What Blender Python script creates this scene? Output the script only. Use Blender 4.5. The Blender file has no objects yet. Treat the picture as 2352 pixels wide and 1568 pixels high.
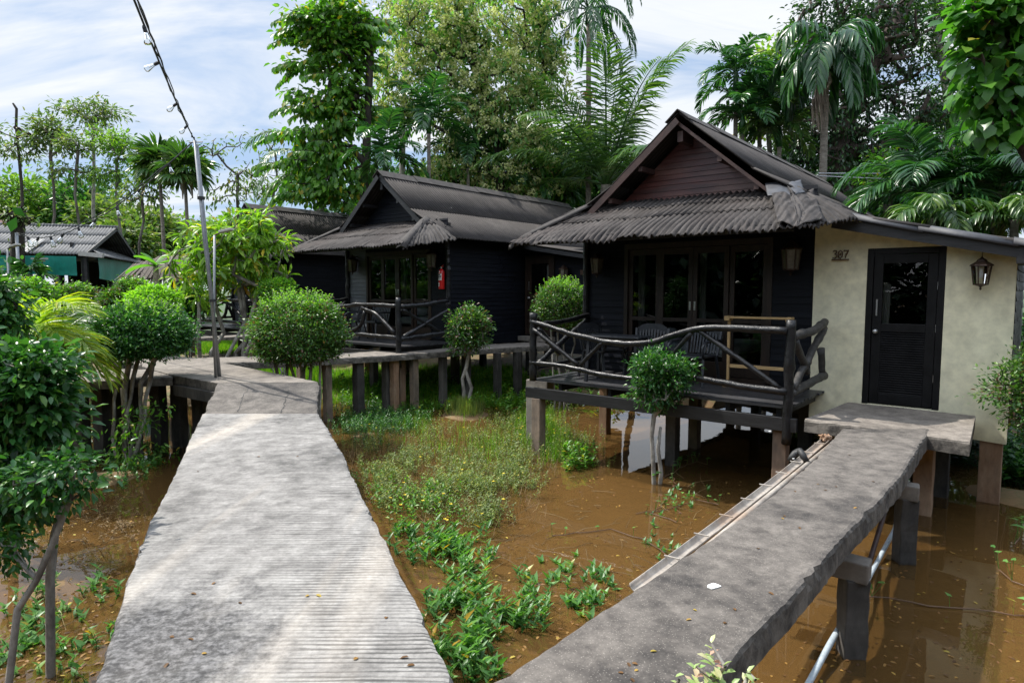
import bpy, math, random
import numpy as np
from mathutils import Vector, Matrix
R = math.radians
C = bpy.context.scene.collection
SC = bpy.context.scene

# ------------------------------------------------------------------ camera geometry
F = 1500.0                       # focal length in units of a 2352 px wide frame
PITCH = math.atan(119 / F)
EYE = 2.65                       # metres above the water
CP, SP = math.cos(PITCH), math.sin(PITCH)

def ray(x, y):
    a = (x - 1176) / F; b = (784 - y) / F
    return (a, CP + b * SP, -SP + b * CP)
def onz(x, y, z):                # sight line met with a level
    d = ray(x, y); t = (z - EYE) / d[2]
    return Vector((d[0] * t, d[1] * t, z))
def at(x, y, Y):                 # sight line met at a distance
    d = ray(x, y); t = Y / d[1]
    return Vector((d[0] * t, Y, EYE + d[2] * t))
A = R(39.6)                      # how the bungalows are turned
U = Vector((math.cos(A), -math.sin(A), 0)); V = Vector((math.sin(A), math.cos(A), 0))

# ------------------------------------------------------------------ object helpers
def link(o, parent=None):
    C.objects.link(o)
    if parent is not None: o.parent = parent
    return o
def tag(o, label=None, cat=None, group=None, kind=None):
    if label: o['label'] = label
    if cat: o['category'] = cat
    if group: o['group'] = group
    if kind: o['kind'] = kind
    return o
def empty(name, loc, rz=0.0, label=None, cat=None, group=None):
    o = bpy.data.objects.new(name, None); C.objects.link(o)
    o.location = loc; o.rotation_euler = (0, 0, rz); o.empty_display_size = .2
    return tag(o, label, cat, group)
def copy_tree(o, parent=None):
    c = o.copy(); C.objects.link(c)
    for k in ('label', 'group'):
        pass
    if parent is not None: c.parent = parent
    for ch in list(o.children): copy_tree(ch, c)
    return c

class MB:
    def __init__(s): s.v = []; s.f = []
    def add(s, vs, fs):
        n = len(s.v); s.v += [tuple(p) for p in vs]; s.f += [tuple(i + n for i in q) for q in fs]
    def box(s, x0, y0, z0, x1, y1, z1):
        s.add([(x0,y0,z0),(x1,y0,z0),(x1,y1,z0),(x0,y1,z0),(x0,y0,z1),(x1,y0,z1),(x1,y1,z1),(x0,y1,z1)],
              [(0,3,2,1),(4,5,6,7),(0,1,5,4),(1,2,6,5),(2,3,7,6),(3,0,4,7)])
        return s
    def bar(s, a, b, w, h, up=(0,0,1)):
        a = Vector(a); b = Vector(b); d = (b - a).normalized()
        sd = d.cross(Vector(up)).normalized() if abs(d.dot(Vector(up))) < .99 else Vector((1,0,0))
        u = sd.cross(d).normalized(); vs = []
        for p in (a, b):
            for (i, j) in ((-1,-1),(1,-1),(1,1),(-1,1)): vs.append(p + sd * (w/2*i) + u * (h/2*j))
        s.add(vs, [(0,1,2,3),(7,6,5,4),(0,4,5,1),(1,5,6,2),(2,6,7,3),(3,7,4,0)])
        return s
    def prism(s, poly, z0, z1):
        n = len(poly)
        s.add([(p[0],p[1],z0) for p in poly] + [(p[0],p[1],z1) for p in poly],
              [tuple(range(n-1,-1,-1)), tuple(range(n, 2*n))] + [(i,(i+1)%n,n+(i+1)%n,n+i) for i in range(n)])
        return s
    def tube(s, pts, rad, n=8, cap=True):
        pts = [Vector(p) for p in pts]; k = len(pts)
        if not hasattr(rad, '__len__'): rad = [rad] * k
        ref = Vector((0,0,1)); vs = []
        d0 = (pts[1]-pts[0]).normalized()
        if abs(d0.z) > .9: ref = Vector((1,0,0))
        sd = d0.cross(ref).normalized()
        for i, p in enumerate(pts):
            d = (pts[min(i+1,k-1)] - pts[max(i-1,0)])
            if d.length < 1e-9: d = d0
            d.normalize()
            sd = (sd - d * sd.dot(d))
            if sd.length < 1e-6: sd = d.orthogonal()
            sd.normalize(); u = d.cross(sd)
            for j in range(n):
                a = 2*math.pi*j/n
                vs.append(p + (sd*math.cos(a) + u*math.sin(a)) * rad[i])
        fs = [(i*n+j, i*n+(j+1)%n, (i+1)*n+(j+1)%n, (i+1)*n+j) for i in range(k-1) for j in range(n)]
        if cap: fs += [tuple(range(n-1,-1,-1)), tuple(range((k-1)*n, k*n))]
        s.add(vs, fs)
        return s
    def lathe(s, prof, c=(0,0,0), n=12):
        vs = []; k = len(prof)
        for (r, z) in prof:
            for j in range(n):
                a = 2*math.pi*j/n; vs.append((c[0]+r*math.cos(a), c[1]+r*math.sin(a), c[2]+z))
        s.add(vs, [(i*n+j, i*n+(j+1)%n, (i+1)*n+(j+1)%n, (i+1)*n+j) for i in range(k-1) for j in range(n)]
              + [tuple(range(n-1,-1,-1)), tuple(range((k-1)*n, k*n))])
        return s
    def grid(s, fn, nu, nv):
        vs = [fn(i/nu, j/nv) for j in range(nv+1) for i in range(nu+1)]
        w = nu+1
        s.add(vs, [(j*w+i, j*w+i+1, (j+1)*w+i+1, (j+1)*w+i) for j in range(nv) for i in range(nu)])
        return s
    def build(s, name, mat, parent=None, smooth=False, solid=0, bevel=0, offset=-1):
        me = bpy.data.meshes.new(name); me.from_pydata(s.v, [], s.f); me.update()
        if smooth: me.polygons.foreach_set('use_smooth', [True]*len(me.polygons))
        me.materials.append(mat)
        o = bpy.data.objects.new(name, me); link(o, parent)
        if solid:
            m = o.modifiers.new('thickness', 'SOLIDIFY'); m.thickness = solid; m.offset = offset
        if bevel:
            m = o.modifiers.new('bevel', 'BEVEL'); m.width = bevel; m.segments = 2; m.limit_method = 'ANGLE'
        return o

def np_mesh(name, verts, faces, mat, parent=None, smooth=False):
    """verts (N,3); faces: list of int arrays (M,k)"""
    me = bpy.data.meshes.new(name)
    me.vertices.add(len(verts)); me.vertices.foreach_set('co', np.asarray(verts, np.float32).ravel())
    loops = np.concatenate([f.ravel() for f in faces]).astype(np.int32)
    tot = np.concatenate([np.full(len(f), f.shape[1], np.int32) for f in faces])
    st = np.concatenate([[0], np.cumsum(tot)[:-1]]).astype(np.int32)
    me.loops.add(len(loops)); me.loops.foreach_set('vertex_index', loops)
    me.polygons.add(len(tot)); me.polygons.foreach_set('loop_start', st); me.polygons.foreach_set('loop_total', tot)
    if smooth: me.polygons.foreach_set('use_smooth', np.ones(len(tot), bool))
    me.update(calc_edges=True); me.materials.append(mat)
    o = bpy.data.objects.new(name, me); link(o, parent)
    return o

# ------------------------------------------------------------------ materials
def newmat(name):
    m = bpy.data.materials.new(name); m.use_nodes = True
    nt = m.node_tree; b = nt.nodes['Principled BSDF']
    return m, nt, b
def nd(nt, t, **kw):
    n = nt.nodes.new(t)
    for k, v in kw.items():
        if k in n.inputs: n.inputs[k].default_value = v
        else: setattr(n, k, v)
    return n
def c4(c): return (c[0], c[1], c[2], 1)
def coords(nt, scale=(1,1,1), rot=(0,0,0), world=False):
    mp = nd(nt, 'ShaderNodeMapping'); mp.inputs['Scale'].default_value = scale; mp.inputs['Rotation'].default_value = rot
    if world:
        g = nd(nt, 'ShaderNodeNewGeometry'); nt.links.new(g.outputs['Position'], mp.inputs['Vector'])
    else:
        g = nd(nt, 'ShaderNodeTexCoord'); nt.links.new(g.outputs['Object'], mp.inputs['Vector'])
    return mp.outputs['Vector']
def noise(nt, vec, scale, detail=6, rough=.6, dist=0.0):
    n = nd(nt, 'ShaderNodeTexNoise'); n.inputs['Scale'].default_value = scale; n.inputs['Detail'].default_value = detail
    n.inputs['Roughness'].default_value = rough; n.inputs['Distortion'].default_value = dist
    nt.links.new(vec, n.inputs['Vector']); return n.outputs['Fac']
def ramp(nt, fac, stops):
    r = nd(nt, 'ShaderNodeValToRGB'); e = r.color_ramp.elements
    while len(e) < len(stops): e.new(.5)
    for i, (p, c) in enumerate(stops):
        e[i].position = p; e[i].color = c4(c) if hasattr(c, '__len__') else (c, c, c, 1)
    nt.links.new(fac, r.inputs['Fac']); return r.outputs['Color']
def mix(nt, fac, a, b, mode='MIX'):
    m = nd(nt, 'ShaderNodeMix', data_type='RGBA', blend_type=mode)
    for sock, v in ((m.inputs[0], fac), (m.inputs[6], a), (m.inputs[7], b)):
        if isinstance(v, (int, float)): sock.default_value = v if sock.type == "VALUE" else (v, v, v, 1)
        elif hasattr(v, '__len__'): sock.default_value = c4(v)
        else: nt.links.new(v, sock)
    return m.outputs[2]
def bump(nt, b, h, strength=.4, dist=.01, prev=None):
    n = nd(nt, 'ShaderNodeBump'); n.inputs['Strength'].default_value = strength; n.inputs['Distance'].default_value = dist
    nt.links.new(h, n.inputs['Height'])
    if prev is not None: nt.links.new(prev, n.inputs['Normal'])
    if b is not None: nt.links.new(n.outputs['Normal'], b.inputs['Normal'])
    return n.outputs['Normal']
def M(name, a, b2, scale=6, rough=.7, bmp=.3, dist=.01, stretch=(1,1,1), metal=0, spec=.5, lo=.35, hi=.65, c3=None, coat=0, world=False, rv=0):
    """two-tone noise material with a finer mottling and bump"""
    m, nt, b = newmat(name)
    vec = coords(nt, stretch, world=world)
    n1 = noise(nt, vec, scale, 8, .65)
    col = ramp(nt, n1, [(lo, a), (hi, b2)])
    if c3 is not None:
        n3 = noise(nt, vec, scale*.27, 5, .6)
        col = mix(nt, ramp(nt, n3, [(.5, 0.), (.66, 1.)]), col, c3)
    n2 = noise(nt, vec, scale*7, 4, .6)
    col = mix(nt, .35, col, ramp(nt, n2, [(.3, .45), (.7, 1.3)]), 'MULTIPLY')
    nt.links.new(col, b.inputs['Base Color'])
    if rv:
        rr = ramp(nt, n1, [(.3, rough - rv), (.7, rough + rv)]); nt.links.new(rr, b.inputs['Roughness'])
    else: b.inputs['Roughness'].default_value = rough
    b.inputs['Metallic'].default_value = metal
    b.inputs['Specular IOR Level'].default_value = spec
    b.inputs['Coat Weight'].default_value = coat; b.inputs['Coat Roughness'].default_value = .15
    if bmp: bump(nt, b, n2 if bmp < 0 else noise(nt, vec, scale*3, 8, .7), abs(bmp), dist)
    return m

def leafmat(name, stops, rough=.42, trans=.35, spec=.45, tcol=1.35):
    m, nt, b = newmat(name)
    g = nd(nt, 'ShaderNodeNewGeometry')
    col = ramp(nt, g.outputs['Random Per Island'], stops)
    vec = coords(nt, world=True)
    n1 = noise(nt, vec, 1.1, 3)
    col = mix(nt, .55, col, ramp(nt, n1, [(.3, .62), (.7, 1.35)]), 'MULTIPLY')
    nt.links.new(col, b.inputs['Base Color'])
    b.inputs['Roughness'].default_value = rough; b.inputs['Specular IOR Level'].default_value = spec
    tr = nd(nt, 'ShaderNodeBsdfTranslucent')
    tc = mix(nt, 1.0, col, (tcol*1.25, tcol*1.45, tcol*.5), 'MULTIPLY')
    nt.links.new(tc, tr.inputs['Color'])
    ms = nd(nt, 'ShaderNodeMixShader'); ms.inputs['Fac'].default_value = trans
    nt.links.new(b.outputs[0], ms.inputs[1]); nt.links.new(tr.outputs[0], ms.inputs[2])
    nt.links.new(ms.outputs[0], nt.nodes['Material Output'].inputs['Surface'])
    return m

def glassmat(name, tint=(.6,.63,.62), ior=1.5, rough=.0):
    m, nt, b = newmat(name); nt.nodes.remove(b)
    t = nd(nt, 'ShaderNodeBsdfTransparent'); t.inputs['Color'].default_value = c4(tint)
    g = nd(nt, 'ShaderNodeBsdfGlossy'); g.inputs['Roughness'].default_value = rough; g.inputs['Color'].default_value = (1,1,1,1)
    f = nd(nt, 'ShaderNodeFresnel'); f.inputs['IOR'].default_value = ior
    ms = nd(nt, 'ShaderNodeMixShader')
    nt.links.new(f.outputs[0], ms.inputs['Fac']); nt.links.new(t.outputs[0], ms.inputs[1]); nt.links.new(g.outputs[0], ms.inputs[2])
    nt.links.new(ms.outputs[0], nt.nodes['Material Output'].inputs['Surface'])
    return m

MT = {}
def sheetmat(name, a, b2, dark, axis, pitch=.095, c3=None):
    """corrugated sheet: weathered crests, darker colour in the valleys, fibres along the sheet"""
    m, nt, b = newmat(name); vec = coords(nt)
    st = (1.2, 14, 1.2) if axis == 1 else (14, 1.2, 1.2)
    nA = noise(nt, vec, 1.6, 7, .65); nB = noise(nt, coords(nt, st), 2.2, 6, .7); nC = noise(nt, vec, 40, 4, .7)
    col = ramp(nt, mix(nt, .5, nA, nB), [(.38, a), (.62, b2)])
    if c3 is not None: col = mix(nt, ramp(nt, noise(nt, vec, .7, 5, .6), [(.48, 0.), (.64, .8)]), col, c3)
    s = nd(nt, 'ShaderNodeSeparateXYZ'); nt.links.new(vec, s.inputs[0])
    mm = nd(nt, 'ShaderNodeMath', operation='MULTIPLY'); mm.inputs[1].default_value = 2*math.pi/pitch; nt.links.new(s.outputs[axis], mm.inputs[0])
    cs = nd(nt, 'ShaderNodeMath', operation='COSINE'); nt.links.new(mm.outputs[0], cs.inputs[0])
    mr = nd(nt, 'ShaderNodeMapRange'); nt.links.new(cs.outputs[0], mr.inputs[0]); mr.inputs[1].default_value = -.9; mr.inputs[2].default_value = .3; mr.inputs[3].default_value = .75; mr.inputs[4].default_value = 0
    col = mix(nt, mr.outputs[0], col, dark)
    col = mix(nt, .45, col, ramp(nt, nC, [(.3, .5), (.7, 1.45)]), 'MULTIPLY')
    nt.links.new(col, b.inputs['Base Color']); b.inputs['Roughness'].default_value = .85; b.inputs['Specular IOR Level'].default_value = .3
    bump(nt, b, nC, .5, .006, bump(nt, None, nB, .4, .008)); return m
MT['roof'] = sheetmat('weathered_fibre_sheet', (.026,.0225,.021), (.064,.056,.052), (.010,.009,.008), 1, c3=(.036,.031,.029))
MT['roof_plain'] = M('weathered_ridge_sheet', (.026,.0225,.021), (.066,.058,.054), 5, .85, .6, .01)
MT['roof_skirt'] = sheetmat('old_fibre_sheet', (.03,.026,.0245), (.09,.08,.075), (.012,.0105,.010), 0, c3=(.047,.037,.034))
MT['roof_patch'] = M('bitumen_patch', (.035,.036,.042), (.06,.062,.07), 5, .6, .2)
MT['roof_grey'] = sheetmat('grey_fibre_sheet', (.10,.105,.11), (.20,.20,.20), (.035,.035,.037), 0, .1)
MT['roof_pale'] = M('new_pale_sheet', (.42,.40,.37), (.5,.48,.45), 3, .7, .2)
MT['roof_red'] = M('red_metal_sheet', (.10,.045,.04), (.16,.08,.07), 3, .6, .2)
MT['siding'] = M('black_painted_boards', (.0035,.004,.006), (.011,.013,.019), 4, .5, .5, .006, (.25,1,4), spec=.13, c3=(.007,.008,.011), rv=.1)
MT['siding_worn'] = M('worn_black_boards', (.04,.045,.055), (.13,.145,.17), 5, .5, .5, .006, (.2,1,4), rv=.1)
MT['gable_red'] = M('red_brown_boards', (.024,.007,.006), (.11,.026,.018), 2.2, .45, .4, .006, (.5,1,4), c3=(.15,.075,.055), lo=.3, hi=.7)
MT['rake_red'] = M('red_brown_board', (.03,.014,.012), (.07,.035,.028), 4, .6, .3)
MT['log'] = M('black_varnished_log', (.006,.006,.007), (.02,.02,.022), 9, .32, .7, .012, (1,1,1), spec=.35, coat=.08, rv=.08)
MT['log_worn'] = M('worn_log', (.02,.019,.018), (.065,.06,.056), 9, .55, .7, .012)
MT['deckwood'] = M('grey_black_decking', (.018,.018,.02), (.06,.06,.065), 7, .45, .5, .006, (.3,3,1), spec=.5, rv=.1)
MT['beam'] = M('black_beam', (.006,.006,.007), (.022,.022,.024), 8, .5, .5, .006, (.3,1,3))
MT['doorwood'] = M('dark_brown_wood', (.014,.009,.0065), (.038,.023,.016), 6, .45, .3, .004, (2,2,.4), spec=.4)
MT['blackdoor'] = M('black_door_paint', (.005,.005,.0055), (.011,.011,.012), 5, .45, .2, .003, spec=.2)
MT['cream'] = M('cream_plaster', (.77,.72,.51), (.80,.755,.55), 1.1, .85, .4, .004, c3=(.74,.71,.53), lo=.25, hi=.75)
MT['concrete'] = M('old_concrete', (.12,.105,.09), (.30,.27,.235), 2.2, .9, .5, .006, c3=(.2,.17,.14))
MT['post'] = M('stained_concrete_post', (.10,.085,.07), (.30,.22,.16), 3, .9, .5, .006, (1,1,.5), c3=(.09,.08,.07))
MT['darkpost'] = M('dark_mossy_post', (.018,.017,.016), (.06,.055,.05), 5, .85, .5, .006, (1,1,.5), c3=(.11,.10,.09))
MT['orangepost'] = M('orange_stained_post', (.20,.10,.05), (.40,.27,.18), 3, .85, .4, .006, (1,1,.4), c3=(.12,.09,.07))
MT['metal'] = M('galvanised_pipe', (.22,.23,.24), (.34,.35,.37), 8, .5, .15, .002, (1,1,.3), metal=.5)
MT['pine'] = M('raw_pine', (.46,.29,.12), (.56,.38,.18), 7, .6, .2, .002, (.3,1,1))
MT['plastic'] = M('dark_slate_furniture', (.02,.022,.026), (.035,.038,.045), 5, .38, .1, .002)
MT['red'] = M('red_enamel', (.55,.012,.014), (.62,.02,.02), 5, .3, 0)
MT['white'] = M('white_paper', (.7,.7,.68), (.8,.8,.78), 5, .6, 0)
MT['ink'] = M('black_ink', (.01,.01,.01), (.015,.015,.015), 5, .6, 0)
MT['chrome'] = M('brushed_steel', (.5,.5,.5), (.6,.6,.6), 5, .3, 0, metal=.9)
MT['bronze'] = M('aged_bronze', (.03,.018,.012), (.07,.04,.025), 9, .45, .2, .003, metal=.4)
MT['number'] = M('brown_letter', (.07,.035,.018), (.10,.05,.028), 9, .6, .1)
MT['pvc'] = M('grey_blue_pipe', (.40,.46,.50), (.48,.54,.58), 5, .45, .05)
MT['gutter'] = M('dirty_white_gutter', (.24,.21,.18), (.42,.38,.33), 5, .6, .2, c3=(.3,.22,.16))
MT['rubber'] = M('black_rubber', (.015,.015,.016), (.03,.03,.03), 5, .6, .1)
MT['cable'] = M('black_cable', (.01,.011,.016), (.02,.021,.028), 5, .5, 0)
MT['palecable'] = M('pale_cable', (.35,.37,.42), (.42,.44,.48), 5, .5, 0)
MT['linen'] = M('white_linen', (.6,.63,.68), (.72,.75,.8), 5, .8, .4, .02)
MT['curtain'] = M('pale_curtain', (.5,.48,.44), (.62,.6,.56), 5, .85, .2, .01, (6,6,.3))
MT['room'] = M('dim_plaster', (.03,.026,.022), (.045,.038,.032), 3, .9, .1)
MT['awning'] = M('green_awning_cloth', (.003,.17,.135), (.008,.26,.20), 1.6, .5, .4, .05, (1,1,.5))
MT['thatch'] = M('grey_thatch', (.07,.055,.045), (.2,.17,.145), 9, .95, .8, .02, (6,6,1))
MT['cloth_white'] = M('pale_fence_paint', (.42,.43,.45), (.52,.53,.56), 5, .7, 0)
MT['bark'] = M('grey_bark', (.05,.042,.034), (.15,.13,.11), 7, .9, .8, .02, (1,1,.35), c3=(.2,.19,.165))
MT['bark_pale'] = M('pale_lichen_bark', (.10,.085,.07), (.42,.40,.36), 6, .9, .6, .012, (1,1,.5))
MT['bark_dark'] = M('dark_bark', (.018,.014,.011), (.06,.048,.038), 8, .9, .8, .02, (1,1,.35))
MT['bark_mid'] = M('brown_bark', (.045,.034,.028), (.13,.10,.085), 6, .9, .8, .03, (1,1,.35))
MT['palmbark'] = M('ringed_palm_bark', (.12,.10,.08), (.26,.23,.19), 6, .9, .5, .01, (1,1,3))
MT['deadfrond'] = M('dead_frond', (.16,.12,.09), (.36,.29,.23), 5, .9, .4)
MT['glass'] = glassmat('window_glass')
MT['clearglass'] = glassmat('bulb_glass', (.93,.95,.96), 1.45)
MT['lampglass'] = M('frosted_lamp_glass', (.09,.08,.065), (.17,.155,.125), 6, .25, .2, .003, spec=.6)
G = lambda *a: leafmat(*a)
MT['l_mid'] = leafmat('mid_green_leaf', [(0,(.020,.065,.012)),(.5,(.045,.12,.02)),(.85,(.09,.19,.03)),(1,(.16,.24,.04))])
MT['l_bright'] = leafmat('bright_leaf', [(0,(.045,.14,.016)),(.5,(.085,.22,.025)),(.9,(.15,.30,.035)),(.97,(.3,.3,.03)),(1,(.4,.28,.02))], .4, .42)
MT['l_dark'] = leafmat('dark_glossy_leaf', [(0,(.010,.035,.012)),(.6,(.022,.065,.02)),(1,(.05,.12,.03))], .32, .22)
MT['l_green'] = leafmat('deep_green_leaf', [(0,(.018,.075,.02)),(.6,(.04,.135,.032)),(.9,(.08,.20,.04)),(1,(.14,.27,.05))], .32, .32)
MT['l_flower'] = leafmat('dull_green_leaf', [(0,(.05,.14,.035)),(.6,(.11,.24,.06)),(1,(.2,.35,.10))], .36, .5)
MT['l_topiary'] = leafmat('clipped_leaf', [(0,(.025,.08,.015)),(.45,(.055,.14,.025)),(.78,(.10,.20,.035)),(.88,(.17,.27,.05)),(.9,(.10,.055,.03)),(1,(.14,.07,.045))], .36, .32)
MT['l_sprig'] = leafmat('young_leaf', [(0,(.11,.26,.02)),(.6,(.17,.36,.03)),(1,(.26,.42,.05))], .42, .45)
MT['l_frangi'] = leafmat('long_lime_leaf', [(0,(.08,.18,.02)),(.5,(.16,.30,.03)),(.88,(.26,.40,.05)),(.96,(.42,.36,.03)),(1,(.4,.2,.02))], .38, .42)
MT['l_far'] = leafmat('far_olive_leaf', [(0,(.05,.10,.03)),(.5,(.10,.17,.045)),(.9,(.17,.22,.06)),(1,(.25,.2,.08))], .5, .35)
MT['l_far2'] = leafmat('far_bright_leaf', [(0,(.06,.14,.02)),(.5,(.12,.24,.035)),(1,(.22,.33,.06))], .5, .38)
MT['l_palm'] = leafmat('palm_leaflet', [(0,(.012,.055,.018)),(.6,(.028,.10,.028)),(1,(.06,.16,.04))], .3, .3, .55)
MT['l_palmy'] = leafmat('yellow_green_leaflet', [(0,(.11,.20,.016)),(.5,(.21,.32,.025)),(1,(.40,.41,.035))], .38, .4, .5)
MT['l_coco'] = leafmat('coconut_leaflet', [(0,(.03,.08,.02)),(.6,(.06,.14,.03)),(1,(.15,.22,.06))], .32, .3, .55)
MT['l_banana'] = leafmat('banana_leaf', [(0,(.07,.2,.02)),(1,(.11,.27,.04))], .35, .45)
MT['l_bigleaf'] = leafmat('broad_bright_leaf', [(0,(.035,.12,.022)),(.6,(.07,.20,.03)),(.95,(.12,.28,.04)),(1,(.3,.26,.04))], .34, .4)  # bright greens of the broad leaf, varied leaf by leaf
MT['l_spinach'] = leafmat('water_spinach_leaf', [(0,(.05,.14,.03)),(.6,(.09,.23,.05)),(.95,(.16,.32,.07)),(1,(.5,.25,.03))], .4, .32)
MT['l_weed'] = leafmat('narrow_weed_leaf', [(0,(.07,.11,.025)),(.5,(.13,.19,.045)),(.9,(.22,.28,.07)),(1,(.4,.34,.04))], .45, .25)
MT['l_dry'] = leafmat('dry_stalk', [(0,(.10,.065,.03)),(.6,(.18,.12,.055)),(1,(.3,.22,.11))], .6, .15, .3)
MT['l_grass'] = leafmat('grass_blade', [(0,(.06,.17,.015)),(.5,(.12,.28,.02)),(.9,(.2,.36,.03)),(1,(.3,.3,.06))], .45, .4)
MT['l_varieg'] = leafmat('variegated_leaf', [(0,(.20,.32,.10)),(.5,(.42,.5,.24)),(.8,(.55,.5,.32)),(1,(.5,.22,.22))], .4, .3)
MT['l_ivy'] = leafmat('pink_creeper', [(0,(.1,.045,.03)),(.5,(.16,.07,.05)),(1,(.08,.16,.05))], .5, .2)
MT['blossom'] = leafmat('cream_blossom', [(0,(.5,.53,.25)),(.6,(.62,.63,.34)),(1,(.72,.7,.42))], .7, .35, .2, .8)
MT['orange_seed'] = M('palm_seed', (.25,.12,.03), (.5,.22,.04), 9, .5, .2)
# ------------------------------------------------------------------ light, sky, camera
SUN = Vector((-.477, .223, .85)).normalized()
w = bpy.data.worlds.new("World"); SC.world = w; w.use_nodes = True
nt = w.node_tree; bg = nt.nodes['Background']
sky = nd(nt, 'ShaderNodeTexSky', sky_type='NISHITA', sun_disc=False)
sky.sun_elevation = math.asin(SUN.z); sky.sun_rotation = math.atan2(SUN.x, SUN.y)
sky.altitude = 0; sky.air_density = 1.0; sky.dust_density = 1.5
tc = nd(nt, 'ShaderNodeTexCoord')
sx = nd(nt, 'ShaderNodeSeparateXYZ'); nt.links.new(tc.outputs['Generated'], sx.inputs[0])
def mth(op, a, b=None):
    n = nd(nt, 'ShaderNodeMath', operation=op)
    for i, v in enumerate((a, b)):
        if v is None: continue
        if isinstance(v, (int, float)): n.inputs[i].default_value = v
        else: nt.links.new(v, n.inputs[i])
    return n.outputs[0]
den = mth('ADD', mth('MAXIMUM', sx.outputs[2], 0.0), .22)
cx = nd(nt, 'ShaderNodeCombineXYZ')
nt.links.new(mth('DIVIDE', sx.outputs[0], den), cx.inputs[0]); nt.links.new(mth('MULTIPLY', mth('DIVIDE', sx.outputs[1], den), 1.0), cx.inputs[1])
cx.inputs[2].default_value = 3.1
mp = nd(nt, 'ShaderNodeMapping'); nt.links.new(cx.outputs[0], mp.inputs[0]); mp.inputs['Rotation'].default_value = (0, 0, R(-28)); mp.inputs['Scale'].default_value = (.55, 1.5, 1)
mp.inputs['Location'].default_value = (.55, .25, 0)
n1 = noise(nt, mp.outputs[0], 1.25, 9, .58, .5)
mask = ramp(nt, n1, [(.40, 0.0), (.55, 1.0)])
n2 = noise(nt, mp.outputs[0], 3.0, 6, .6, .2)
cloud = ramp(nt, n2, [(.25, (6.2, 6.6, 7.1)), (.65, (7.4, 7.5, 7.65))])
blue = mix(nt, .7, sky.outputs[0], (3.2, 4.5, 6.6))
col = mix(nt, mix(nt, .9, 0.0, mask), blue, cloud)
up_ = nd(nt, 'ShaderNodeMapRange'); nt.links.new(sx.outputs[2], up_.inputs[0]); up_.inputs[1].default_value = .42; up_.inputs[2].default_value = .9; up_.inputs[3].default_value = 1.0; up_.inputs[4].default_value = 2.0
bk_ = nd(nt, 'ShaderNodeMapRange'); nt.links.new(sx.outputs[1], bk_.inputs[0]); bk_.inputs[1].default_value = .1; bk_.inputs[2].default_value = -.3; bk_.inputs[3].default_value = 1.0; bk_.inputs[4].default_value = 1.35
col = mix(nt, 1.0, col, mth('MULTIPLY', up_.outputs[0], bk_.outputs[0]), 'MULTIPLY')
nt.links.new(col, bg.inputs['Color']); bg.inputs['Strength'].default_value = .1

sun = bpy.data.lights.new('sun', 'SUN'); sun.energy = 4.5; sun.angle = R(.6); sun.color = (1.0, .955, .88)
so = bpy.data.objects.new('sun', sun); link(so); so.rotation_euler = SUN.to_track_quat('Z', 'Y').to_euler(); so.location = (0, 0, 30)

cam = bpy.data.cameras.new('camera'); cam.sensor_width = 36; cam.lens = 36 * F / 2352; cam.clip_end = 2000; cam.clip_start = .05
co = bpy.data.objects.new('camera', cam); link(co); co.location = (0, 0, EYE); co.rotation_euler = (math.pi/2 - PITCH, 0, 0)
SC.camera = co
SC.view_settings.view_transform = 'Standard'; SC.view_settings.look = 'None'; SC.view_settings.exposure = .5; SC.view_settings.gamma = 1
SC.cycles.max_bounces = 8; SC.cycles.transparent_max_bounces = 24; SC.cycles.diffuse_bounces = 3; SC.cycles.glossy_bounces = 3
SC.cycles.use_denoising = True; SC.cycles.caustics_reflective = False; SC.cycles.caustics_refractive = False
SC.cycles.sample_clamp_indirect = 4

# ------------------------------------------------------------------ ground and water
def sstep(t): t = min(1, max(0, t)); return t*t*(3-2*t)
MOUNDS = []
def mound(px, py, r, h):
    p = onz(px, py, 0); MOUNDS.append((p.x, p.y, r, h))
mound(1068, 952, .8, .17); mound(1225, 985, .7, .13); mound(1310, 1060, .5, .06); mound(240, 1100, 1.0, .10); mound(830, 1000, .8, .05)
mound(120, 1350, .6, .05); mound(2330, 1140, .9, .1)
def gz(x, y):
    yb = 14.6 if x < 4 else 14.6 - 5.1 * sstep((x - 5.6) / 1.5)
    yb += .5*math.sin(x*.9) + .25*math.sin(x*2.3+1)
    z = -.14 + .34*sstep((y-yb)/1.6) + .3*sstep((y-yb)/14) + .02*math.sin(x*3.1+y*1.7) + .012*math.sin(x*7.3-y*5.1)
    for (mx, my, r, h) in MOUNDS:
        d = math.hypot(x-mx, (y-my)*.8)/r
        if d < 1.6: z += (h+.12)*math.exp(-d*d*2.2)
    return z
def axis(lo, hi, fine0, fine1, step, n_out):
    a = list(np.arange(fine0, fine1, step))
    left = [fine0 - (fine0-lo)*((i/n_out)**2.2) for i in range(n_out, 0, -1)]
    right = [fine1 + (hi-fine1)*((i/n_out)**2.2) for i in range(0, n_out+1)]
    return left + a + right
gx = axis(-900, 900, -14, 12, .22, 14); gy = axis(-300, 1500, -2, 24, .22, 14)
mb = MB(); nx = len(gx)
mb.v = [(x, y, gz(x, y)) for y in gy for x in gx]
mb.f = [(j*nx+i, j*nx+i+1, (j+1)*nx+i+1, (j+1)*nx+i) for j in range(len(gy)-1) for i in range(nx-1)]
m, nt, b = newmat('pond_mud_and_soil')
vec = coords(nt, world=True)
s3 = nd(nt, 'ShaderNodeSeparateXYZ'); nt.links.new(vec, s3.inputs[0])
nA = noise(nt, vec, .9, 8, .62); nB = noise(nt, vec, 9, 6, .7); nC = noise(nt, vec, 26, 3, .5)
mud = ramp(nt, nA, [(.3, (.24,.13,.045)), (.7, (.44,.265,.10))])
mud = mix(nt, ramp(nt, noise(nt, vec, .45, 5, .6), [(.48, 0.), (.66, .6)]), mud, (.10,.055,.022))
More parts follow.
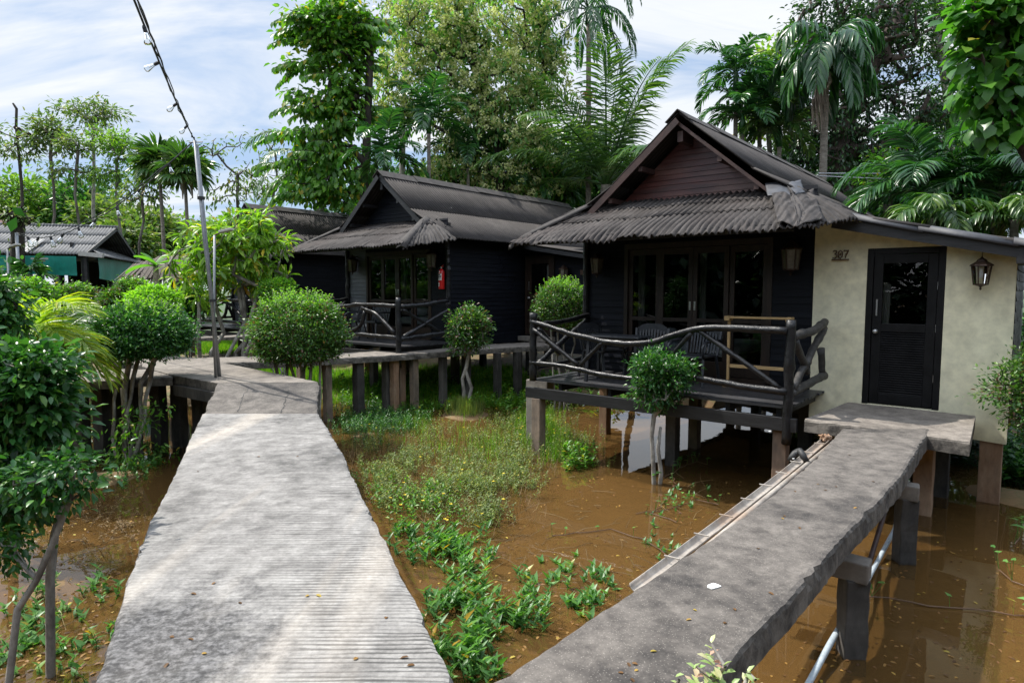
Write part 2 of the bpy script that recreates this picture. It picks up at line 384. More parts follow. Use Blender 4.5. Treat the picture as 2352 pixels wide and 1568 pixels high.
mud = mix(nt, ramp(nt, nB, [(.55, 0.), (.72, .6)]), mud, (.11,.06,.022))
def silt(cx_, cy_, rx_, ry_, k):
    global mud
    q = nd(nt, 'ShaderNodeMapping'); nt.links.new(vec, q.inputs[0]); q.inputs['Location'].default_value = (-cx_/rx_, -cy_/ry_, 0); q.inputs['Scale'].default_value = (1/rx_, 1/ry_, 0)
    l_ = nd(nt, 'ShaderNodeVectorMath', operation='LENGTH'); nt.links.new(q.outputs[0], l_.inputs[0])
    ad = nd(nt, 'ShaderNodeMath', operation='ADD'); nt.links.new(l_.outputs['Value'], ad.inputs[0]); ns = nd(nt, 'ShaderNodeMath', operation='MULTIPLY'); nt.links.new(noise(nt, vec, 2.2, 6, .65), ns.inputs[0]); ns.inputs[1].default_value = 1.1; nt.links.new(ns.outputs[0], ad.inputs[1])
    mud = mix(nt, ramp(nt, ad.outputs[0], [(.95, k), (1.0, k*.8)]) if 0 else ramp(nt, ad.outputs[0], [(.75, k), (1.0, k*.35)]), mud, (.045,.032,.014))
silt(-.9, 7.2, 1.5, 2.6, .85); silt(-3.2, 4.6, 1.6, 2.2, .75); silt(-.4, 4.3, .7, 1.5, .85)
vo = nd(nt, 'ShaderNodeTexVoronoi'); vo.inputs['Scale'].default_value = 5.5; nt.links.new(vec, vo.inputs['Vector'])
mud = mix(nt, ramp(nt, vo.outputs['Distance'], [(.07, .75), (.11, 0.)]), mud, (.045,.025,.012))
soil = ramp(nt, nA, [(.35, (.10,.055,.028)), (.65, (.21,.125,.06))])
soil = mix(nt, ramp(nt, nB, [(.42, 0.), (.6, .75)]), soil, (.07,.10,.025))
hm = nd(nt, 'ShaderNodeMapRange'); nt.links.new(s3.outputs[2], hm.inputs[0]); hm.inputs[1].default_value = .0; hm.inputs[2].default_value = .12
ln_ = nd(nt, 'ShaderNodeVectorMath', operation='LENGTH'); nt.links.new(vec, ln_.inputs[0])
far_ = nd(nt, 'ShaderNodeMapRange'); nt.links.new(ln_.outputs['Value'], far_.inputs[0]); far_.inputs[1].default_value = 24; far_.inputs[2].default_value = 40
soil = mix(nt, far_.outputs[0], soil, ramp(nt, nA, [(.35, (.02,.045,.012)), (.65, (.05,.09,.025))]))
nt.links.new(mix(nt, hm.outputs[0], mud, soil), b.inputs['Base Color']); b.inputs['Roughness'].default_value = .8
bump(nt, b, nB, .4, .02)
tag(mb.build('ground', m, smooth=True), kind='structure')

m, nt, b = newmat('muddy_pond_water'); nt.nodes.remove(b)
vec = coords(nt, world=True)
t = nd(nt, 'ShaderNodeBsdfTransparent'); t.inputs['Color'].default_value = (.80, .70, .52, 1)
g = nd(nt, 'ShaderNodeBsdfGlossy'); g.inputs['Roughness'].default_value = .02
d = nd(nt, 'ShaderNodeBsdfDiffuse'); d.inputs['Color'].default_value = (.20, .115, .040, 1)
f = nd(nt, 'ShaderNodeFresnel'); f.inputs['IOR'].default_value = 1.5
bn = bump(nt, None, noise(nt, vec, 1.3, 3, .5), .12, .03)
for s in (g, f): nt.links.new(bn, s.inputs['Normal'])
ms0 = nd(nt, 'ShaderNodeMixShader'); ms0.inputs[0].default_value = .28
nt.links.new(t.outputs[0], ms0.inputs[1]); nt.links.new(d.outputs[0], ms0.inputs[2])
ms = nd(nt, 'ShaderNodeMixShader')
nt.links.new(f.outputs[0], ms.inputs[0]); nt.links.new(ms0.outputs[0], ms.inputs[1]); nt.links.new(g.outputs[0], ms.inputs[2])
nt.links.new(ms.outputs[0], nt.nodes['Material Output'].inputs['Surface'])
mb = MB(); mb.add([(-40,-12,0),(40,-12,0),(40,26,0),(-40,26,0)], [(0,1,2,3)])
tag(mb.build('water', m), kind='structure')

# ------------------------------------------------------------------ concrete walkways
def walkmat(name, ang, a, b2, dark, broom, pale_c=None, wet=0):
    m, nt, b = newmat(name)
    vec = coords(nt, (1,1,1), (0,0,ang), world=True)
    nL = noise(nt, vec, .8, 7, .62, .3); nM = noise(nt, vec, 5.5, 9, .75); nF = noise(nt, vec, 30, 5, .75)
    col = ramp(nt, nM, [(.36, a), (.62, b2)])
    if broom:                                  # brushed ridges across the walk
        v2 = coords(nt, (.5, 8.5, 1), (0,0,ang+.10), world=True)
        wv = nd(nt, 'ShaderNodeTexWave', wave_type='BANDS', bands_direction='Y', wave_profile='SIN'); wv.inputs['Scale'].default_value = 1.15; wv.inputs['Distortion'].default_value = 5.5; wv.inputs['Detail'].default_value = 4; wv.inputs['Detail Scale'].default_value = 1.6; wv.inputs['Detail Roughness'].default_value = .62; nt.links.new(v2, wv.inputs['Vector'])
        nR = mix(nt, .62, wv.outputs['Fac'], noise(nt, v2, 3.2, 6, .7, .4))
        sx_ = nd(nt, 'ShaderNodeSeparateXYZ'); nt.links.new(vec, sx_.inputs[0])
        lm = nd(nt, 'ShaderNodeMapRange'); nt.links.new(sx_.outputs[0], lm.inputs[0]); lm.inputs[1].default_value = -.12; lm.inputs[2].default_value = .16; lm.inputs[3].default_value = .22; lm.inputs[4].default_value = .85
        lm2 = nd(nt, 'ShaderNodeMath', operation='MULTIPLY'); nt.links.new(lm.outputs[0], lm2.inputs[0]); nt.links.new(ramp(nt, noise(nt, vec, 1.7, 4, .6), [(.35, .45), (.6, 1.)]), lm2.inputs[1])
        col = mix(nt, lm2.outputs[0], col, ramp(nt, nR, [(.34, .22), (.46, 1.1)]), 'MULTIPLY')
        v3 = coords(nt, (1.6, .12, 1), (0,0,ang), world=True)
        nW = noise(nt, v3, 1.2, 4, .5)
        col = mix(nt, ramp(nt, nW, [(.5, 0.), (.62, .55)]), col, (.50,.44,.37))
    col = mix(nt, ramp(nt, nL, [(.50, 0.), (.64, .55 if broom else .85)]), col, mix(nt, ramp(nt, nM, [(.42, 0.), (.58, 1.)]), dark, a))
    if broom:                                  # dark mottled patch at the near left corner
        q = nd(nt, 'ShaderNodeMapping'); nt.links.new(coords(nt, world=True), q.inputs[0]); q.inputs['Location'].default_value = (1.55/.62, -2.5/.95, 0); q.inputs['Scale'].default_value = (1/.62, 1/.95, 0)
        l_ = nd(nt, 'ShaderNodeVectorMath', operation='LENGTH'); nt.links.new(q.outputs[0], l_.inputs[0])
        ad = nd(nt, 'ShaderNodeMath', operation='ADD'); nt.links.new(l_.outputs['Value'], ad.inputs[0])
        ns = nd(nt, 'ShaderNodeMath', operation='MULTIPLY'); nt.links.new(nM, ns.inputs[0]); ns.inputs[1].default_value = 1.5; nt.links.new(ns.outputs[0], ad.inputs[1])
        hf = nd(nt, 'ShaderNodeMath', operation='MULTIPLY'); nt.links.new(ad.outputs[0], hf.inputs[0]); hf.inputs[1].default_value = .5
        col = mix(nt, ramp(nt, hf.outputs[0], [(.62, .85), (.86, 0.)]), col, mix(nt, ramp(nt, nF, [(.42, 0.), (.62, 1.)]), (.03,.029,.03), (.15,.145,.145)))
    col = mix(nt, .5, col, ramp(nt, nF, [(.3, .5), (.7, 1.4)]), 'MULTIPLY')
    vo = nd(nt, 'ShaderNodeTexVoronoi'); vo.inputs['Scale'].default_value = 75; nt.links.new(vec, vo.inputs['Vector'])
    col = mix(nt, ramp(nt, vo.outputs['Distance'], [(.12, .3 if not broom else .06), (.25, 0.)]), col, (.48,.44,.38))
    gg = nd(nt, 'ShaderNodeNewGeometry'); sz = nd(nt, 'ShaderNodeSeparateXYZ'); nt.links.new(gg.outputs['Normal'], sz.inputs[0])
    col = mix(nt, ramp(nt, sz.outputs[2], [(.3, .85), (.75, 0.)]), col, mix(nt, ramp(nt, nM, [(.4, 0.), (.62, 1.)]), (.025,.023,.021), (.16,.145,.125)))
    nt.links.new(col, b.inputs['Base Color']); b.inputs['Roughness'].default_value = .9
    p = bump(nt, None, nF, .5, .006)
    if broom: p = bump(nt, None, nR, .9, .012, p)
    bump(nt, b, nM, .5, .01, p)
    return m
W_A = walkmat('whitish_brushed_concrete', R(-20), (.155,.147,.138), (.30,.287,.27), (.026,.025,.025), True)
W_B = walkmat('grey_pebbled_concrete', R(35), (.06,.052,.046), (.155,.137,.12), (.02,.018,.017), False)
W_C = walkmat('tan_concrete', R(10), (.12,.103,.087), (.235,.205,.175), (.07,.06,.053), False)

def resample(P, step):
    out = []
    for i in range(len(P)-1):
        n = max(1, int((P[i+1]-P[i]).length/step))
        out += [P[i].lerp(P[i+1], k/n) for k in range(n)]
    return out + [P[-1]]
def strip(name, Lp, Rp, mat, thick=.13, step=.09, rough=.014, seed=1, lab=None):
    rng = random.Random(seed)
    tot = []
    for i in range(len(Lp)-1):
        n = max(1, int(max((Lp[i+1]-Lp[i]).length, (Rp[i+1]-Rp[i]).length)/step))
        tot += [(Lp[i].lerp(Lp[i+1], k/n), Rp[i].lerp(Rp[i+1], k/n)) for k in range(n)]
    tot.append((Lp[-1], Rp[-1]))
    prof = [(0,-thick),(0,-thick*.55),(.002,-.03),(.012,-.008),(.035,0)]
    xs = [.15,.3,.45,.6,.75,.88]
    mb = MB(); rows = []; a = b = 0
    for (l, r) in tot:
        a = a*.6 + rng.uniform(-1,1)*rough; b = b*.6 + rng.uniform(-1,1)*rough
        wv = r-l; wl = wv.length; e = wv/wl; row = []
        l2 = l + e*a; r2 = r - e*b; ch = rng.random() < .07; c2 = rng.random() < .07
        for (o, z) in prof: row.append(l2 + e*(o + rng.uniform(-.004,.004) + (.018 if ch and z > -.04 else 0)) + Vector((0,0,z + rng.uniform(-.003,.003))))
        for x in xs: row.append(l2.lerp(r2, x) + Vector((0,0,rng.uniform(-.0015,.0015))))
        for (o, z) in reversed(prof): row.append(r2 - e*(o + rng.uniform(-.004,.004) + (.018 if c2 and z > -.04 else 0)) + Vector((0,0,z + rng.uniform(-.003,.003))))
        rows.append(row)
    k = len(rows[0])
    mb.v = [tuple(p) for r in rows for p in r]
    mb.f = [(j*k+i, j*k+i+1, (j+1)*k+i+1, (j+1)*k+i) for j in range(len(rows)-1) for i in range(k-1)]
    mb.f += [(j*k+k-1, j*k, (j+1)*k, (j+1)*k+k-1) for j in range(len(rows)-1)]
    mb.f += [tuple(range(k)), tuple((len(rows)-1)*k+i for i in range(k-1,-1,-1))]
    o = mb.build(name, mat, smooth=False)
    me = o.data
    tag(o, lab, None, None, 'structure'); return o

Z1, Z2, ZL = 1.12, 1.116, 1.108
L = [Vector((-.15,-1.2,Z1))] + [onz(x,y,Z1) for x,y in ((215,1568),(290,1330),(345,1195),(398,1090),(437,1003),(464,950))] + [onz(500,880,1.3)]
Rr = [Vector((1.2,-1.2,Z1))] + [onz(x,y,Z1) for x,y in ((1050,1568),(905,1275),(830,1130),(790,1045),(757,985),(733,950))] + [onz(733,878,1.3)]
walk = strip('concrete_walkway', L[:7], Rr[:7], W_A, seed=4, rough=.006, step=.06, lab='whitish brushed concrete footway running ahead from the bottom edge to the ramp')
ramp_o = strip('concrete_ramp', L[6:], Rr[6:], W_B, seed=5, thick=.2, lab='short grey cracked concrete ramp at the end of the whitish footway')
# cracks in the ramp, as thin open grooves filled dark
def crack(px, zf, name='crack'):
    rng = random.Random(len(px)); pts = []
    P = [zf(x, y) for x, y in px]; P = resample(P, .05)
    for i, p in enumerate(P): pts.append(p + Vector((rng.uniform(-.013,.013), rng.uniform(-.006,.006), .0035)))
    mb = MB()
    for i in range(len(pts)-1):
        wd = .0035 + .003*rng.random(); s = Vector((wd,0,0))
        mb.add([pts[i]-s, pts[i]+s, pts[i+1]+s, pts[i+1]-s], [(0,1,2,3)])
    return mb
def zr(x, y):
    k = sstep(0)
    t = min(1, max(0, (950-y)/71.)); t = t
    lo, hi = .0, 1.
    for _ in range(30):
        z = 1.12 + .18*((lo+hi)/2); p = onz(x, y, z)
        tt = min(1, max(0, (p.y-7.98)/(9.42-7.98)))
        if tt > (lo+hi)/2: lo = (lo+hi)/2
        else: hi = (lo+hi)/2
    return onz(x, y, 1.12 + .18*lo)
crk = crack([(573,890),(556,912),(552,930),(545,945)], zr)
c2_ = crack([(661,893),(662,905),(655,918),(652,935),(643,948)], zr); crk.add(c2_.v, c2_.f)
tag(crk.build('ramp_crack', MT['ink'], ramp_o))
L2 = [Vector((-1.25,.9,Z2)), Vector((-.6,1.75,Z2))] + [onz(x,y,Z2) for x,y in ((1130,1562),(1290,1462),(1500,1320),(1660,1216),(1780,1130),(1870,1052),(1930,985))]
R2 = [Vector((-.1,.4,Z2)), Vector((.3,1.7,Z2))] + [onz(x,y,Z2) for x,y in ((1640,1578),(1722,1470),(1838,1350),(1928,1243),(2014,1157),(2072,1090),(2138,985))]
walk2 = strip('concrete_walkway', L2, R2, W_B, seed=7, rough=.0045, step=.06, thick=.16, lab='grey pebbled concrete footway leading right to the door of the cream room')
LD = [onz(x,y,ZL) for x,y in ((1848,962),(2228,1014))]; LB = [onz(x,y,ZL) for x,y in ((1945,925),(2240,955))]
land = strip('landing', [LD[0], LD[1]], [LB[0]+V*.12, LB[1]+V*.06], W_C, seed=8, thick=.15, rough=.01, lab='concrete landing slab before the door')
ZP = 1.3
poly = [(500,879),(395,861),(285,829),(400,817),(457,822),(512,833),(600,850),(733,877)]
P = resample([onz(x,y,ZP) for x,y in poly] + [onz(*poly[0],ZP)], .12)[:-1]
rng = random.Random(3)
mb = MB().prism([(p.x+rng.uniform(-.01,.01), p.y+rng.uniform(-.01,.01)) for p in P][::-1], ZP-.14, ZP)
junction = tag(mb.build('walkway_junction', W_C, bevel=.012), 'tan concrete platform where the footways meet behind the grey pole', None, None, 'structure')
walkL = strip('concrete_walkway', [onz(x,y,ZP-.02) for x,y in ((396,850),(285,846),(120,853))][::-1], [onz(x,y,ZP-.02) for x,y in ((396,866),(280,871),(110,882))][::-1], W_C, seed=9, lab='concrete footway branching left from the platform')
walkB = strip('concrete_walkway', [onz(x,y,ZP+.004) for x,y in ((277,832),(215,813),(114,786))], [onz(x,y,ZP+.004) for x,y in ((410,820),(290,803),(160,778))], W_C, seed=10, lab='concrete footway going back left towards the awning pavilion')
Z3 = 1.285
F3 = [onz(x,y,Z3) for x,y in ((478,834),(641,829),(796,821),(900,815),(1033,806),(1150,798),(1262,793))]
B3 = [onz(x,y,Z3) for x,y in ((430,822),(609,817),(796,810),(900,804),(1033,795),(1140,790),(1246,784))]
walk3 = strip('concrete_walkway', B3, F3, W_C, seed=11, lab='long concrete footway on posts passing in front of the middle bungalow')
# far footway behind the frangipani
walkF = strip('concrete_walkway', [onz(x,y,1.3) for x,y in ((440,772),(560,768),(700,768))], [onz(x,y,1.3) for x,y in ((440,776),(560,772),(700,772))], W_C, seed=12, thick=.1, lab='thin far footway behind the long leaved tree')


def post(p, top, w=.17, mat='post', parent=None, rz=0.0, name='support_post', d=None):
    g = gz(p[0], p[1]) - .15; rng = random.Random(int(p[0]*1000+p[1]*77)); d = d or w
    mb = MB(); n = 9; rows = []; c, s_ = math.cos(rz), math.sin(rz)
    for i in range(n+1):
        z = g + (top-g)*i/n
        for (a, b) in ((-1,-1),(1,-1),(1,1),(-1,1)):
            x = a*w/2 + rng.uniform(-.006,.006); y = b*d/2 + rng.uniform(-.006,.006)
            rows.append((p[0]+c*x-s_*y, p[1]+s_*x+c*y, z))
    mb.add(rows, [(i*4+k, i*4+(k+1)%4, (i+1)*4+(k+1)%4, (i+1)*4+k) for i in range(n) for k in range(4)] + [(3,2,1,0), (n*4,n*4+1,n*4+2,n*4+3)])
    return mb.build(name, MT[mat], parent, bevel=.01)
# ------------------------------------------------------------------ posts under the walkways
for x, top, mat, par in ((745,Z3-.12,'post',walk3),(818,Z3-.12,'darkpost',walk3),(902,Z3-.12,'orangepost',walk3),(948,Z3-.12,'post',walk3),(1015,Z3-.12,'darkpost',walk3),(1142,Z3-.12,'darkpost',walk3),(1188,Z3-.12,'darkpost',walk3)):
    y = np.interp(x, (641,796,1033,1262), (829,821,806,793))
    p = onz(x, y, Z3) + Vector((0,.16,0)); post(p, top, .18 if x == 818 else .145, mat, par, -A)
    if x in (818, 1015, 1142): # matching post on the far side
        q = p + V*.75; post(q, top, .17, 'darkpost', par, -A)
for (x, y, yb) in ((396,866,1061),(348,868,0),(215,876,0),(288,868,0),(240,868,0),(165,876,0)):
    p = onz(x+4, y, 1.2) + Vector((0,.12,0)); post(p, 1.165, .19, 'darkpost', walkL if x < 390 else junction, -.2)
for (x, y) in ((440,872),(470,876)):
    p = onz(x, y, 1.2) + Vector((0,.25,0)); post(p, 1.15, .19, 'darkpost', junction, -.2)
for q in ((-3.9,9.3),(-3.05,9.5),(-2.9,8.6)): post(q, 1.06, .16, 'darkpost', junction)
mbj = MB().bar(onz(400,872,1.25)+Vector((0,.1,-.17)), onz(500,890,1.25)+Vector((0,.12,-.17)), .14, .16); mbj.build('edge_beam', MT['darkpost'], junction)
for q, t in (((-1.6,4.2),.98),((-1.9,4.2),.98),((-2.6,6.6),.98),((-1.3,2.6),.98),((-2.9,7.6),.98)): post(q, t, .16, 'darkpost', walk)
# T-headed posts on the right of the second walkway
for (px, py, w_) in ((1968,1514.7,.165),(2087,1297,.16)):
    p = onz(px, py, 0); p.y += w_/2
    zc = .64 if px < 2000 else .70; post(p, zc-.06, w_, 'darkpost', walk2, -.1)
    e = Vector((-.8,.6,0)) if px < 2000 else Vector((-.85,.5,0))
    mb = MB().bar(Vector((p.x,p.y,zc)) - e*.10, Vector((p.x,p.y,zc+.03)) + e*.75, w_*1.05, .15)
    mb.build('cross_beam', MT['concrete'], walk2, bevel=.012)
p = onz(2129,1184,0); post(p + Vector((0,.1,0)), .95, .2, 'orangepost', walk2, -A)
p = onz(2129,1184,0) + V*1.0; post(p, .95, .2, 'darkpost', walk2, -A)

# ------------------------------------------------------------------ corrugated sheets and lapped boards
def corr(mb, Aq, Bq, Cq, Dq, courses=3, pitch=.095, amp=.017, ragged=.0, seed=0, e=None, frac=None, spw=8, jag=0.0):
    """A top-left, B top-right, C bottom-right, D bottom-left; waves run down the slope, courses overlap"""
    Aq, Bq, Cq, Dq = map(Vector, (Aq, Bq, Cq, Dq)); rng = random.Random(seed)
    e = Vector(e).normalized() if e else (Cq-Dq).normalized()
    n = (Bq-Aq).cross(Aq-Dq).normalized() if (Bq-Aq).length > .01 else (Cq-Dq).cross(Aq-Dq).normalized()
    if n.z < 0: n = -n
    dn = (Dq+Cq-Aq-Bq)/2; dn = (dn - e*dn.dot(e)).normalized()
    L_ = max((Cq-Dq).length, (Bq-Aq).length); nu = max(8, int(L_/pitch*spw))
    fr = frac or [i/courses for i in range(courses+1)]
    ph = rng.uniform(0, 6)
    nz = [rng.uniform(-1,1) for _ in range(nu+60)]
    sm = lambda i, k: sum(nz[i+j] for j in range(k))/k*math.sqrt(k)
    for c in range(len(fr)-1):
        t0, t1 = fr[c], fr[c+1]; last = c == len(fr)-2
        tt = [0,.5,1] if not (last and ragged) else [0,.25,.45,.6,.72,.82,.9,.96,1]
        jj = rng.uniform(-.05,.05)*jag
        vs = []
        for t in tt:
            T = t0 + (t1-t0)*t; l = Aq.lerp(Dq, T); r = Bq.lerp(Cq, T)
            for i in range(nu+1):
                p = l.lerp(r, i/nu); s = p.dot(e)
                h = amp*math.cos(2*math.pi*s/pitch + jj)
                h += .010 + .012*t + (0 if c == 0 else 0)
                q = p + n*h
                if jag: q = q + n*(sm(i//5, 8)*.006*jag)
                if last and ragged:
                    k = max(0, (t-.45)/.55)
                    q = q + dn*(k*k*ragged*(.2*sm(i//4, 6)+.08*nz[i])) + Vector((0,0,-1))*(k*k*ragged*(.75+.35*sm(i//6,7))) + n*(k*ragged*.25*nz[i//3+20])
                elif t == 1: q = q + dn*(.02 + jag*.012*nz[i//3])
                vs.append(q)
        w_ = nu+1; k = len(tt)
        mb.add(vs, [(j*w_+i, j*w_+i+1, (j+1)*w_+i+1, (j+1)*w_+i) for j in range(k-1) for i in range(nu)])
    return mb

def boards(mb, x0, x1, z0, z1, h=.108, clip=None, seed=0, t=.016, seams=2.4, face=0.0):
    """lapped horizontal boards in the plane y=face, facing -y; x limits may depend on height"""
    rng = random.Random(seed); z = z0
    while z < z1 - .02:
        hh = min(h*rng.uniform(.93,1.07), z1-z)
        a, b = (x0, x1) if clip is None else clip(z)
        a2, b2 = (x0, x1) if clip is None else clip(z+hh)
        if b - a < .12: break
        x = a; 
        while x < b - 1e-6:
            xe = min(b, x + seams*rng.uniform(.7,1.3))
            if b - xe < .4: xe = b
            xa2 = a2 if x == a else x; xb2 = b2 if xe == b else xe - .004
            xb = xe if xe == b else xe - .004
            if xb2 <= xa2: xa2 = xb2 = (xa2+xb2)/2
            o = rng.uniform(-.004,.004); tl = rng.uniform(-.006,.006)
            k = 4; lo = [rng.uniform(-.004,.004) for _ in range(k+1)]
            vs = []
            for i in range(k+1):
                f = i/k
                xl = x+(xb-x)*f; xh = xa2+(xb2-xa2)*f
                vs += [(xl, face-t-.006+o, z-.012+tl*f+lo[i]), (xh, face-.006, z+hh+.003), (xl, face+.004, z-.012+tl*f+lo[i])]
            fs = []
            for i in range(k):
                q = i*3; fs += [(q,q+3,q+4,q+1), (q+2,q+5,q+3,q)]
            fs += [(0,1,2), (k*3+2,k*3+1,k*3)]
            mb.add(vs, fs); x = xe
        z += hh
    return mb

def wav(pts, rad, seed, n=10, knots=.22, step=.09):
    """a log: a bent tube with knots"""
    rng = random.Random(seed); P = resample([Vector(p) for p in pts], step); k = len(P)
    # smooth
    for _ in range(2): P = [P[0]] + [(P[i-1]+P[i]*2+P[i+1])/4 for i in range(1,k-1)] + [P[-1]]
    R0, R1 = rad if hasattr(rad, '__len__') else (rad, rad)
    rr = []; a = 0
    for i in range(k):
        a = a*.5 + rng.uniform(-1,1)*.5
        r = (R0+(R1-R0)*i/(k-1))*(1+a*knots*.5)
        if rng.random() < .12: r *= 1.22
        rr.append(r)
        P[i] = P[i] + Vector((rng.uniform(-1,1),rng.uniform(-1,1),rng.uniform(-1,1)))*R0*.13
    return MB().tube(P, rr, n)

def lantern(loc, rz, s=1.0, label='', hook=.0, group='wall lanterns', bulb=True):
    t = empty('lantern', loc, rz, label, 'lantern', group)
    n = 6
    def ring(r, z): return [(r*s*math.cos(2*math.pi*i/n+.26), r*s*math.sin(2*math.pi*i/n+.26), z*s) for i in range(n)]
    a, b2 = ring(.075,-.17), ring(.105,.06)
    fr = MB()
    for i in range(n):
        fr.bar(a[i], b2[i], .014*s, .014*s); fr.bar(a[i], a[(i+1)%n], .016*s, .016*s); fr.bar(b2[i], b2[(i+1)%n], .018*s, .018*s)
    fr.lathe([(.125*s,.055*s),(.12*s,.07*s),(.06*s,.11*s),(.045*s,.135*s),(.02*s,.15*s),(.006*s,.17*s)], n=n)
    fr.lathe([(.005*s,-.24*s),(.016*s,-.225*s),(.008*s,-.21*s),(.02*s,-.195*s),(.08*s,-.175*s)], n=8)
    fr.build('frame', MT['bronze'], t)
    g = MB(); g.add(a+b2, [(i,(i+1)%n,n+(i+1)%n,n+i) for i in range(n)]); g.build('glass_panel', MT['clearglass'] if hook else MT['lampglass'], t)
    if bulb and hook:
        MB().tube([(0,0,-.09*s),(0,0,.05*s)], .02*s, 8).build('bulb', MT['white'], t)
    if hook: MB().tube([(0,0,.16*s),(0,0,.16*s+hook)], .005, 5).build('chain', MT['bronze'], t)
    else: MB().bar((0,0,.13*s),(0,.14*s,.13*s),.02*s,.02*s).build('bracket', MT['bronze'], t)
    return t

# ------------------------------------------------------------------ bungalows
def railing(root, P0, P1, wz, posts, seed, thick=1.0):
    pass

def bungalow(loc, dz, label, annex, seed, deck_y=-1.7, detail=True, patch=False):
    root = empty('bungalow', loc, -A, label, 'bungalow', 'dark timber bungalows on posts')
    b = lambda mb, n, m, par=root, **k: mb.build(n, MT[m], par, **k)
    ZF, ZE = 1.22+dz, 3.62+dz; ZR = 5.27+dz; ZG = 4.08+dz
    D = 6.9
    # walls
    dx0, dx1 = -1.17, 1.32       # glass door opening
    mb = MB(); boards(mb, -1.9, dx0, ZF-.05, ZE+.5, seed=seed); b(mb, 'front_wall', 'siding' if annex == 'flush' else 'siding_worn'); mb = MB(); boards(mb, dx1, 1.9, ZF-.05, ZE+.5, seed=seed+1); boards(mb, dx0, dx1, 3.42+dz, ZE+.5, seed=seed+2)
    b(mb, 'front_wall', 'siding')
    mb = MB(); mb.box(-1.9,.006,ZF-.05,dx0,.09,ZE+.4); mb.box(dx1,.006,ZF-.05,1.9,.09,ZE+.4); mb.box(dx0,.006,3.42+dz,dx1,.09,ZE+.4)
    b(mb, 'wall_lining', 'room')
    for sx, nm in ((1,'side_wall'),(-1,'side_wall')):
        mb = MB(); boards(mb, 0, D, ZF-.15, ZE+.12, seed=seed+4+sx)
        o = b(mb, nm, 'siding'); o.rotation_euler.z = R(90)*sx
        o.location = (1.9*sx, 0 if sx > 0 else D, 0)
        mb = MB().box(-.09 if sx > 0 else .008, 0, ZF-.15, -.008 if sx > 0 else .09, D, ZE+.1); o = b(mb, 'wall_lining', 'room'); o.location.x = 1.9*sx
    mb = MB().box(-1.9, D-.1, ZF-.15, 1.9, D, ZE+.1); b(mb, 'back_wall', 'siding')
    mb = MB().box(-1.85,.1,ZF-.04,1.85,D-.1,ZF); b(mb, 'room_floor', 'doorwood')
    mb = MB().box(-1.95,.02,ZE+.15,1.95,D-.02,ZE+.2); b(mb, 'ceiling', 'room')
    for sx in (-1, 1):
        if sx == -1 or not annex == 'flush':
            b(wav([(1.93*sx,-.04,ZF-.2),(1.94*sx,-.05,ZE+.1)], .055, seed+sx, knots=.1), 'corner_post', 'log')
    # gable
    sl = .845
    mb = MB(); cl = lambda z: (-(ZR-.12-z)/sl, (ZR-.12-z)/sl)
    boards(mb, 0, 0, ZG-.35, ZR, clip=cl, seed=seed+9, face=-.02, h=.09)
    b(mb, 'gable_wall', 'gable_red' if annex == 'flush' else 'siding')
    mb = MB().add([(-(ZR-.1-ZG+.35)/sl,.0,ZG-.35),((ZR-.1-ZG+.35)/sl,.0,ZG-.35),(0,.0,ZR-.1)], [(0,1,2)])
    b(MB().bar((0,-.42,ZR-.28),(0,.02,ZR-.28),.09,.16), 'ridge_beam', 'rake_red' if annex == 'flush' else 'beam')
    # main roof
    y0, y1 = -.5, D + .65
    for sx in (-1, 1):
        prof = [(0,ZR+.04),(1.12,ZR-.92),(2.42,ZE-.02)] if sx < 0 or annex != 'flush' else [(0,ZR+.04),(1.12,ZR-.90),(1.75,ZE+.36),(2.42,ZE-.02)]
        mb = MB(); 
        for i in range(len(prof)-1):
            (xa,za),(xb,zb) = prof[i], prof[i+1]
            u0, u1 = ((y0,y1) if sx > 0 else (y1,y0))
            corr(mb, (sx*xa,u0,za),(sx*xa,u1,za),(sx*xb,u1,zb),(sx*xb,u0,zb), courses=1, seed=seed+20+i+sx, e=(0,1,0), jag=.35, amp=.0185, spw=8)
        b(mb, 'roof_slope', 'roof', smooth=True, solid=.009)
    mb = MB()
    for sx in (-1,1):
        n_ = 7
        for i in range(n_):
            ya = y0-.04 + (y1-y0+.08)*i/n_; yb = ya + (y1-y0+.08)/n_ + .05
            h = .012*(i%2)
            mb.add([(0,ya,ZR+.105+h),(0,yb,ZR+.105-.01+h),(sx*.2,yb,ZR-.075+h),(sx*.2,ya,ZR-.065+h)], [(0,1,2,3)] if sx < 0 else [(3,2,1,0)])
    b(mb, 'ridge_cap', 'roof_plain', solid=.012, offset=0)
    rk = 'rake_red' if annex == 'flush' else 'beam'
    for sx in (-1,1):
        dr_ = .055 if sx < 0 or annex != 'flush' else .10; mb = MB().bar((0,y0+(-.02 if sx < 0 else .03),ZR-dr_),(sx*2.0,y0+(-.02 if sx < 0 else .03),ZR-dr_-2.0*.83),.03,(.10 if sx < 0 else .045) if annex == 'flush' else .12,up=(0,0,1)); b(mb, 'rake_board', rk)
        for k in range(1,4):
            x = .55*k+.1; mb2 = MB().bar((sx*x,y0+.03,ZR-.16-x*.83),(sx*x,0,ZR-.16-x*.83),.07,.08)
            b(mb2, 'purlin', rk)
    mb = MB()
    for k in range(8):
        pass
    # porch roof: front panel, its two returns, hip caps
    ye, ze = -1.62, ZE-.2
    xl, xr = -2.5, 2.12
    mb = MB()
    corr(mb, (-1.72,-.05,ZG+.03),(1.62,-.05,ZG+.03),(xr,ye,ze),(xl+.1,ye,ze), frac=[0,.27,.56,1], seed=seed+30, e=(1,0,0), ragged=.085 if detail else .05, jag=1.8, amp=.019, spw=9)
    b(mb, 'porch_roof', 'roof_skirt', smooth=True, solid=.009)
    mb = MB()
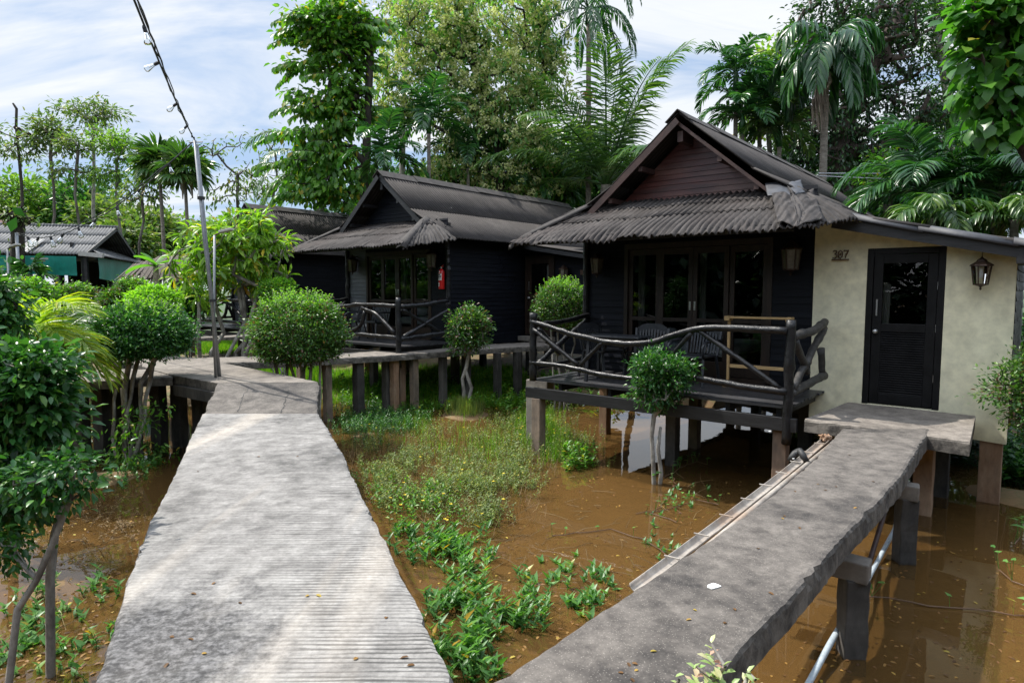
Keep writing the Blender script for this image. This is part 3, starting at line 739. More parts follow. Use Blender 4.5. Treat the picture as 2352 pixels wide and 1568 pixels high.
    corr(mb, (1.6,-.42,ZG+.02),(1.62,-.40,ZG+.02),(2.55,-.38,ZE-.02),(xr,ye,ze), courses=1, seed=seed+31, e=(.35,1,0), ragged=.09, jag=1.5, amp=.019, frac=[0,.3,1]); b(mb, 'porch_roof_return', 'roof_plain', smooth=True, solid=.009)
    mb = MB(); corr(mb, (-1.72,-.40,ZG-.02),(-1.70,-.42,ZG-.02),(xl+.1,ye,ze),(-2.5,-.38,ZE-.02), courses=1, seed=seed+32, e=(.1,1,0), ragged=.07, jag=1.5, amp=.019, frac=[0,.3,1])
    b(mb, 'porch_roof_return', 'roof_plain', smooth=True, solid=.009)
    for sx, xe in ((1, xr), (-1, xl+.1)):
        if patch and sx == 1: continue
        a_ = Vector((sx*1.6,-.42,ZG+.07)); c_ = Vector((xe,ye-.02,ze+.03)); d_ = (c_-a_).normalized(); sd = d_.cross(Vector((0,0,1))).normalized()
        mb = MB(); rr_ = random.Random(seed+sx); vs = []
        for i in range(7):
            p = a_.lerp(c_, i/6) + Vector((0,0,rr_.uniform(-.006,.01)-(.07 if i == 6 else 0)))
            hw = (.05 if sx < 0 else .12)
            lo_ = .03 if sx < 0 else 0; vs += [p - sd*hw - Vector((0,0,.05+lo_)), p + Vector((0,0,.01-lo_)), p + sd*hw - Vector((0,0,.05+lo_))]
        mb.add(vs, [(i*3+k,i*3+k+1,i*3+k+4,i*3+k+3) for i in range(6) for k in range(2)])
        b(mb, 'hip_cap', 'roof_plain', smooth=True, solid=.01, offset=0)
    if patch:   # bitumen sheet over the top of the right hip, crumpled sheet over the rest of it
        rr_ = random.Random(5); nzz = [[rr_.uniform(-1,1) for _ in range(9)] for _ in range(9)]
        def nn(u, v):
            x = min(7.99, max(0, u*8)); y = min(7.99, max(0, v*8)); i_, j_ = int(x), int(y); fx, fy = x-i_, y-j_
            return (nzz[j_][i_]*(1-fx)+nzz[j_][i_+1]*fx)*(1-fy)+(nzz[j_+1][i_]*(1-fx)+nzz[j_+1][i_+1]*fx)*fy
        def drape(v0, v1, wl, wr, off, cr, sag):
            def f(u, v):
                t_ = v0+(v1-v0)*v; h_ = Vector((1.60,-.40,ZG+.03)).lerp(Vector((2.12,-1.62,ze+.02)), t_)
                a_ = (.5-u)*2
                q_ = h_ + (Vector((-1,0,.0))*a_*wl if a_ > 0 else Vector((.33,.94,.13))*(-a_)*wr)
                rnd = -.05*math.exp(-(a_/.25)**2)
                k_ = max(0, (t_-.86)/.16)
                return q_ + Vector((0,-.02*k_,off + rnd + cr*nn(u, v) - sag*k_*k_*(1+.6*nn(v, u))))
            return f
        b(MB().grid(drape(.0,.36,.30,.30,.036,.010,0), 20, 10), 'roof_patch', 'roof_patch', smooth=True, solid=.006)
        b(MB().grid(drape(.30,1.0,.24,.5,.03,.03,.035), 26, 26), 'crumpled_sheet', 'roof_skirt', smooth=True, solid=.008)
    b(MB().bar((xl+.25,ye+.16,ze+.0),(xr-.1,ye+.16,ze+.0),.05,.1), 'eave_beam', 'beam')
    b(MB().bar((-1.95,-.1,ZG-.22),(1.95,-.1,ZG-.22),.06,.12), 'lintel_beam', 'beam')
    mb = MB()
    for k in range(7):
        x = -1.9+.62*k; mb.bar((x,-.05,ZG-.12),(x,ye+.1,ze-.02),.045,.07)
    b(mb, 'rafter', 'beam')
    # glass doors
    zt, zb = 3.42+dz, ZF+.02
    fr = b(MB().box(dx0,-.03,zb,dx0+.07,.07,zt).box(dx1-.07,-.03,zb,dx1,.07,zt).box(dx0+.07,-.03,zt-.09,dx1-.07,.07,zt).box(dx0+.07,-.03,zb-.03,dx1-.07,.07,zb+.05), 'door_frame', 'doorwood')
    wd = (dx1-dx0-.14)/4
    for k in range(4):
        xa = dx0+.07+wd*k+.003; xb = xa+wd-.006; y = .0 if k in (1,2) else .03
        st = .075; mid = 2.16+dz
        z0_, z1_ = zb+.055, zt-.095
        mb = MB().box(xa,y-.02,z0_,xa+st,y+.02,z1_).box(xb-st,y-.02,z0_,xb,y+.02,z1_).box(xa+st,y-.02,z1_-.1,xb-st,y+.02,z1_).box(xa+st,y-.02,z0_,xb-st,y+.02,z0_+.22).box(xa+st,y-.018,mid-.03,xb-st,y+.018,mid+.03)
        o = b(mb, 'glass_door', 'doorwood', bevel=.003)
        g = MB(); g.add([(xa+st,y+.004,z0_+.22),(xb-st,y+.004,z0_+.22),(xb-st,y+.004,mid-.03),(xa+st,y+.004,mid-.03),(xa+st,y+.004,mid+.03),(xb-st,y+.004,mid+.03),(xb-st,y+.004,z1_-.1),(xa+st,y+.004,z1_-.1)],[(0,1,2,3),(4,5,6,7)])
        b(g, 'pane', 'glass', o)
        if k in (1,2):
            xh = xb-st/2 if k == 1 else xa+st/2
            b(MB().box(xh-.014,y-.026,mid+.16,xh+.014,y-.018,mid+.30), 'handle', 'chrome', o)
    # deck
    yd = deck_y; xd0, xd1 = -1.86, 2.1
    mb = MB(); rng = random.Random(seed+50); y = yd
    while y < -.03:
        e2 = min(y+.118, -.025); mb.box(xd0+rng.uniform(-.02,.02), y, ZF+rng.uniform(-.002,.003)-.03, xd1+rng.uniform(-.02,.02), e2, ZF+rng.uniform(-.002,.003)); y += .124
    b(mb, 'deck_floor', 'deckwood')
    mb = MB()
    for x in (-1.4,-.5,.4,1.3,1.95): mb.box(x-.03,yd+.12,ZF-.16,x+.03,-.02,ZF-.034)
    b(mb, 'deck_joist', 'beam')
    b(MB().box(xd0-.1,yd-.06,ZF-.30,xd1+.12,yd,ZF-.13), 'deck_beam', 'beam', bevel=.006)
    yr = yd-.03
    zt_ = ZF+1.06
    for x in (xd0+.03, xd1+.0):
        b(wav([(x,yr-.0,ZF-.45 if x > 0 else ZF-.02),(x+.01,yr,zt_)], .057, seed+int(x*9)+70, knots=.05, n=14), 'newel_post', 'log', smooth=True)
    H = lambda pts: [(x, yr-.02, ZF+z) for x, z in pts]
    if annex == 'flush':
        b(wav(H([(-1.86,.93),(-1.5,.86),(-1.15,.77),(-.8,.72),(-.45,.66),(-.05,.66),(.3,.70),(.7,.86),(1.1,.94),(1.5,.94),(2.08,.93)]), (.038,.05), seed+80, n=14), 'handrail', 'log', smooth=True)
        b(wav(H([(-1.86,.27),(-1.2,.26),(-.4,.17),(.3,.17),(.7,.27),(1.2,.24),(1.6,.2),(2.1,.19)]), (.035,.048), seed+81, n=14), 'lower_rail', 'log', smooth=True)
        for pts, r_ in ((((-1.8,.80),(-.95,.30)),.036), (((-.93,.28),(-.5,.68)),.03), (((.95,.9),(2.02,.22)),.033), (((.85,.86),(.35,.3)),.034)):
            b(wav(H(pts), r_, seed+len(pts)+int(pts[0][0]*10), n=12, knots=.12), 'brace', 'log', smooth=True)
    else:
        b(wav(H([(-1.86,.9),(-1.2,.93),(-.6,.88),(0,.82),(.8,.9),(2.08,.88)]), .045, seed+80, n=12), 'handrail', 'log', smooth=True)
        b(wav(H([(-1.86,.2),(.2,.22),(2.08,.2)]), .045, seed+81, n=12), 'lower_rail', 'log', smooth=True)
        for pts in (((-1.5,.85),(-.6,.25)),((.9,.82),(1.4,.7),(2.0,.3)),((1.0,.75),(.85,.4),(.4,.24))): b(wav(H(pts), .045, seed+int(pts[0][0]*10), n=12), 'brace', 'log', smooth=True)
    # side rails back to the wall
    for x in (xd0+.03, xd1+.02):
        S = lambda pts: [(x+(o if len(q) > 2 else 0), q[0], ZF+q[1]) for q in pts for o in (q[2] if len(q) > 2 else 0,)]
        m_ = 'log_worn' if (x > 0 and annex == 'flush') else 'log'; y9 = -.12 if x < 0 else -.25
        b(wav(S([(yr+.04,.86,.0),((yr+y9)/2,.90,.06),(y9,.98,.0)]), .052 if x > 0 else .04, seed+91, n=12), 'handrail', m_, smooth=True)
        b(wav(S([(yr+.04,.16),(y9,.24)]), .055 if x > 0 else .04, seed+92, n=12), 'lower_rail', m_, smooth=True)
        if annex == 'flush' or x < 0:
            b(wav(S([(yr+.15,.8),(-1.0,.35)]), .045, seed+93, n=12), 'brace', m_, smooth=True)
            b(wav(S([(yr+.12,.22),(-1.05,.5),(y9-.02,.9)]), .045, seed+94, n=12), 'brace', m_, smooth=True)
            b(wav(S([(y9-.15,.62),(y9-.02,.25)]), .045, seed+95, n=12), 'brace', m_, smooth=True)
        else:
            b(wav(S([(yr+.1,.8),(-.2,.12)]), .04, seed+93, n=12), 'brace', m_, smooth=True)
            b(wav(S([(yr+.1,.2),(-.2,.78)]), .045, seed+94, n=12), 'brace', m_, smooth=True)
    # stilts
    rz = 0
    def stilt(x, y, top, w_=.19, m_='post'):
        g = loc[0]+x*U.x+y*V.x, loc[1]+x*U.y+y*V.y
        z0 = gz(*g)-.15
        b(MB().box(x-w_/2,y-w_/2,z0,x+w_/2,y+w_/2,top), 'stilt', m_, bevel=.01)
    for x, y, m_ in ((-1.75,yd+.02,'post'),(2.0,yd+.1,'orangepost'),(-1.75,.35,'orangepost'),(.0,.35,'post'),(1.75,.35,'darkpost'),(-1.75,3.3,'post'),(0,3.3,'darkpost'),(1.75,3.3,'darkpost'),(-1.75,6.5,'post'),(0,6.5,'darkpost'),(1.75,6.5,'darkpost'),(.2,-.9,'darkpost')):
        stilt(x, y, ZF-.3, .165, m_)
    b(MB().box(-1.9,.25,ZF-.3,1.9,.45,ZF-.1).box(-1.9,3.2,ZF-.3,1.9,3.4,ZF-.1).box(-1.9,6.4,ZF-.3,1.9,6.6,ZF-.1), 'ground_beam', 'darkpost')
    b(MB().box(-1.88,.02,ZF-.1,1.88,D-.02,ZF-.05), 'floor_slab', 'post')
    root['ZF'] = ZF
    return root, b, dict(ZF=ZF, ZE=ZE, ZR=ZR, D=D, xd0=xd0, xd1=xd1, yr=yr)

def louvre_door(root, b, x0, x1, z0, z1, y, mat, off=(0,0,0), glass='glass', knob_left=True):
    """panelled door with glass above and louvres below, in the plane y facing -y"""
    f = .075
    b(MB().box(x0,y-.05,z0,x0+f,y+.05,z1).box(x1-f,y-.05,z0,x1,y+.05,z1).box(x0+f,y-.05,z1-f,x1-f,y+.05,z1), 'door_frame', mat, root, bevel=.004)
    a, c = x0+f+.005, x1-f-.005; st = .11; mid = z0+(z1-z0)*.50
    d = b(MB().box(a,y-.03,z0+.015,a+st,y+.01,z1-f-.005).box(c-st,y-.03,z0+.015,c,y+.01,z1-f-.005).box(a+st,y-.03,z1-f-.125,c-st,y+.01,z1-f-.005).box(a+st,y-.03,mid-.06,c-st,y+.01,mid+.05).box(a+st,y-.03,z0+.015,c-st,y+.01,z0+.15), 'door', mat, root, bevel=.004)
    mb = MB(); z = z0+.155
    while z < mid-.065:
        mb.add([(a+st,y-.026,z),(c-st,y-.026,z),(c-st,y+.0,z+.034),(a+st,y+.0,z+.034),(a+st,y-.026,z+.008),(c-st,y-.026,z+.008)],[(0,1,5,4),(4,5,2,3)]); z += .031
    mb.box(a+st,y+.002,z0+.15,c-st,y+.008,mid-.06)
    b(mb, 'louvre_panel', mat, d)
    g = MB().add([(a+st,y-.008,mid+.05),(c-st,y-.008,mid+.05),(c-st,y-.008,z1-f-.125),(a+st,y-.008,z1-f-.125)],[(0,1,2,3)]) or None
    gg = MB(); gg.add([(a+st,y-.008,mid+.05),(c-st,y-.008,mid+.05),(c-st,y-.008,z1-f-.125),(a+st,y-.008,z1-f-.125)],[(0,1,2,3)]); b(gg, 'pane', glass, d)
    kx = a+.05
    k = MB().lathe([(.004,0),(.03,.004),(.03,.01),(.012,.014),(.012,.03),(.028,.04),(.032,.055),(.022,.066),(.004,.068)], n=14)
    k.v = [(kx+p[0], y-.03-p[2], z0+.99+p[1]) for p in k.v]; b(k, 'knob', 'chrome', d, smooth=True)
    b(MB().box(kx-.006,y-.055,z0+1.2,kx+.012,y-.045,z0+1.42).box(kx-.006,y-.05,z0+1.2,kx+.012,y-.03,z0+1.22).box(kx-.006,y-.05,z0+1.4,kx+.012,y-.03,z0+1.42), 'pull_handle', 'chrome', d)
    for zz in (.35,1.0,1.55): b(MB().box(c+.0,y-.034,z0+zz,c+.012,y-.028,z0+zz+.1), 'hinge', 'chrome', d)
    return d

# --- bungalow 307, nearest
H1, b1, q1 = bungalow(Vector((2.847,10.557,0)), 0, 'nearest dark timber bungalow, with red brown gable and cream plastered room at its right', 'flush', 100, patch=True)
mw = MB()
def xz(mb, poly, y0, y1):
    n = len(poly); mb.add([(p[0],y0,p[1]) for p in poly]+[(p[0],y1,p[1]) for p in poly], [tuple(range(n)), tuple(range(2*n-1,n-1,-1))]+[(i,n+i,n+(i+1)%n,(i+1)%n) for i in range(n)])
ya, yb_ = -.045, .1
DX0, DX1, DZ0, DZ1 = 2.575, 3.47, 1.10, 3.2
rz_ = lambda x: 3.58-.02-(x-2.42)*.235 if x > 2.42 else 3.60+(2.42-x)*.3
xz(mw, [(1.9,.80),(DX0,.80),(DX0,rz_(DX0)-.02),(2.42,rz_(2.42)),(1.9,3.70)], ya, yb_)
xz(mw, [(DX0,DZ1),(DX1,DZ1),(DX1,rz_(DX1)-.02),(DX0,rz_(DX0)-.02)], ya, yb_)
xz(mw, [(DX0,.80),(DX1,.80),(DX1,DZ0),(DX0,DZ0)], ya, yb_)
xz(mw, [(DX1,.80),(4.18,.76),(4.18,rz_(4.18)-.04),(DX1,rz_(DX1)-.02)], ya, yb_)
b1(mw, 'plastered_wall', 'cream')
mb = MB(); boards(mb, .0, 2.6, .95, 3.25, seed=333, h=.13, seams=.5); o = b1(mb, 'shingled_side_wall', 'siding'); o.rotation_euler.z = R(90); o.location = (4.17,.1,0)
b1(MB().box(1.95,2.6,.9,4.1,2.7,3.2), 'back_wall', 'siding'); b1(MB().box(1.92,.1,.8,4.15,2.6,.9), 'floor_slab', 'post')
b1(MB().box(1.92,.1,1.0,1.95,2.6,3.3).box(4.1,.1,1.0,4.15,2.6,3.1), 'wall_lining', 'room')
louvre_door(H1, b1, DX0+.003, DX1-.003, DZ0, DZ1-.003, -.0, 'blackdoor')
ct = MB().grid(lambda u, v: (2.70+.13*u*(1-.35*v)+.05*v, .16+.02*math.sin(u*25), 2.1+.62*(v)), 20, 4); b1(ct, 'door_curtain', 'curtain')
mb = MB()
y0_ = -.42
corr(mb, (2.36,y0_,3.635),(2.36,3.0,3.635),(3.3,3.0,3.40),(3.3,y0_,3.40), courses=1, seed=140, e=(0,1,0), jag=.4)
corr(mb, (3.26,y0_,3.395),(3.26,3.0,3.395),(4.95,3.0,3.03),(4.95,y0_,3.03), courses=1, seed=141, e=(0,1,0), jag=.4)
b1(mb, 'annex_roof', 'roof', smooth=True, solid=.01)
mb = MB()
for (xa,za,xb,zb) in ((1.95,3.735,2.42,3.625),(2.38,3.66,3.25,3.425),(3.2,3.455,4.2,3.215),(4.15,3.245,5.0,3.05)):
    vs = []
    for i in range(9):
        a_ = i/8*math.pi*.9; 
        for (x, z) in ((xa,za),(xb,zb)): vs.append((x, y0_-.02+.13*(1-math.cos(a_))*.6, z-.075+.085*math.sin(a_)))
    mb.add(vs, [(i*2,i*2+1,i*2+3,i*2+2) for i in range(8)])
b1(mb, 'roof_edge_cap', 'roof_patch', smooth=True, solid=.008, offset=0)
b1(MB().bar((2.2,y0_+.05,3.54),(5.0,y0_+.05,2.90),.035,.13), 'fascia_board', 'beam')
b1(MB().bar((4.22,-.42,3.0),(4.22,.3,3.0),.07,.1), 'rafter_end', 'beam')
def stilt1(x,y,top,w_,m_):
    g = (H1.location.x+x*U.x+y*V.x, H1.location.y+x*U.y+y*V.y); b1(MB().box(x-w_/2,y-w_/2,gz(*g)-.2,x+w_/2,y+w_/2,top), 'stilt', m_, bevel=.01)
stilt1(4.03,.09,.80,.23,'orangepost'); stilt1(3.2,.9,.8,.2,'darkpost'); stilt1(4.0,2.4,.8,.2,'darkpost'); stilt1(2.3,1.2,.8,.2,'darkpost'); stilt1(2.25,-.35,.95,.2,'darkpost')
# old grey beam stub at the left of the deck
b1(MB().box(-2.35,-1.25,.93,-1.9,-1.05,1.12).box(-2.35,-1.25,-.1,-2.15,-1.05,.93), 'beam_stub', 'concrete', bevel=.012)
# number on the cream wall: strokes traced as tubes
def stroke_number(text, loc, s, root_rz):
    t = empty('house_number', loc, root_rz, 'brown metal house number 307 on the cream wall left of the black door', 'house number')
    shapes = {'3': [[(.05,.85),(.2,1),(.42,.98),(.5,.8),(.42,.6),(.25,.54)],[(.25,.54),(.45,.48),(.54,.28),(.42,.06),(.2,0),(.03,.14)]],
              '0': [[(.28,1),(.08,.8),(.02,.5),(.08,.18),(.28,0),(.48,.18),(.54,.5),(.48,.8),(.28,1)],[(.28,.62),(.22,.52),(.28,.42),(.34,.52),(.28,.62)]],
              '7': [[(.02,.82),(.06,1),(.3,.94),(.54,1),(.4,.6),(.27,.3),(.22,0)],[(.16,.5),(.46,.52)]]}
    for k, ch in enumerate(text):
        mb = MB()
        for st in shapes[ch]:
            pts = [(k*.66*s + p[0]*s, -.01, p[1]*s) for p in st]
            mb.tube(pts, [.065*s*(1.15 if 0 < i < len(pts)-1 else .8) for i in range(len(pts))], 6)
        mb.build('digit', MT['number'], t)
    MB().box(-.06*s,-.02,-.26*s,1.95*s,.0,-.1*s).build('base_bar', MT['number'], t)
    return t
def loc1(x, y, z): return Vector((H1.location.x+x*U.x+y*V.x, H1.location.y+x*U.y+y*V.y, z))
stroke_number('307', loc1(2.14,-.06,3.08), .108, -A)
lantern(loc1(3.85,-.24,2.88), -A, .98, 'bronze lantern hanging on a chain before the cream wall right of the door', hook=.25, group='lanterns on the nearest bungalow')
lantern(loc1(1.62,-.17,3.15), -A, 1.25, 'dim lantern high on the black boards, between the glass doors and the cream wall', group='lanterns on the nearest bungalow')
lantern(loc1(-1.63,-.17,3.12), -A, 1.1, 'lantern on the black boards at the left end of the nearest porch', group='lanterns on the nearest bungalow')

# --- second and third bungalows
L2_ = Vector((-2.964,16.711,0)); L3_ = Vector((-8.764,22.911,0))
def dark_annex(root, b, q, loc, tagno):
    ZF, ZE = q['ZF'], q['ZE']; y = 2.85
    mb = MB(); boards(mb, 1.9, 2.0, ZF-.1, ZE-.1, seed=501, face=y); boards(mb, 2.95, 4.4, ZF-.4, ZE-.15, seed=502, face=y, clip=None); boards(mb, 2.0, 2.95, 3.33+.2, ZE-.1, seed=503, face=y)
    b(mb, 'annex_wall', 'siding')
    b(MB().box(1.95,y+.9,ZF-.4,4.4,y+1.0,ZE-.2), 'annex_back_wall', 'siding')
    louvre_door(root, b, 2.0, 2.95, ZF+.02, 3.33+.2, y-.02, 'doorwood')
    ct = MB().grid(lambda u, v: (2.62+.2*u*(1-.3*(1-v)), y+.08+.015*math.sin(u*25), 2.5+.8*v), 16, 3); b(ct, 'door_curtain', 'curtain')
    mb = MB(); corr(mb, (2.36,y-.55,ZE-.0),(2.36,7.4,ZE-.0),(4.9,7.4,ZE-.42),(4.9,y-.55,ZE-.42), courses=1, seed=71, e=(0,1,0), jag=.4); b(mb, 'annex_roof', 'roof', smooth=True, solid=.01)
    b(MB().bar((2.3,y-.5,ZE-.07),(4.9,y-.5,ZE-.49),.03,.1), 'fascia_board', 'beam')
    b(MB().box(1.98,y-.35,ZF-.12,3.0,y-.06,ZF+.0), 'doorstep', 'concrete')
H2, b2_, q2 = bungalow(L2_, .2, 'middle dark timber bungalow with a red extinguisher beside its glass doors', 'back', 200, detail=False)
dark_annex(H2, b2_, q2, L2_, 2)
H3, b3_, q3 = bungalow(L3_, .2, 'farthest dark timber bungalow, half hidden behind the long leaved tree', 'back', 300, detail=False)
def loc2(x, y, z): return Vector((L2_.x+x*U.x+y*V.x, L2_.y+x*U.y+y*V.y, z))
def loc3(x, y, z): return Vector((L3_.x+x*U.x+y*V.x, L3_.y+x*U.y+y*V.y, z))
lantern(loc2(1.5,-.17,3.4), -A, 1.3, 'lantern above the red extinguisher on the middle bungalow', group='lanterns on the middle bungalow')
lantern(loc2(-1.55,-.17,3.36), -A, 1.3, 'lantern at the left end of the middle bungalow front', group='lanterns on the middle bungalow')
lantern(loc3(1.55,-.17,3.3), -A, 1.3, 'faint lantern on the front of the farthest bungalow')
lantern(loc2(3.35,2.65,3.1), -A, 1.1, 'faint lantern right of the louvred side door of the middle bungalow')

def extinguisher(loc, rz, label, s=1.0):
    t = empty('fire_extinguisher', loc, rz, label, 'extinguisher', 'fire extinguishers')
    t.scale = (s, s, s)
    MB().lathe([(.0,0),(.085,.0),(.092,.02),(.092,.46),(.085,.52),(.06,.565),(.032,.585),(.03,.61)], n=20).build('cylinder', MT['red'], t, smooth=True)
    MB().lathe([(.02,.6),(.032,.61),(.032,.65),(.015,.66)], n=10).build('valve', MT['chrome'], t)
    MB().bar((0,0,.66),(.10,-.02,.70),.025,.012).bar((0,0,.645),(.09,-.02,.65),.025,.012).build('lever', MT['red'], t)
    MB().tube([(0,0,.63),(-.08,-.02,.63),(-.12,-.03,.55),(-.112,-.03,.3),(-.10,-.03,.12)], .012, 8).build('hose', MT['rubber'], t, smooth=True)
    def lab(z0, z1, a0, a1, m, n_, r=.0935, par=t):
        mb = MB().grid(lambda u, v: (r*math.sin(a0+(a1-a0)*u), -r*math.cos(a0+(a1-a0)*u), z0+(z1-z0)*v), 10, 1); return mb.build(n_, MT[m], par)
    l1 = lab(.26,.46,-.8,.8,'white','label_plate'); lab(.405,.45,-.7,.4,'ink','label_heading',.0945,l1)
    lab(.33,.38,-.6,-.25,'ink','label_print',.0945,l1); lab(.33,.38,-.15,.2,'ink','label_print',.0945,l1); lab(.33,.38,.3,.6,'ink','label_print',.0945,l1)
    lab(.29,.30,-.7,.7,'ink','label_print',.0945,l1); lab(.385,.395,-.7,.7,'ink','label_print',.0945,l1)
    lab(.09,.19,-.75,.0,'white','label_plate'); lab(.49,.53,-.3,.3,'white','label_plate',.0895)
    return t
extinguisher(loc2(1.80,-.13,2.66), -A, 'red fire extinguisher on the front corner of the middle bungalow', .8)
extinguisher(loc3(1.2,-.15,2.5), -A, 'red fire extinguisher behind the long leaved tree, on the farthest bungalow')
b2_(MB().box(3.75,2.8,3.02,3.98,2.815,3.14), 'number_sign', 'number')

# --- things on the porches
def chair(loc, rz, label, s=1.0, grp='slatted porch chairs'):
    t = empty('garden_chair', loc, rz, label, 'chair', grp); m = MT['plastic']
    MB().box(-.24,-.24,.42,.24,.22,.45).build('seat', m, t, bevel=.01)
    # back leans along +y with curved top
    bk = MB(); n = 9
    for i in range(n):
        x = -.19+.38*i/(n-1); top = .88-.5*abs(x)**2.0*2
        bk.bar((x,.22,.46),(x*1.04,.30,top-.09),.024,.014,up=(0,1,0))
    pts = []
    for i in range(13):
        u = -1+2*i/12; pts.append((u*.27, .31-.0*u*u, .86-.10*abs(u)**3.5))
    for i in range(12):
        a_, c_ = pts[i], pts[i+1]
        bk.add([(a_[0],a_[1]-.012,a_[2]-.13),(c_[0],c_[1]-.012,c_[2]-.13),(c_[0],c_[1],c_[2]+.02),(a_[0],a_[1],a_[2]+.02),(a_[0],a_[1]+.012,a_[2]-.13),(c_[0],c_[1]+.012,c_[2]-.13)],[(0,1,2,3),(5,4,3,2),(1,0,4,5)])
    bk.bar((-.25,.22,.44),(-.27,.305,.8),.035,.02,up=(0,1,0)).bar((.25,.22,.44),(.27,.305,.8),.035,.02,up=(0,1,0))
    bk.build('backrest', m, t)
    for sx in (-1,1):
        MB().tube([(sx*.27,.25,.66),(sx*.28,0,.67),(sx*.28,-.22,.66),(sx*.28,-.3,.60),(sx*.27,-.28,.5),(sx*.26,-.22,.43)], .022, 8).build('armrest', m, t, smooth=True)
        MB().bar((sx*.24,-.2,.43),(sx*.27,-.27,0),.035,.035).build('leg', m, t); MB().bar((sx*.24,.2,.43),(sx*.26,.3,0),.035,.035).build('leg', m, t)
    return t
def table(loc, rz, label, w_=1.0, d_=.6):
    t = empty('porch_table', loc, rz, label, 'table', 'dark porch tables'); m = MT['plastic']
    mb = MB(); 
    for i in range(7): mb.box(-w_/2,-d_/2+d_/7*i,.70,w_/2,-d_/2+d_/7*i+d_/7-.01,.725)
    mb.build('tabletop', m, t, bevel=.004)
    MB().box(-w_/2+.05,-d_/2+.05,.64,w_/2-.05,d_/2-.05,.698).build('apron', m, t)
    for sx in (-1,1):
        for sy in (-1,1): MB().bar((sx*(w_/2-.08),sy*(d_/2-.08),.66),(sx*(w_/2-.05),sy*(d_/2-.05),0),.045,.045).build('leg', m, t)
    return t
zf = q1['ZF']+.003
chair(loc1(-.42,-.62,zf), -A+R(8), 'left one of the two dark slatted chairs on the nearest porch')
chair(loc1(.42,-.66,zf), -A-R(4), 'right one of the two dark slatted chairs on the nearest porch')
chair(loc1(-1.1,-.8,zf), -A+R(80), 'dark armchair at the left end of the nearest porch, side on')
table(loc1(-.62,-1.18,zf), -A+R(4), 'dark slatted table between the wavy handrail and the porch chairs', .95, .5)
t = empty('towel_rack', loc1(1.27,-.42,zf), -A+R(3), 'raw pine towel rack standing on the nearest porch', 'towel rack'); PM = MT['pine']
for sx in (-1,1):
    MB().bar((sx*.42,0,.03),(sx*.42,0,.98),.035,.045,up=(0,1,0)).build('upright', PM, t, bevel=.004)
    MB().box(sx*.42-.05 if sx < 0 else sx*.42-.03,-.09,.97,sx*.42+.03 if sx < 0 else sx*.42+.05,.09,1.04).build('top_block', PM, t, bevel=.01)
    MB().box(sx*.42-.025,-.17,0,sx*.42+.025,.17,.035).build('foot', PM, t, bevel=.006)
MB().bar((-.40,-.06,1.02),(.40,-.06,1.02),.04,.028).bar((-.40,.06,1.02),(.40,.06,1.02),.04,.028).build('top_rail', PM, t, bevel=.004)
MB().bar((-.40,0,.3),(.40,0,.3),.025,.05).build('lower_rail', PM, t, bevel=.004)
# beds and curtains behind the glass
def bed(loc, rz, label):
    t = empty('bed', loc, rz, label, 'bed', 'beds seen through the glass doors')
    MB().box(-.9,-.75,.02,.9,.85,.32).build('base', MT['doorwood'], t)
    MB().box(-.9,-.77,.32,.9,.87,.52).build('mattress', MT['linen'], t, bevel=.05)
    for sx in (-1,1):
        mb = MB().lathe([(.0,-.5),(.6,-.42),(.95,-.1),(1,.1),(.7,.42),(0,.5)], n=14); mb.v = [(sx*.42+p[0]*.36, -.5+p[1]*.2, .66+p[2]*.22) for p in mb.v]
        mb.build('pillow', MT['linen'], t, smooth=True)
    return t
bed(loc1(-.4,1.2,zf), -A, 'bed with white pillows inside the nearest bungalow')
bed(loc2(.55,1.2,q2['ZF']), -A, 'bed with white linen inside the middle bungalow')
def curtain(loc, rz, label, w_, z0, z1, seed=0):
    mb = MB().grid(lambda u, v: (w_*(u-.5)*(1-.12*math.sin(v*3)), .035*math.sin(u*38)+.02*math.sin(u*17), z0+(z1-z0)*v), 60, 5)
    o = mb.build('curtain', MT['curtain'], smooth=True); o.location = loc; o.rotation_euler.z = rz
    tag(o, label, 'curtain', 'curtains inside the bungalows'); return o
curtain(loc1(.12,.28,0), -A, 'pale curtain behind the second glass door of the nearest bungalow', .12, 1.3, 3.3)
curtain(loc1(1.13,.28,0), -A, 'pale curtain gathered at the right end of the nearest glass doors', .12, 1.3, 3.3)
curtain(loc1(-1.0,.28,0), -A, 'pale curtain gathered at the left end of the nearest glass doors', .14, 1.3, 3.3)
curtain(loc2(.02,.25,0), -A, 'pale curtain in the middle bungalow doors', .18, 2.0, 3.45)
z2 = q2['ZF']+.003
chair(loc2(.05,-.75,z2), -A+R(10), 'right dark slatted chair on the middle porch')
chair(loc2(-.7,-.85,z2), -A-R(15), 'left dark slatted chair on the middle porch')
table(loc2(-1.2,-1.0,z2), -A, 'dark table at the left end of the middle porch', .8, .55)
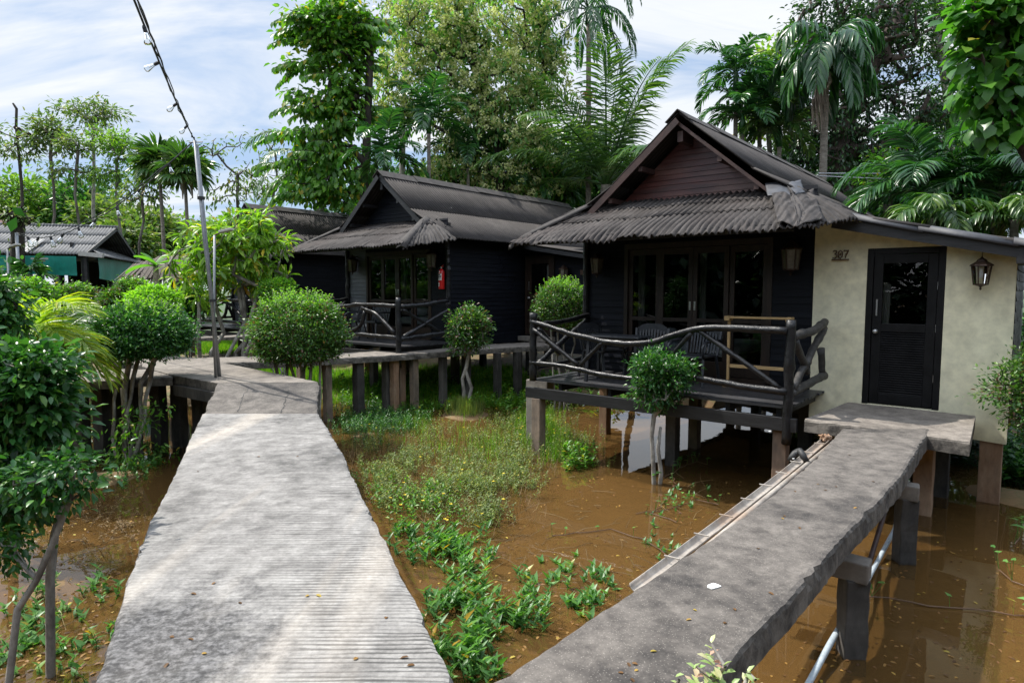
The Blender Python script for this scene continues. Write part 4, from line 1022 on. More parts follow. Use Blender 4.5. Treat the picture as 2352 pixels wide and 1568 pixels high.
# ------------------------------------------------------------------ poles, strings of bulbs, cables, pipes
def bulb_thing(p, d, s, label, kind=0):
    """clear bulb hanging from its holder along direction d"""
    t = empty('festoon_bulb', p, 0, label, 'light bulb', 'bulbs on the string lights')
    q = Vector((0,0,-1)).rotation_difference(Vector(d).normalized()); t.rotation_mode = 'QUATERNION'; t.rotation_quaternion = q
    MB().lathe([(.0,-.07*s),(.022*s,-.068*s),(.024*s,-.02*s),(.02*s,0),(.008*s,.015*s)], n=8).build('holder', MT['cable'], t)
    pr = [(.018,-.07),(.03,-.10),(.042,-.13),(.045,-.155),(.036,-.185),(.018,-.20),(.001,-.204)] if kind else [(.018,-.07),(.024,-.10),(.036,-.15),(.045,-.19),(.036,-.205),(.001,-.207)]
    MB().lathe([(a*s, b*s) for a, b in pr], n=12).build('globe', MT['clearglass'], t, smooth=True)
    MB().tube([(0,0,-.07*s),(0,0,-.15*s)], .006*s, 5).build('filament_stem', MT['white'], t)
    return t
pole_b = onz(506, 884, 1.16); PT = at(447, 322, 9.25)
t = empty('leaning_pole', pole_b, 0, 'leaning grey metal pole beside the ramp, carrying the string lights', 'pole')
rel = lambda p: p - pole_b
MB().tube([rel(pole_b), rel(pole_b.lerp(at(449,330,9.3), .5)), rel(at(451,332,9.3))], [.030,.029,.028], 12).build('outer_pipe', MT['metal'], t, smooth=True)
MB().tube([Vector((-.075,.02,-.2)), rel(at(488,690,9.35)), rel(at(470,560,9.33)), rel(PT)], [.02,.02,.02,.018], 10).build('inner_pipe', MT['metal'], t, smooth=True)
for (x, y) in ((462,455),(489,690)):
    p = rel(at(x,y,9.3)); MB().tube([p-Vector((0,0,.02)), p+Vector((0,0,.02))], .05, 12).build('strap', MT['rubber'], t)
MB().tube([rel(PT)+Vector((-.08,0,-.03)), rel(PT)+Vector((.1,.02,-.02))], .01, 6).build('bracket', MT['metal'], t)
# string going up and over the camera's left, and the one going back left
def cable(a, b_, sag, n=24, wob=0, seed=0):
    rng = random.Random(seed); out = []
    for i in range(n+1):
        u = i/n; p = a.lerp(b_, u) + Vector((0,0,-4*sag*u*(1-u))); 
        if 0 < i < n: p = p + Vector((rng.uniform(-wob,wob), 0, rng.uniform(-wob,wob)))
        out.append(p)
    return out
P_END = at(296,-30,4.2)
c1 = cable(PT, P_END, .05, 26, .0, 1); c2 = cable(PT, P_END+Vector((.02,0,.01)), .075, 26, .014, 2); c3 = cable(PT, P_END+Vector((.01,0,.03)), .05, 26, .012, 3)
mb = MB().tube(c1, .008, 6); mb.tube(c2, .006, 5); mb.tube(c3, .005, 5)
tag(mb.build('string_light_cable', MT['cable']), 'dark twisted bulb cable rising from the leaning pole out of the top left', 'cable', 'string light cables')
for i, (x, y, d, k) in enumerate(((363,112,(.2,0,-1),0),(392,198,(-1,0,-.5),0),(424,262,(-.8,0,-.6),1),(447,312,(-.2,0,-.2),1),(292,-8,(-.9,0,-.1),0))):
    u = min(range(27), key=lambda j: abs(1176+F*c1[j].x/c1[j].y - x)); p = c1[u] + Vector((0,0,-.01))
    lab = ['clear bulb hanging straight down, highest whole one on the cable over the sky','clear pear bulb tilted left, halfway down the cable','clear round bulb tilted left, above the leaning pole','clear bulb right at the top of the leaning pole','clear bulb cut by the top edge of the picture'][i]
    bulb_thing(p, d, .62 if i != 4 else .5, lab, k)
FAR = at(37, 537, 19.5)
c4_ = cable(PT, FAR, .55, 40, .01, 5)
tag(MB().tube(c4_, .010, 5).tube(cable(PT, FAR+Vector((0,0,.05)), .5, 30, .02, 6), .008, 5).build('string_light_cable', MT['cable']), 'bulb cable sagging from the leaning pole back left to the thin pole by the pavilion', 'cable', 'string light cables')
names = ['nearest the leaning pole','second from the leaning pole','third from the leaning pole','above the ridge end','over the middle of the pavilion roof','over the pavilion roof left of middle','third from the thin pole','second from the thin pole','nearest the thin pole']
for i in range(9):
    p = c4_[3+int(i*4)]; bulb_thing(p, (-.5 if i%2 else .3,0,-1), (.75+.09*i), 'small clear bulb on the back cable, ' + names[i], i%2)
def plain_pole(px, py_b, py_t, Y, r, label, zb=None, dx=0):
    b_ = at(px, py_b, Y); g = b_.copy(); g.z = gz(b_.x, b_.y)-.1
    tp = at(px+dx, py_t, Y); t = empty('thin_pole', g, 0, label, 'pole', 'thin grey poles')
    MB().tube([(0,0,0), tp-g], r, 8).build('shaft', MT['metal'], t, smooth=True); return t, tp-g
plain_pole(44, 690, 535, 19.5, .045, 'thin grey pole before the dark trunk by the pavilion, ending the bulb cable', dx=-6)
# solar lamp poles
def lamp_pole(pb, pt, arm, label, grp='lamp poles'):
    t = empty('lamp_pole', pb, 0, label, 'lamp post', grp); tp = pt - pb
    MB().tube([(0,0,-.2), tp], .026, 8).build('shaft', MT['metal'], t, smooth=True)
    s = math.copysign(1, arm)
    MB().tube([tp, tp+Vector((arm*.2,0,.03)), tp+Vector((arm*.45,0,.07))], .015, 6).build('arm', MT['bronze'], t)
    MB().bar(tp+Vector((arm*.3,0,.06)), tp+Vector((arm*1.0,0,.12)), .16, .05).build('lamp_head', MT['roof_pale'], t, bevel=.01)
    return t
pb = onz(490, 822, 1.25); lamp_pole(pb, at(493,540,pb.y), .36, 'slim lamp pole just behind the leaning pole, with a flat lamp head')
pb = at(96, 690, 19); pb.z = gz(pb.x, pb.y); t = lamp_pole(pb, at(97,606,19), .001, 'short garden lamp pole with a small flat crosspiece before the pavilion')
MB().box(-.22+0,-.05,at(97,596,19).z-pb.z,.22,.05,at(97,592,19).z-pb.z).build('crosspiece', MT['roof_pale'], t)
pb = at(12, 680, 17); pb.z = gz(pb.x, pb.y); lamp_pole(pb, at(17,572,17), .3, 'leaning lamp pole at the left edge with a brown bent arm')
# two cables on the right
for (y0_, y1_, lab) in ((398,391,'upper pale cable running right above the cream room roof'),(404,419,'lower pale cable running right above the cream room roof')):
    a_, e_ = at(1880,y0_,17.5), at(2420,y1_,15)
    tag(MB().tube(cable(a_, e_, .03, 16), .012, 5).build('service_cable', MT['palecable']), lab, 'cable', 'pale cables behind the roof')
# gutter pipe lying beside the second walkway
ga = onz(1896, 1008, 1.0); gb = onz(1462, 1343, 1.0)
gd = (gb-ga).normalized(); gs = gd.cross(Vector((0,0,1))).normalized()
t = empty('gutter_pipe', ga, 0, 'dirty white split gutter and round pipe lying along the left of the pebbled footway', 'gutter')
mb = MB(); vs = []; n = 24; L_ = (gb-ga).length
for i in range(n+1):
    c = gd*(L_*i/n) + Vector((0,0,-.02*math.sin(i/n*3.1)))
    for j in range(9):
        a_ = math.pi*j/8; vs.append(c + gs*(-.042*math.cos(a_)) + Vector((0,0,-.042*math.sin(a_))))
mb.add(vs, [(i*9+j,i*9+j+1,(i+1)*9+j+1,(i+1)*9+j) for i in range(n) for j in range(8)])
mb.build('channel', MT['gutter'], t, smooth=True, solid=.006, offset=0)
sgn = 1 if gs.x > 0 else -1
MB().tube([gs*(.083*sgn)+Vector((0,0,-.03)), gs*(.083*sgn)+gd*L_+Vector((0,0,-.03))], .024, 10).build('round_pipe', MT['gutter'], t, smooth=True)
for k in range(9):
    c = gd*(L_*(k+.6)/9.6) + Vector((0,0,.004)); MB().tube([c-gs*.05, c+gs*.05+Vector((0,0,-.002))], .006, 5).build('clip', MT['gutter'], t)
for k in (.18,.36,.55):
    c = gd*(L_*k) + gs*(.09*sgn); MB().bar(c+Vector((0,0,-.03)), c+Vector((0.02,0.06,-.75)), .03, .03).build('prop', MT['gutter'], t)
c = gd*(L_*.235); mb = MB()
pts = [c + gs*(-.075+.17*(u/8)) + Vector((0,0,-.03+.10*math.sin(math.pi*u/8))) + gd*(.03*math.sin(u)) for u in range(9)]
mb.tube(pts, [.02,.03,.034,.03,.034,.03,.034,.03,.02], 8); mb.build('rubber_wrap', MT['rubber'], t, smooth=True)
rng = random.Random(8); mb = MB()
for k in range(26): mb.tube([(rng.uniform(-.05,.05),rng.uniform(-.05,.05),rng.uniform(-.02,.05)) for _ in range(3)], .012, 5)
mb.build('mortar_lump', MT['orangepost'], t)
# curved grey blue water pipe
pts = [onz(1840,1600,.03), onz(1905,1480,.10), onz(1970,1370,.22), at(2015,1290,6.15), at(2055,1215,6.5), at(2066,1175,6.7), at(2075,1150,6.9)]
tag(MB().tube(resample(pts,.15), .022, 10).build('water_pipe', MT['pvc'], smooth=True), 'curved grey blue plastic pipe rising from the brown water past the two T headed posts', 'pipe')
tag(MB().tube([onz(1985,1330,.45), onz(2040,1150,.75), onz(2105,1050,.8)], .02, 8).build('rusty_pipe', MT['rake_red'], smooth=True), 'rusty thin pipe slung under the right side of the pebbled footway', 'pipe')
# rusty rebar loops at the broken landing corner
mb = MB(); p = onz(1905,975,1.02)
for k in range(3): mb.tube([p+Vector((-.02+.06*k,0,.06)), p+Vector((-.03+.06*k,-.07,0)), p+Vector((.01+.06*k,-.03,-.1)), p+Vector((.03+.06*k,.02,-.02))], .005, 5)
tag(mb.build('rebar', MT['rake_red'], land))
MB().box(p.x-.12,p.y-.1,.86,p.x+.1,p.y+.08,.96).build('broken_edge', MT['concrete'], land, bevel=.02)
# fallen chips on the pebbled walkway
for (x,y,s_) in ((1640,1346,.035),(1768,990,.015),(1822,1053,.012)):
    p = onz(x,y,Z2+.003); n_=9; r2=random.Random(x)
    tag(MB().prism([(p.x+s_*r2.uniform(.6,1.2)*math.cos(6.28*k/n_), p.y+s_*.9*r2.uniform(.6,1.2)*math.sin(6.28*k/n_)) for k in range(n_)], Z2+.001, Z2+.006).build('plaster_chip', MT['white'], walk2))

# ------------------------------------------------------------------ pavilion with green awnings
B = R(19); e1 = Vector((math.cos(B), math.sin(B), 0)); e2 = Vector((-math.sin(B), math.cos(B), 0))
PC = at(193, 590, 22); PC.z = 0
pav = empty('open_pavilion', PC, B, 'open dark pavilion with grey corrugated roof and green cloth awnings, far left', 'pavilion')
# local: x to the right, y back; corner at origin; front runs to -x, gable side runs to +y
bb = lambda mb, n, m, **k: mb.build(n, MT[m], pav, **k)
Ze, Zr, Dp = 3.80, 4.97, 6.0; x0_ = -9.5
mb = MB(); corr(mb, (x0_,Dp/2,Zr),(.35,Dp/2,Zr),(.1,-.1,Ze),(x0_,-.1,Ze), courses=3, pitch=.1, amp=.02, seed=9, e=(1,0,0), spw=6, jag=.5); bb(mb, 'roof_slope', 'roof_grey', smooth=True, solid=.01)
mb = MB(); corr(mb, (.35,Dp/2,Zr),(x0_,Dp/2,Zr),(x0_,Dp+.5,Ze-.1),(.45,Dp+.5,Ze-.1), courses=2, pitch=.1, amp=.02, seed=10, e=(1,0,0), spw=6); bb(mb, 'roof_slope', 'roof_grey', smooth=True, solid=.01)
mb = MB().tube([(x0_,Dp/2,Zr+.0),(.4,Dp/2,Zr+.0)], .09, 8); 
for k in range(32): mb.tube([(x0_+.3*k,Dp/2,Zr+.0),(x0_+.3*k+.07,Dp/2,Zr+.0)], .105, 8)
bb(mb, 'ridge_cap', 'roof_grey', smooth=True)
mb = MB(); corr(mb, (-.35,1.1,Ze+.42),(-.35,Dp-.7,Ze+.42),(.85,Dp+.4,Ze-.12),(.62,-.15,Ze-.06), courses=2, pitch=.1, amp=.02, seed=11, e=(0,1,0), spw=6); bb(mb, 'side_roof', 'roof_grey', smooth=True, solid=.01)
mb = MB(); corr(mb, (-1.75,.95,Ze+.53),(-1.35,.95,Ze+.53),(-1.55,-.13,Ze+.03),(-1.95,-.13,Ze+.03), courses=1, pitch=.1, amp=.02, seed=10, e=(1,0,0), spw=6); mb.v = [(x,y,z+.03) for x,y,z in mb.v]; bb(mb, 'roof_slope', 'roof_pale', smooth=True)
bb(MB().box(-.55,.6,Ze+.0,-.5,Dp-.4,Ze+.45), 'gable_infill', 'beam')
bb(MB().bar((.1,-.1,Ze+.02),(.36,Dp/2,Zr-.04),.04,.12).bar((.45,Dp+.5,Ze-.05),(.36,Dp/2,Zr-.04),.04,.12), 'barge_board', 'beam')
bb(MB().bar((-.1,-.12,Ze+.04),(.6,-.16,Ze-.02),.2,.14), 'hip_cap', 'roof_pale')
def awn(a, b_, h0, h1, nm):
    a = Vector(a); b_ = Vector(b_); nrm = (b_-a).cross(Vector((0,0,1))).normalized()
    mb = MB().grid(lambda u, v: a.lerp(b_, u) + Vector((0,0,-v*(h0+(h1-h0)*u))) + nrm*(.04*math.sin(u*9+v*3)*v+.015*math.sin(u*40)*v), 60, 8)
    bb(mb, nm, 'awning', smooth=True)
awn((-6.2,-.12,Ze-.05),(-.2,-.12,Ze-.05),.45,.64,'awning'); awn((.38,.1,Ze-.06),(.8,Dp+.3,Ze-.15),.72,.85,'awning')
for x in (-7.2,-5.0,-3.3,-1.6,0): bb(MB().tube([(x,.05,-.3),(x,.05,Ze)], .11, 8), 'post', 'beam')
for y in (2.2,Dp-.1): bb(MB().tube([(.25,y,-.3),(.25,y,Ze)], .1, 8), 'post', 'beam')
for x in (-7.0,-4.8,-3.6,-2.3): bb(MB().tube([(x,Dp-.1,-.3),(x,Dp-.1,Ze)], .1, 8), 'post', 'beam')
bb(MB().box(x0_,-.0,.5,.35,Dp,.8), 'floor_slab', 'darkpost')
bb(MB().box(-2.1,Dp-.05,.8,.3,Dp+.05,Ze).box(-.2,.05,Ze-.15,.3,Dp,Ze-.05).box(.3,1.2,.8,.36,Dp,2.3), 'wall', 'room')
mb = MB()
for k in range(24): mb.box(.37,1.2+.14*k,1.3,.40,1.25+.14*k,2.6)
bb(mb, 'slat_screen', 'beam')
fen = empty('pale_fence', PC, B, 'pale slatted fence seen through the open pavilion', 'fence')
mb = MB()
for k in range(90): mb.box(-9+.11*k,Dp+3,.3,-9+.11*k+.075,Dp+3.03,2.4)
mb.build('slat_panel', MT['cloth_white'], fen)
MB().box(-9,Dp+3.04,.8,1,Dp+3.08,.9).box(-9,Dp+3.04,1.9,1,Dp+3.08,2.0).build('fence_rail', MT['cloth_white'], fen)
q = at(-60, 545, 32)
rb = empty('red_roofed_shed', q, R(8), 'shed with dark red metal cladding at the far left edge', 'shed')
mb = MB(); corr(mb, (-2,2.0,1.0),(1.55,2.0,1.0),(1.9,-.2,.3),(-2,-.2,.3), courses=1, pitch=.12, amp=.025, seed=3, e=(1,0,0), spw=6); mb.build('roof', MT['roof_red'], rb, smooth=True, solid=.01)
mb = MB()
for k in range(20): mb.box(-2+.2*k,-.02+.03*(k%2),-3.5,-2+.2*k+.2,.05,.35)
mb.build('wall', MT['roof_red'], rb)
# thatched hut roof
p = at(400, 690, 20.5); p.z = gz(p.x, p.y)
hut = empty('thatched_shelter', p, 0, 'small shelter with shaggy grey thatch behind the long leaved tree', 'shelter')
zt = at(400,585,20.5).z-p.z; ze_ = at(400,622,20.5).z-p.z
rng = random.Random(5); mb = MB()
for lay in range(5):
    f = lay/5
    for k in range(150):
        a_ = 6.283*k/150+rng.uniform(-.02,.02); r0 = .15+1.15*f; r1 = r0+.45+rng.uniform(-.06,.1)
        za = zt-(zt-ze_)*f*.8+rng.uniform(-.02,.03); zb = za-.22-.25*f-rng.uniform(0,.12)
        w_ = .05+.02*f; t_ = Vector((-math.sin(a_),math.cos(a_),0))*w_
        A_ = Vector((math.cos(a_)*r0,math.sin(a_)*r0,za)); B_ = Vector((math.cos(a_)*r1,math.sin(a_)*r1,zb)); mb.add([A_-t_,A_+t_,B_+t_*.7,B_-t_*.7],[(0,1,2,3)])
mb.build('thatch', MT['thatch'], hut)
MB().tube([(0,0,-.2),(0,0,zt)], .08, 8).build('post', MT['beam'], hut)
for k in range(4):
    a_ = .8+1.57*k; MB().tube([(math.cos(a_)*1.2,math.sin(a_)*1.2,-.2),(math.cos(a_)*1.2,math.sin(a_)*1.2,ze_-.1)], .05, 8).build('post', MT['beam'], hut)
p = at(520, 680, 22.5); p.z = gz(p.x, p.y)
# ------------------------------------------------------------------ vegetation generators
def unit(v): return v/np.maximum(np.linalg.norm(v, axis=-1, keepdims=True), 1e-9)
TEMPL = {
 'tiny': (np.array([(0,0,0),(.45,.5,.10),(1,0,-.12),(.45,-.5,.10)]), [np.array([(0,2,1),(0,3,2)])]),
 'leaf': (np.array([(0,0,0),(.22,.40,.07),(.22,0,0),(.22,-.40,.07),(.62,.46,.02),(.62,0,-.06),(.62,-.46,.02),(1,0,-.2)]),
          [np.array([(0,2,1),(0,3,2),(4,5,7),(5,6,7)]), np.array([(1,2,5,4),(2,3,6,5)])]),
 'long': (np.array([(0,0,0),(.3,.3,.06),(.3,0,0),(.3,-.3,.06),(.72,.5,-.02),(.72,0,-.09),(.72,-.5,-.02),(1,0,-.25)]),
          [np.array([(0,2,1),(0,3,2),(4,5,7),(5,6,7)]), np.array([(1,2,5,4),(2,3,6,5)])]),
 'blade': (np.array([(0,.5,0),(0,-.5,0),(.5,.4,.05),(.5,-.4,.05),(1,0,-.12)]), [np.array([(2,3,4)]), np.array([(0,1,3,2)])]),
 'arrow': (np.array([(0,0,0),(-.22,.42,.02),(.25,.42,.06),(1,0,-.08),(.25,-.42,.06),(-.22,-.42,.02)]), [np.array([(0,1,2),(0,2,3),(0,3,4),(0,4,5)])[:, ::-1]]),
}
def leaves(pos, dirs, ups, ln, wd, templ='leaf'):
    tv, tf = TEMPL[templ]; n = len(pos)
    d = unit(dirs); s = unit(np.cross(ups, d) + 1e-6); u = np.cross(d, s)
    ln = np.broadcast_to(ln, (n,))[:, None, None]; wd = np.broadcast_to(wd, (n,))[:, None, None]
    v = pos[:, None, :] + d[:, None, :]*tv[None, :, 0:1]*ln + s[:, None, :]*tv[None, :, 1:2]*wd + u[:, None, :]*tv[None, :, 2:3]*ln
    k = len(tv); off = (np.arange(n)*k)[:, None, None]
    return v.reshape(-1, 3), [(f[None] + off).reshape(-1, f.shape[1]) for f in tf]
def join(parts):
    V_, Fs, n = [], {}, 0
    for v, fs in parts:
        V_.append(v)
        for f in fs: Fs.setdefault(f.shape[1], []).append(f + n)
        n += len(v)
    return np.concatenate(V_), [np.concatenate(x) for x in Fs.values()]
def rot(v, ax, a):
    return Matrix.Rotation(a, 3, ax) @ v

def skeleton(base, ttop, clusters, r0, rng, mat, parent, bend=.08, seg=6, rmin=.006, sides=6, trunkpts=None, exp=2.3, low=.0, name='trunk', up=.25):
    """trunk and limbs that reach every leaf cluster"""
    base = np.array(base, float); ttop = np.array(ttop, float)
    N = [base]; par = [-1]; L_ = np.linalg.norm(ttop-base)
    tp = [np.array(p, float) for p in trunkpts] if trunkpts is not None else [base+(ttop-base)*(i+1)/seg + rng.normal(0, bend*L_/seg, 3)*np.array([1,1,.3])*(0 if i == seg-1 else 1) for i in range(seg)]
    for p in tp: N.append(p); par.append(len(N)-2)
    nt_ = len(N); first = max(1, int(nt_*low))
    ok = [False]*first + [True]*(nt_-first)
    order = np.argsort(np.linalg.norm(clusters-ttop, axis=1)); tips = []
    for ci in order:
        c = clusters[ci]; A_ = np.array(N); okk = np.array(ok)
        dv = c-A_; dist = np.linalg.norm(dv, axis=1)
        pen = dist + np.maximum(0, -dv[:, 2])*1.2 + np.arange(len(A_))*0; pen[~okk] = 1e9
        j = int(np.argmin(pen)); p = A_[j]; D_ = c-p; l = np.linalg.norm(D_)
        nm = max(1, min(4, int(l/ (.35+.12*l)))); prev = j
        for k in range(1, nm+1):
            u = k/nm; q = p + D_*u + np.array([0,0,-1])*l*up*.4*u*(1-u)*(-1 if D_[2] < 0 else 1) + (rng.normal(0, .06*l, 3) if k < nm else 0)
            N.append(q); par.append(prev); prev = len(N)-1; ok.append(True)
        tips.append(prev)
    cnt = np.zeros(len(N)); 
    for t in tips: cnt[t] += 1
    for i in range(len(N)-1, 0, -1): cnt[par[i]] += cnt[i]
    rad = np.maximum(rmin, r0*(np.maximum(cnt, .5)/max(1, cnt[0]))**(1/exp))
    for i in range(nt_): rad[i] = r0*(1-.35*i/nt_) if i < nt_-1 else max(rad[i], r0*.55)
    Nn = np.array(N); par = np.array(par); vs = []; fs = []; ang = np.linspace(0, 2*np.pi, sides, endpoint=False)
    rad = rad.copy()
    for i in range(1, len(Nn)):
        a, b2 = Nn[par[i]], Nn[i]; d = b2-a; l = np.linalg.norm(d)
        if l < 1e-5: continue
        d /= l; ref = np.array([0,0,1.]) if abs(d[2]) < .9 else np.array([1.,0,0]); s = np.cross(d, ref); s /= np.linalg.norm(s); u = np.cross(d, s)
        ra = min(rad[par[i]], rad[i]*1.5) if par[i] >= nt_-1 or i >= nt_ else rad[par[i]]
        circ = np.cos(ang)[:, None]*s + np.sin(ang)[:, None]*u; n0 = len(vs)*sides*2
        vs.append(np.concatenate([a+circ*ra, b2+d*rad[i]*.3+circ*rad[i]])); k = np.arange(sides)
        fs.append(np.stack([k, (k+1)%sides, (k+1)%sides+sides, k+sides], 1) + n0)
    if not vs: return None
    return np_mesh(name, np.concatenate(vs), [np.concatenate(fs)], mat, parent, smooth=True)

def crown_pts(ells, n, rng, shell=.55):
    """cluster centres in a set of ellipsoids (centre, radii, weight)"""
    w_ = np.array([e[2] if len(e) > 2 else e[1][0]*e[1][1]*e[1][2] for e in ells], float); w_ /= w_.sum()
    out = []
    for e, c in zip(ells, rng.multinomial(n, w_)):
        v = unit(rng.normal(size=(c, 3))); r = rng.random(c)**(1/3.)*(1-shell) + shell*rng.uniform(.7, 1.08, c)
        out.append(np.array(e[0]) + v*r[:, None]*np.array(e[1]))
    return np.concatenate(out)
def leaf_clusters(cl, per, rc, ln, wd, rng, templ='leaf', droop=.3, outward=.8, center=None, upb=1.0, flat=.7, lnvar=.25, tuft=False):
    n = len(cl)*per; c = np.repeat(cl, per, 0)
    off = rng.normal(size=(n, 3))*np.array([1,1,flat]); 
    if tuft: off = unit(off)*.15*rc + off*.12*rc
    else: off = off*rc*.6
    pos = c + off; d = unit(off)*outward
    if center is not None: d = d + unit(c-np.array(center))*.4
    d = d + rng.normal(0, .45, (n, 3)) + np.array([0,0,-droop])
    up = np.array([0,0,upb]) + rng.normal(0, .42, (n, 3))
    s = 1 + rng.uniform(-lnvar, lnvar, n)
    return leaves(pos, d, up, ln*s, wd*s, templ)

def tree(name, label, cat, px, py_base, Y, top_px, ells, ncl, per, rc, ln, wd, leafm, barkm='bark', r0=.15, seed=1, templ='leaf', droop=.3, group=None, shell=.5, depth=None, tuft=False, low=.3, rmin=.008, extra=None, bend=.08, trunkpx=None, zb=None, outward=.8, bare=0, exp=2.3, flat=.7, kw=None):
    """ells: pixel ellipses (cx, cy, rx, ry[, dY]) of the crown at distance Y, given real depth"""
    rng = np.random.default_rng(seed); random.seed(seed)
    b_ = at(px, py_base, Y); g = Vector((b_.x, b_.y, gz(b_.x, b_.y)-.1 if zb is None else zb))
    E_ = []
    for e in ells:
        dY = e[4] if len(e) > 4 else 0; c = at(e[0], e[1], Y+dY) - g; rx = e[2]*(Y+dY)/F; rz_ = e[3]*(Y+dY)/F
        ry = (depth or min(1.0, 1.0))*rx if depth is None or depth < 1 else rx
        E_.append((tuple(c), (rx, ry, rz_)))
    t = empty(name, g, 0, label, cat, group)
    cl = crown_pts(E_, ncl, rng, shell)
    tt = at(top_px[0], top_px[1], Y) - g
    tp = [tuple(at(x, y, Y)-g) for x, y in trunkpx] if trunkpx else None
    skeleton((0,0,0), tuple(tt), cl, r0, rng, MT[barkm], t, low=low, rmin=rmin, bend=bend, trunkpts=tp, exp=exp)
    cen = np.mean([e[0] for e in E_], axis=0)
    lv = cl if not bare else cl[rng.random(len(cl)) > bare]
    v, f = leaf_clusters(lv, per, rc, ln, wd, rng, templ, droop, center=cen, tuft=tuft, outward=outward, flat=flat)
    np_mesh('crown', v, f, MT[leafm], t)
    if extra: extra(t, cl, rng)
    return t

def frond(base, az, el, L_, droop, nleaf, lw, ll, rng, vee=.5, up_end=0, lean=0, tip=1.0, hang=.25, twist=0, first=.12, prof=None):
    """one feather frond: rachis tube + folded leaflets; returns parts"""
    d = Vector((math.cos(az)*math.cos(el), math.sin(az)*math.cos(el), math.sin(el))); p = Vector(base); n = 16
    P = [p.copy()]; T = [d.copy()]
    for i in range(n):
        u = i/n; d = (d + Vector((0,0,-1))*droop*(.35+1.2*u)/n*2.2).normalized(); p = p + d*(L_/n); P.append(p.copy()); T.append(d.copy())
    parts = []; sides = 4; vs = []
    for i, (q, t_) in enumerate(zip(P, T)):
        s = t_.cross(Vector((0,0,1))); s = s.normalized() if s.length > .05 else Vector((-math.sin(az), math.cos(az), 0)); u_ = s.cross(t_); r = .022*L_/2.2*(1-.85*i/n)+.003
        for k in range(4): vs.append(q + s*(r*math.cos(k*math.pi/2)) + u_*(r*math.sin(k*math.pi/2)))
    k = np.arange(4); f = np.concatenate([np.stack([k, (k+1)%4, (k+1)%4+4, k+4], 1)+i*4 for i in range(n)])
    parts.append((np.array([tuple(v) for v in vs]), [f]))
    pos, dr, up, ln_ = [], [], [], []
    for j in range(nleaf):
        u = first + (1-first)*j/(nleaf-1); x = u*n; i = min(n-1, int(x)); fr = x-i
        q = P[i].lerp(P[i+1], fr); t_ = T[i].lerp(T[i+1], fr).normalized()
        s = t_.cross(Vector((0,0,1))); s = s.normalized() if s.length > .05 else Vector((-math.sin(az), math.cos(az), 0)); u_ = s.cross(t_)
        if twist: s2 = rot(s, t_, twist); u_ = rot(u_, t_, twist); s = s2
        le = ll*(.35+.65*math.sin(math.pi*min(1, .12+u*.80)))*(1 if u < .93 else .75)
        for sg in (-1, 1):
            fwd = .45+.75*u
            dd = s*sg + t_*fwd + u_*vee*rng.uniform(.4, 1.1) + Vector((0,0,-hang*rng.uniform(.4,1.5))) + Vector(rng.normal(0,.07,3))
            pos.append(tuple(q)); dr.append(tuple(dd.normalized())); up.append(tuple(u_ + Vector(rng.normal(0,.25,3)))); ln_.append(le*rng.uniform(.88,1.08))
    pos, dr, up, ln_ = map(np.array, (pos, dr, up, ln_))
    # leaflet = 3-segment strip that bends down
    d1 = unit(dr); s1 = unit(np.cross(up, d1)); m = len(pos)
    w_ = (lw*np.minimum(1, ln_/ll+.25))[:, None]; g = np.array([0,0,-1.])
    p0 = pos; p1 = p0 + d1*ln_[:, None]*.35; d2 = unit(d1 + g*hang*.7); p2 = p1 + d2*ln_[:, None]*.35; d3 = unit(d2 + g*hang*1.2); p3 = p2 + d3*ln_[:, None]*.3
    u1 = np.cross(d1, s1)*w_*.25
    V_ = np.stack([p0, p1+s1*w_*.5+u1, p1-s1*w_*.5+u1, p1, p2+s1*w_*.42+u1, p2-s1*w_*.42+u1, p2, p3], 1).reshape(-1, 3)
    o = (np.arange(m)*8)[:, None]
    tri = np.concatenate([np.array([[0,3,1]])+o, np.array([[0,2,3]])+o, np.array([[4,6,7]])+o, np.array([[6,5,7]])+o]); qd = np.concatenate([np.array([[1,3,6,4]])+o, np.array([[3,2,5,6]])+o])
    parts.append((V_, [tri, qd]))
    return parts

def palm(label, px, py_crown, Y, nf, L_, leafm, seed=1, droop=1.0, el=(.2,1.2), r=.1, trunk=True, lean=0, ll=.45, lw=.035, nleaf=46, cat='palm', group=None, name='palm_tree', vee=.4, hang=.3, barkm='palmbark', px_base=None, shaft=.0, azs=None, zb=None, rings=False, crown_mb=True):
    rng = np.random.default_rng(seed); c = at(px, py_crown, Y); bx = at(px_base if px_base is not None else px, 700, Y)
    g = Vector((bx.x, bx.y, gz(bx.x, bx.y)-.1 if zb is None else zb)); t = empty(name, g, 0, label, cat, group); top = c-g
    if trunk:
        n = 40 if rings else 10; pts = [Vector((0,0,0)).lerp(top, i/n) + Vector((math.sin(i/n*3.1)*.08*lean, 0, 0)) for i in range(n+1)]
        rr = [r*(1.15-.3*i/n)*(1.08 if rings and i%2 else 1) for i in range(n+1)]; mb = MB().tube(pts, rr, 10); mb.build('trunk', MT[barkm], t, smooth=True)
        if shaft: MB().tube([top-Vector((0,0,shaft*.2)), top+Vector((0,0,shaft*.5)), top+Vector((0,0,shaft))], [r*1.25, r*1.1, r*.5], 10).build('crownshaft', MT['l_palm'], t, smooth=True)
    top = top + Vector((0,0,shaft*.8))
    for i in range(nf):
        az = (azs[i] if azs else i*2.399 + rng.uniform(-.25,.25)); e_ = el[0] + (el[1]-el[0])*(i/(max(1, nf-1))) + rng.uniform(-.08,.08); l = L_*rng.uniform(.88,1.08)
        v, f = join(frond(top, az, e_, l, droop*rng.uniform(.85,1.15), nleaf, lw, ll, rng, vee=vee, hang=hang))
        np_mesh('frond', v, f, MT[leafm], t, smooth=False)
    return t

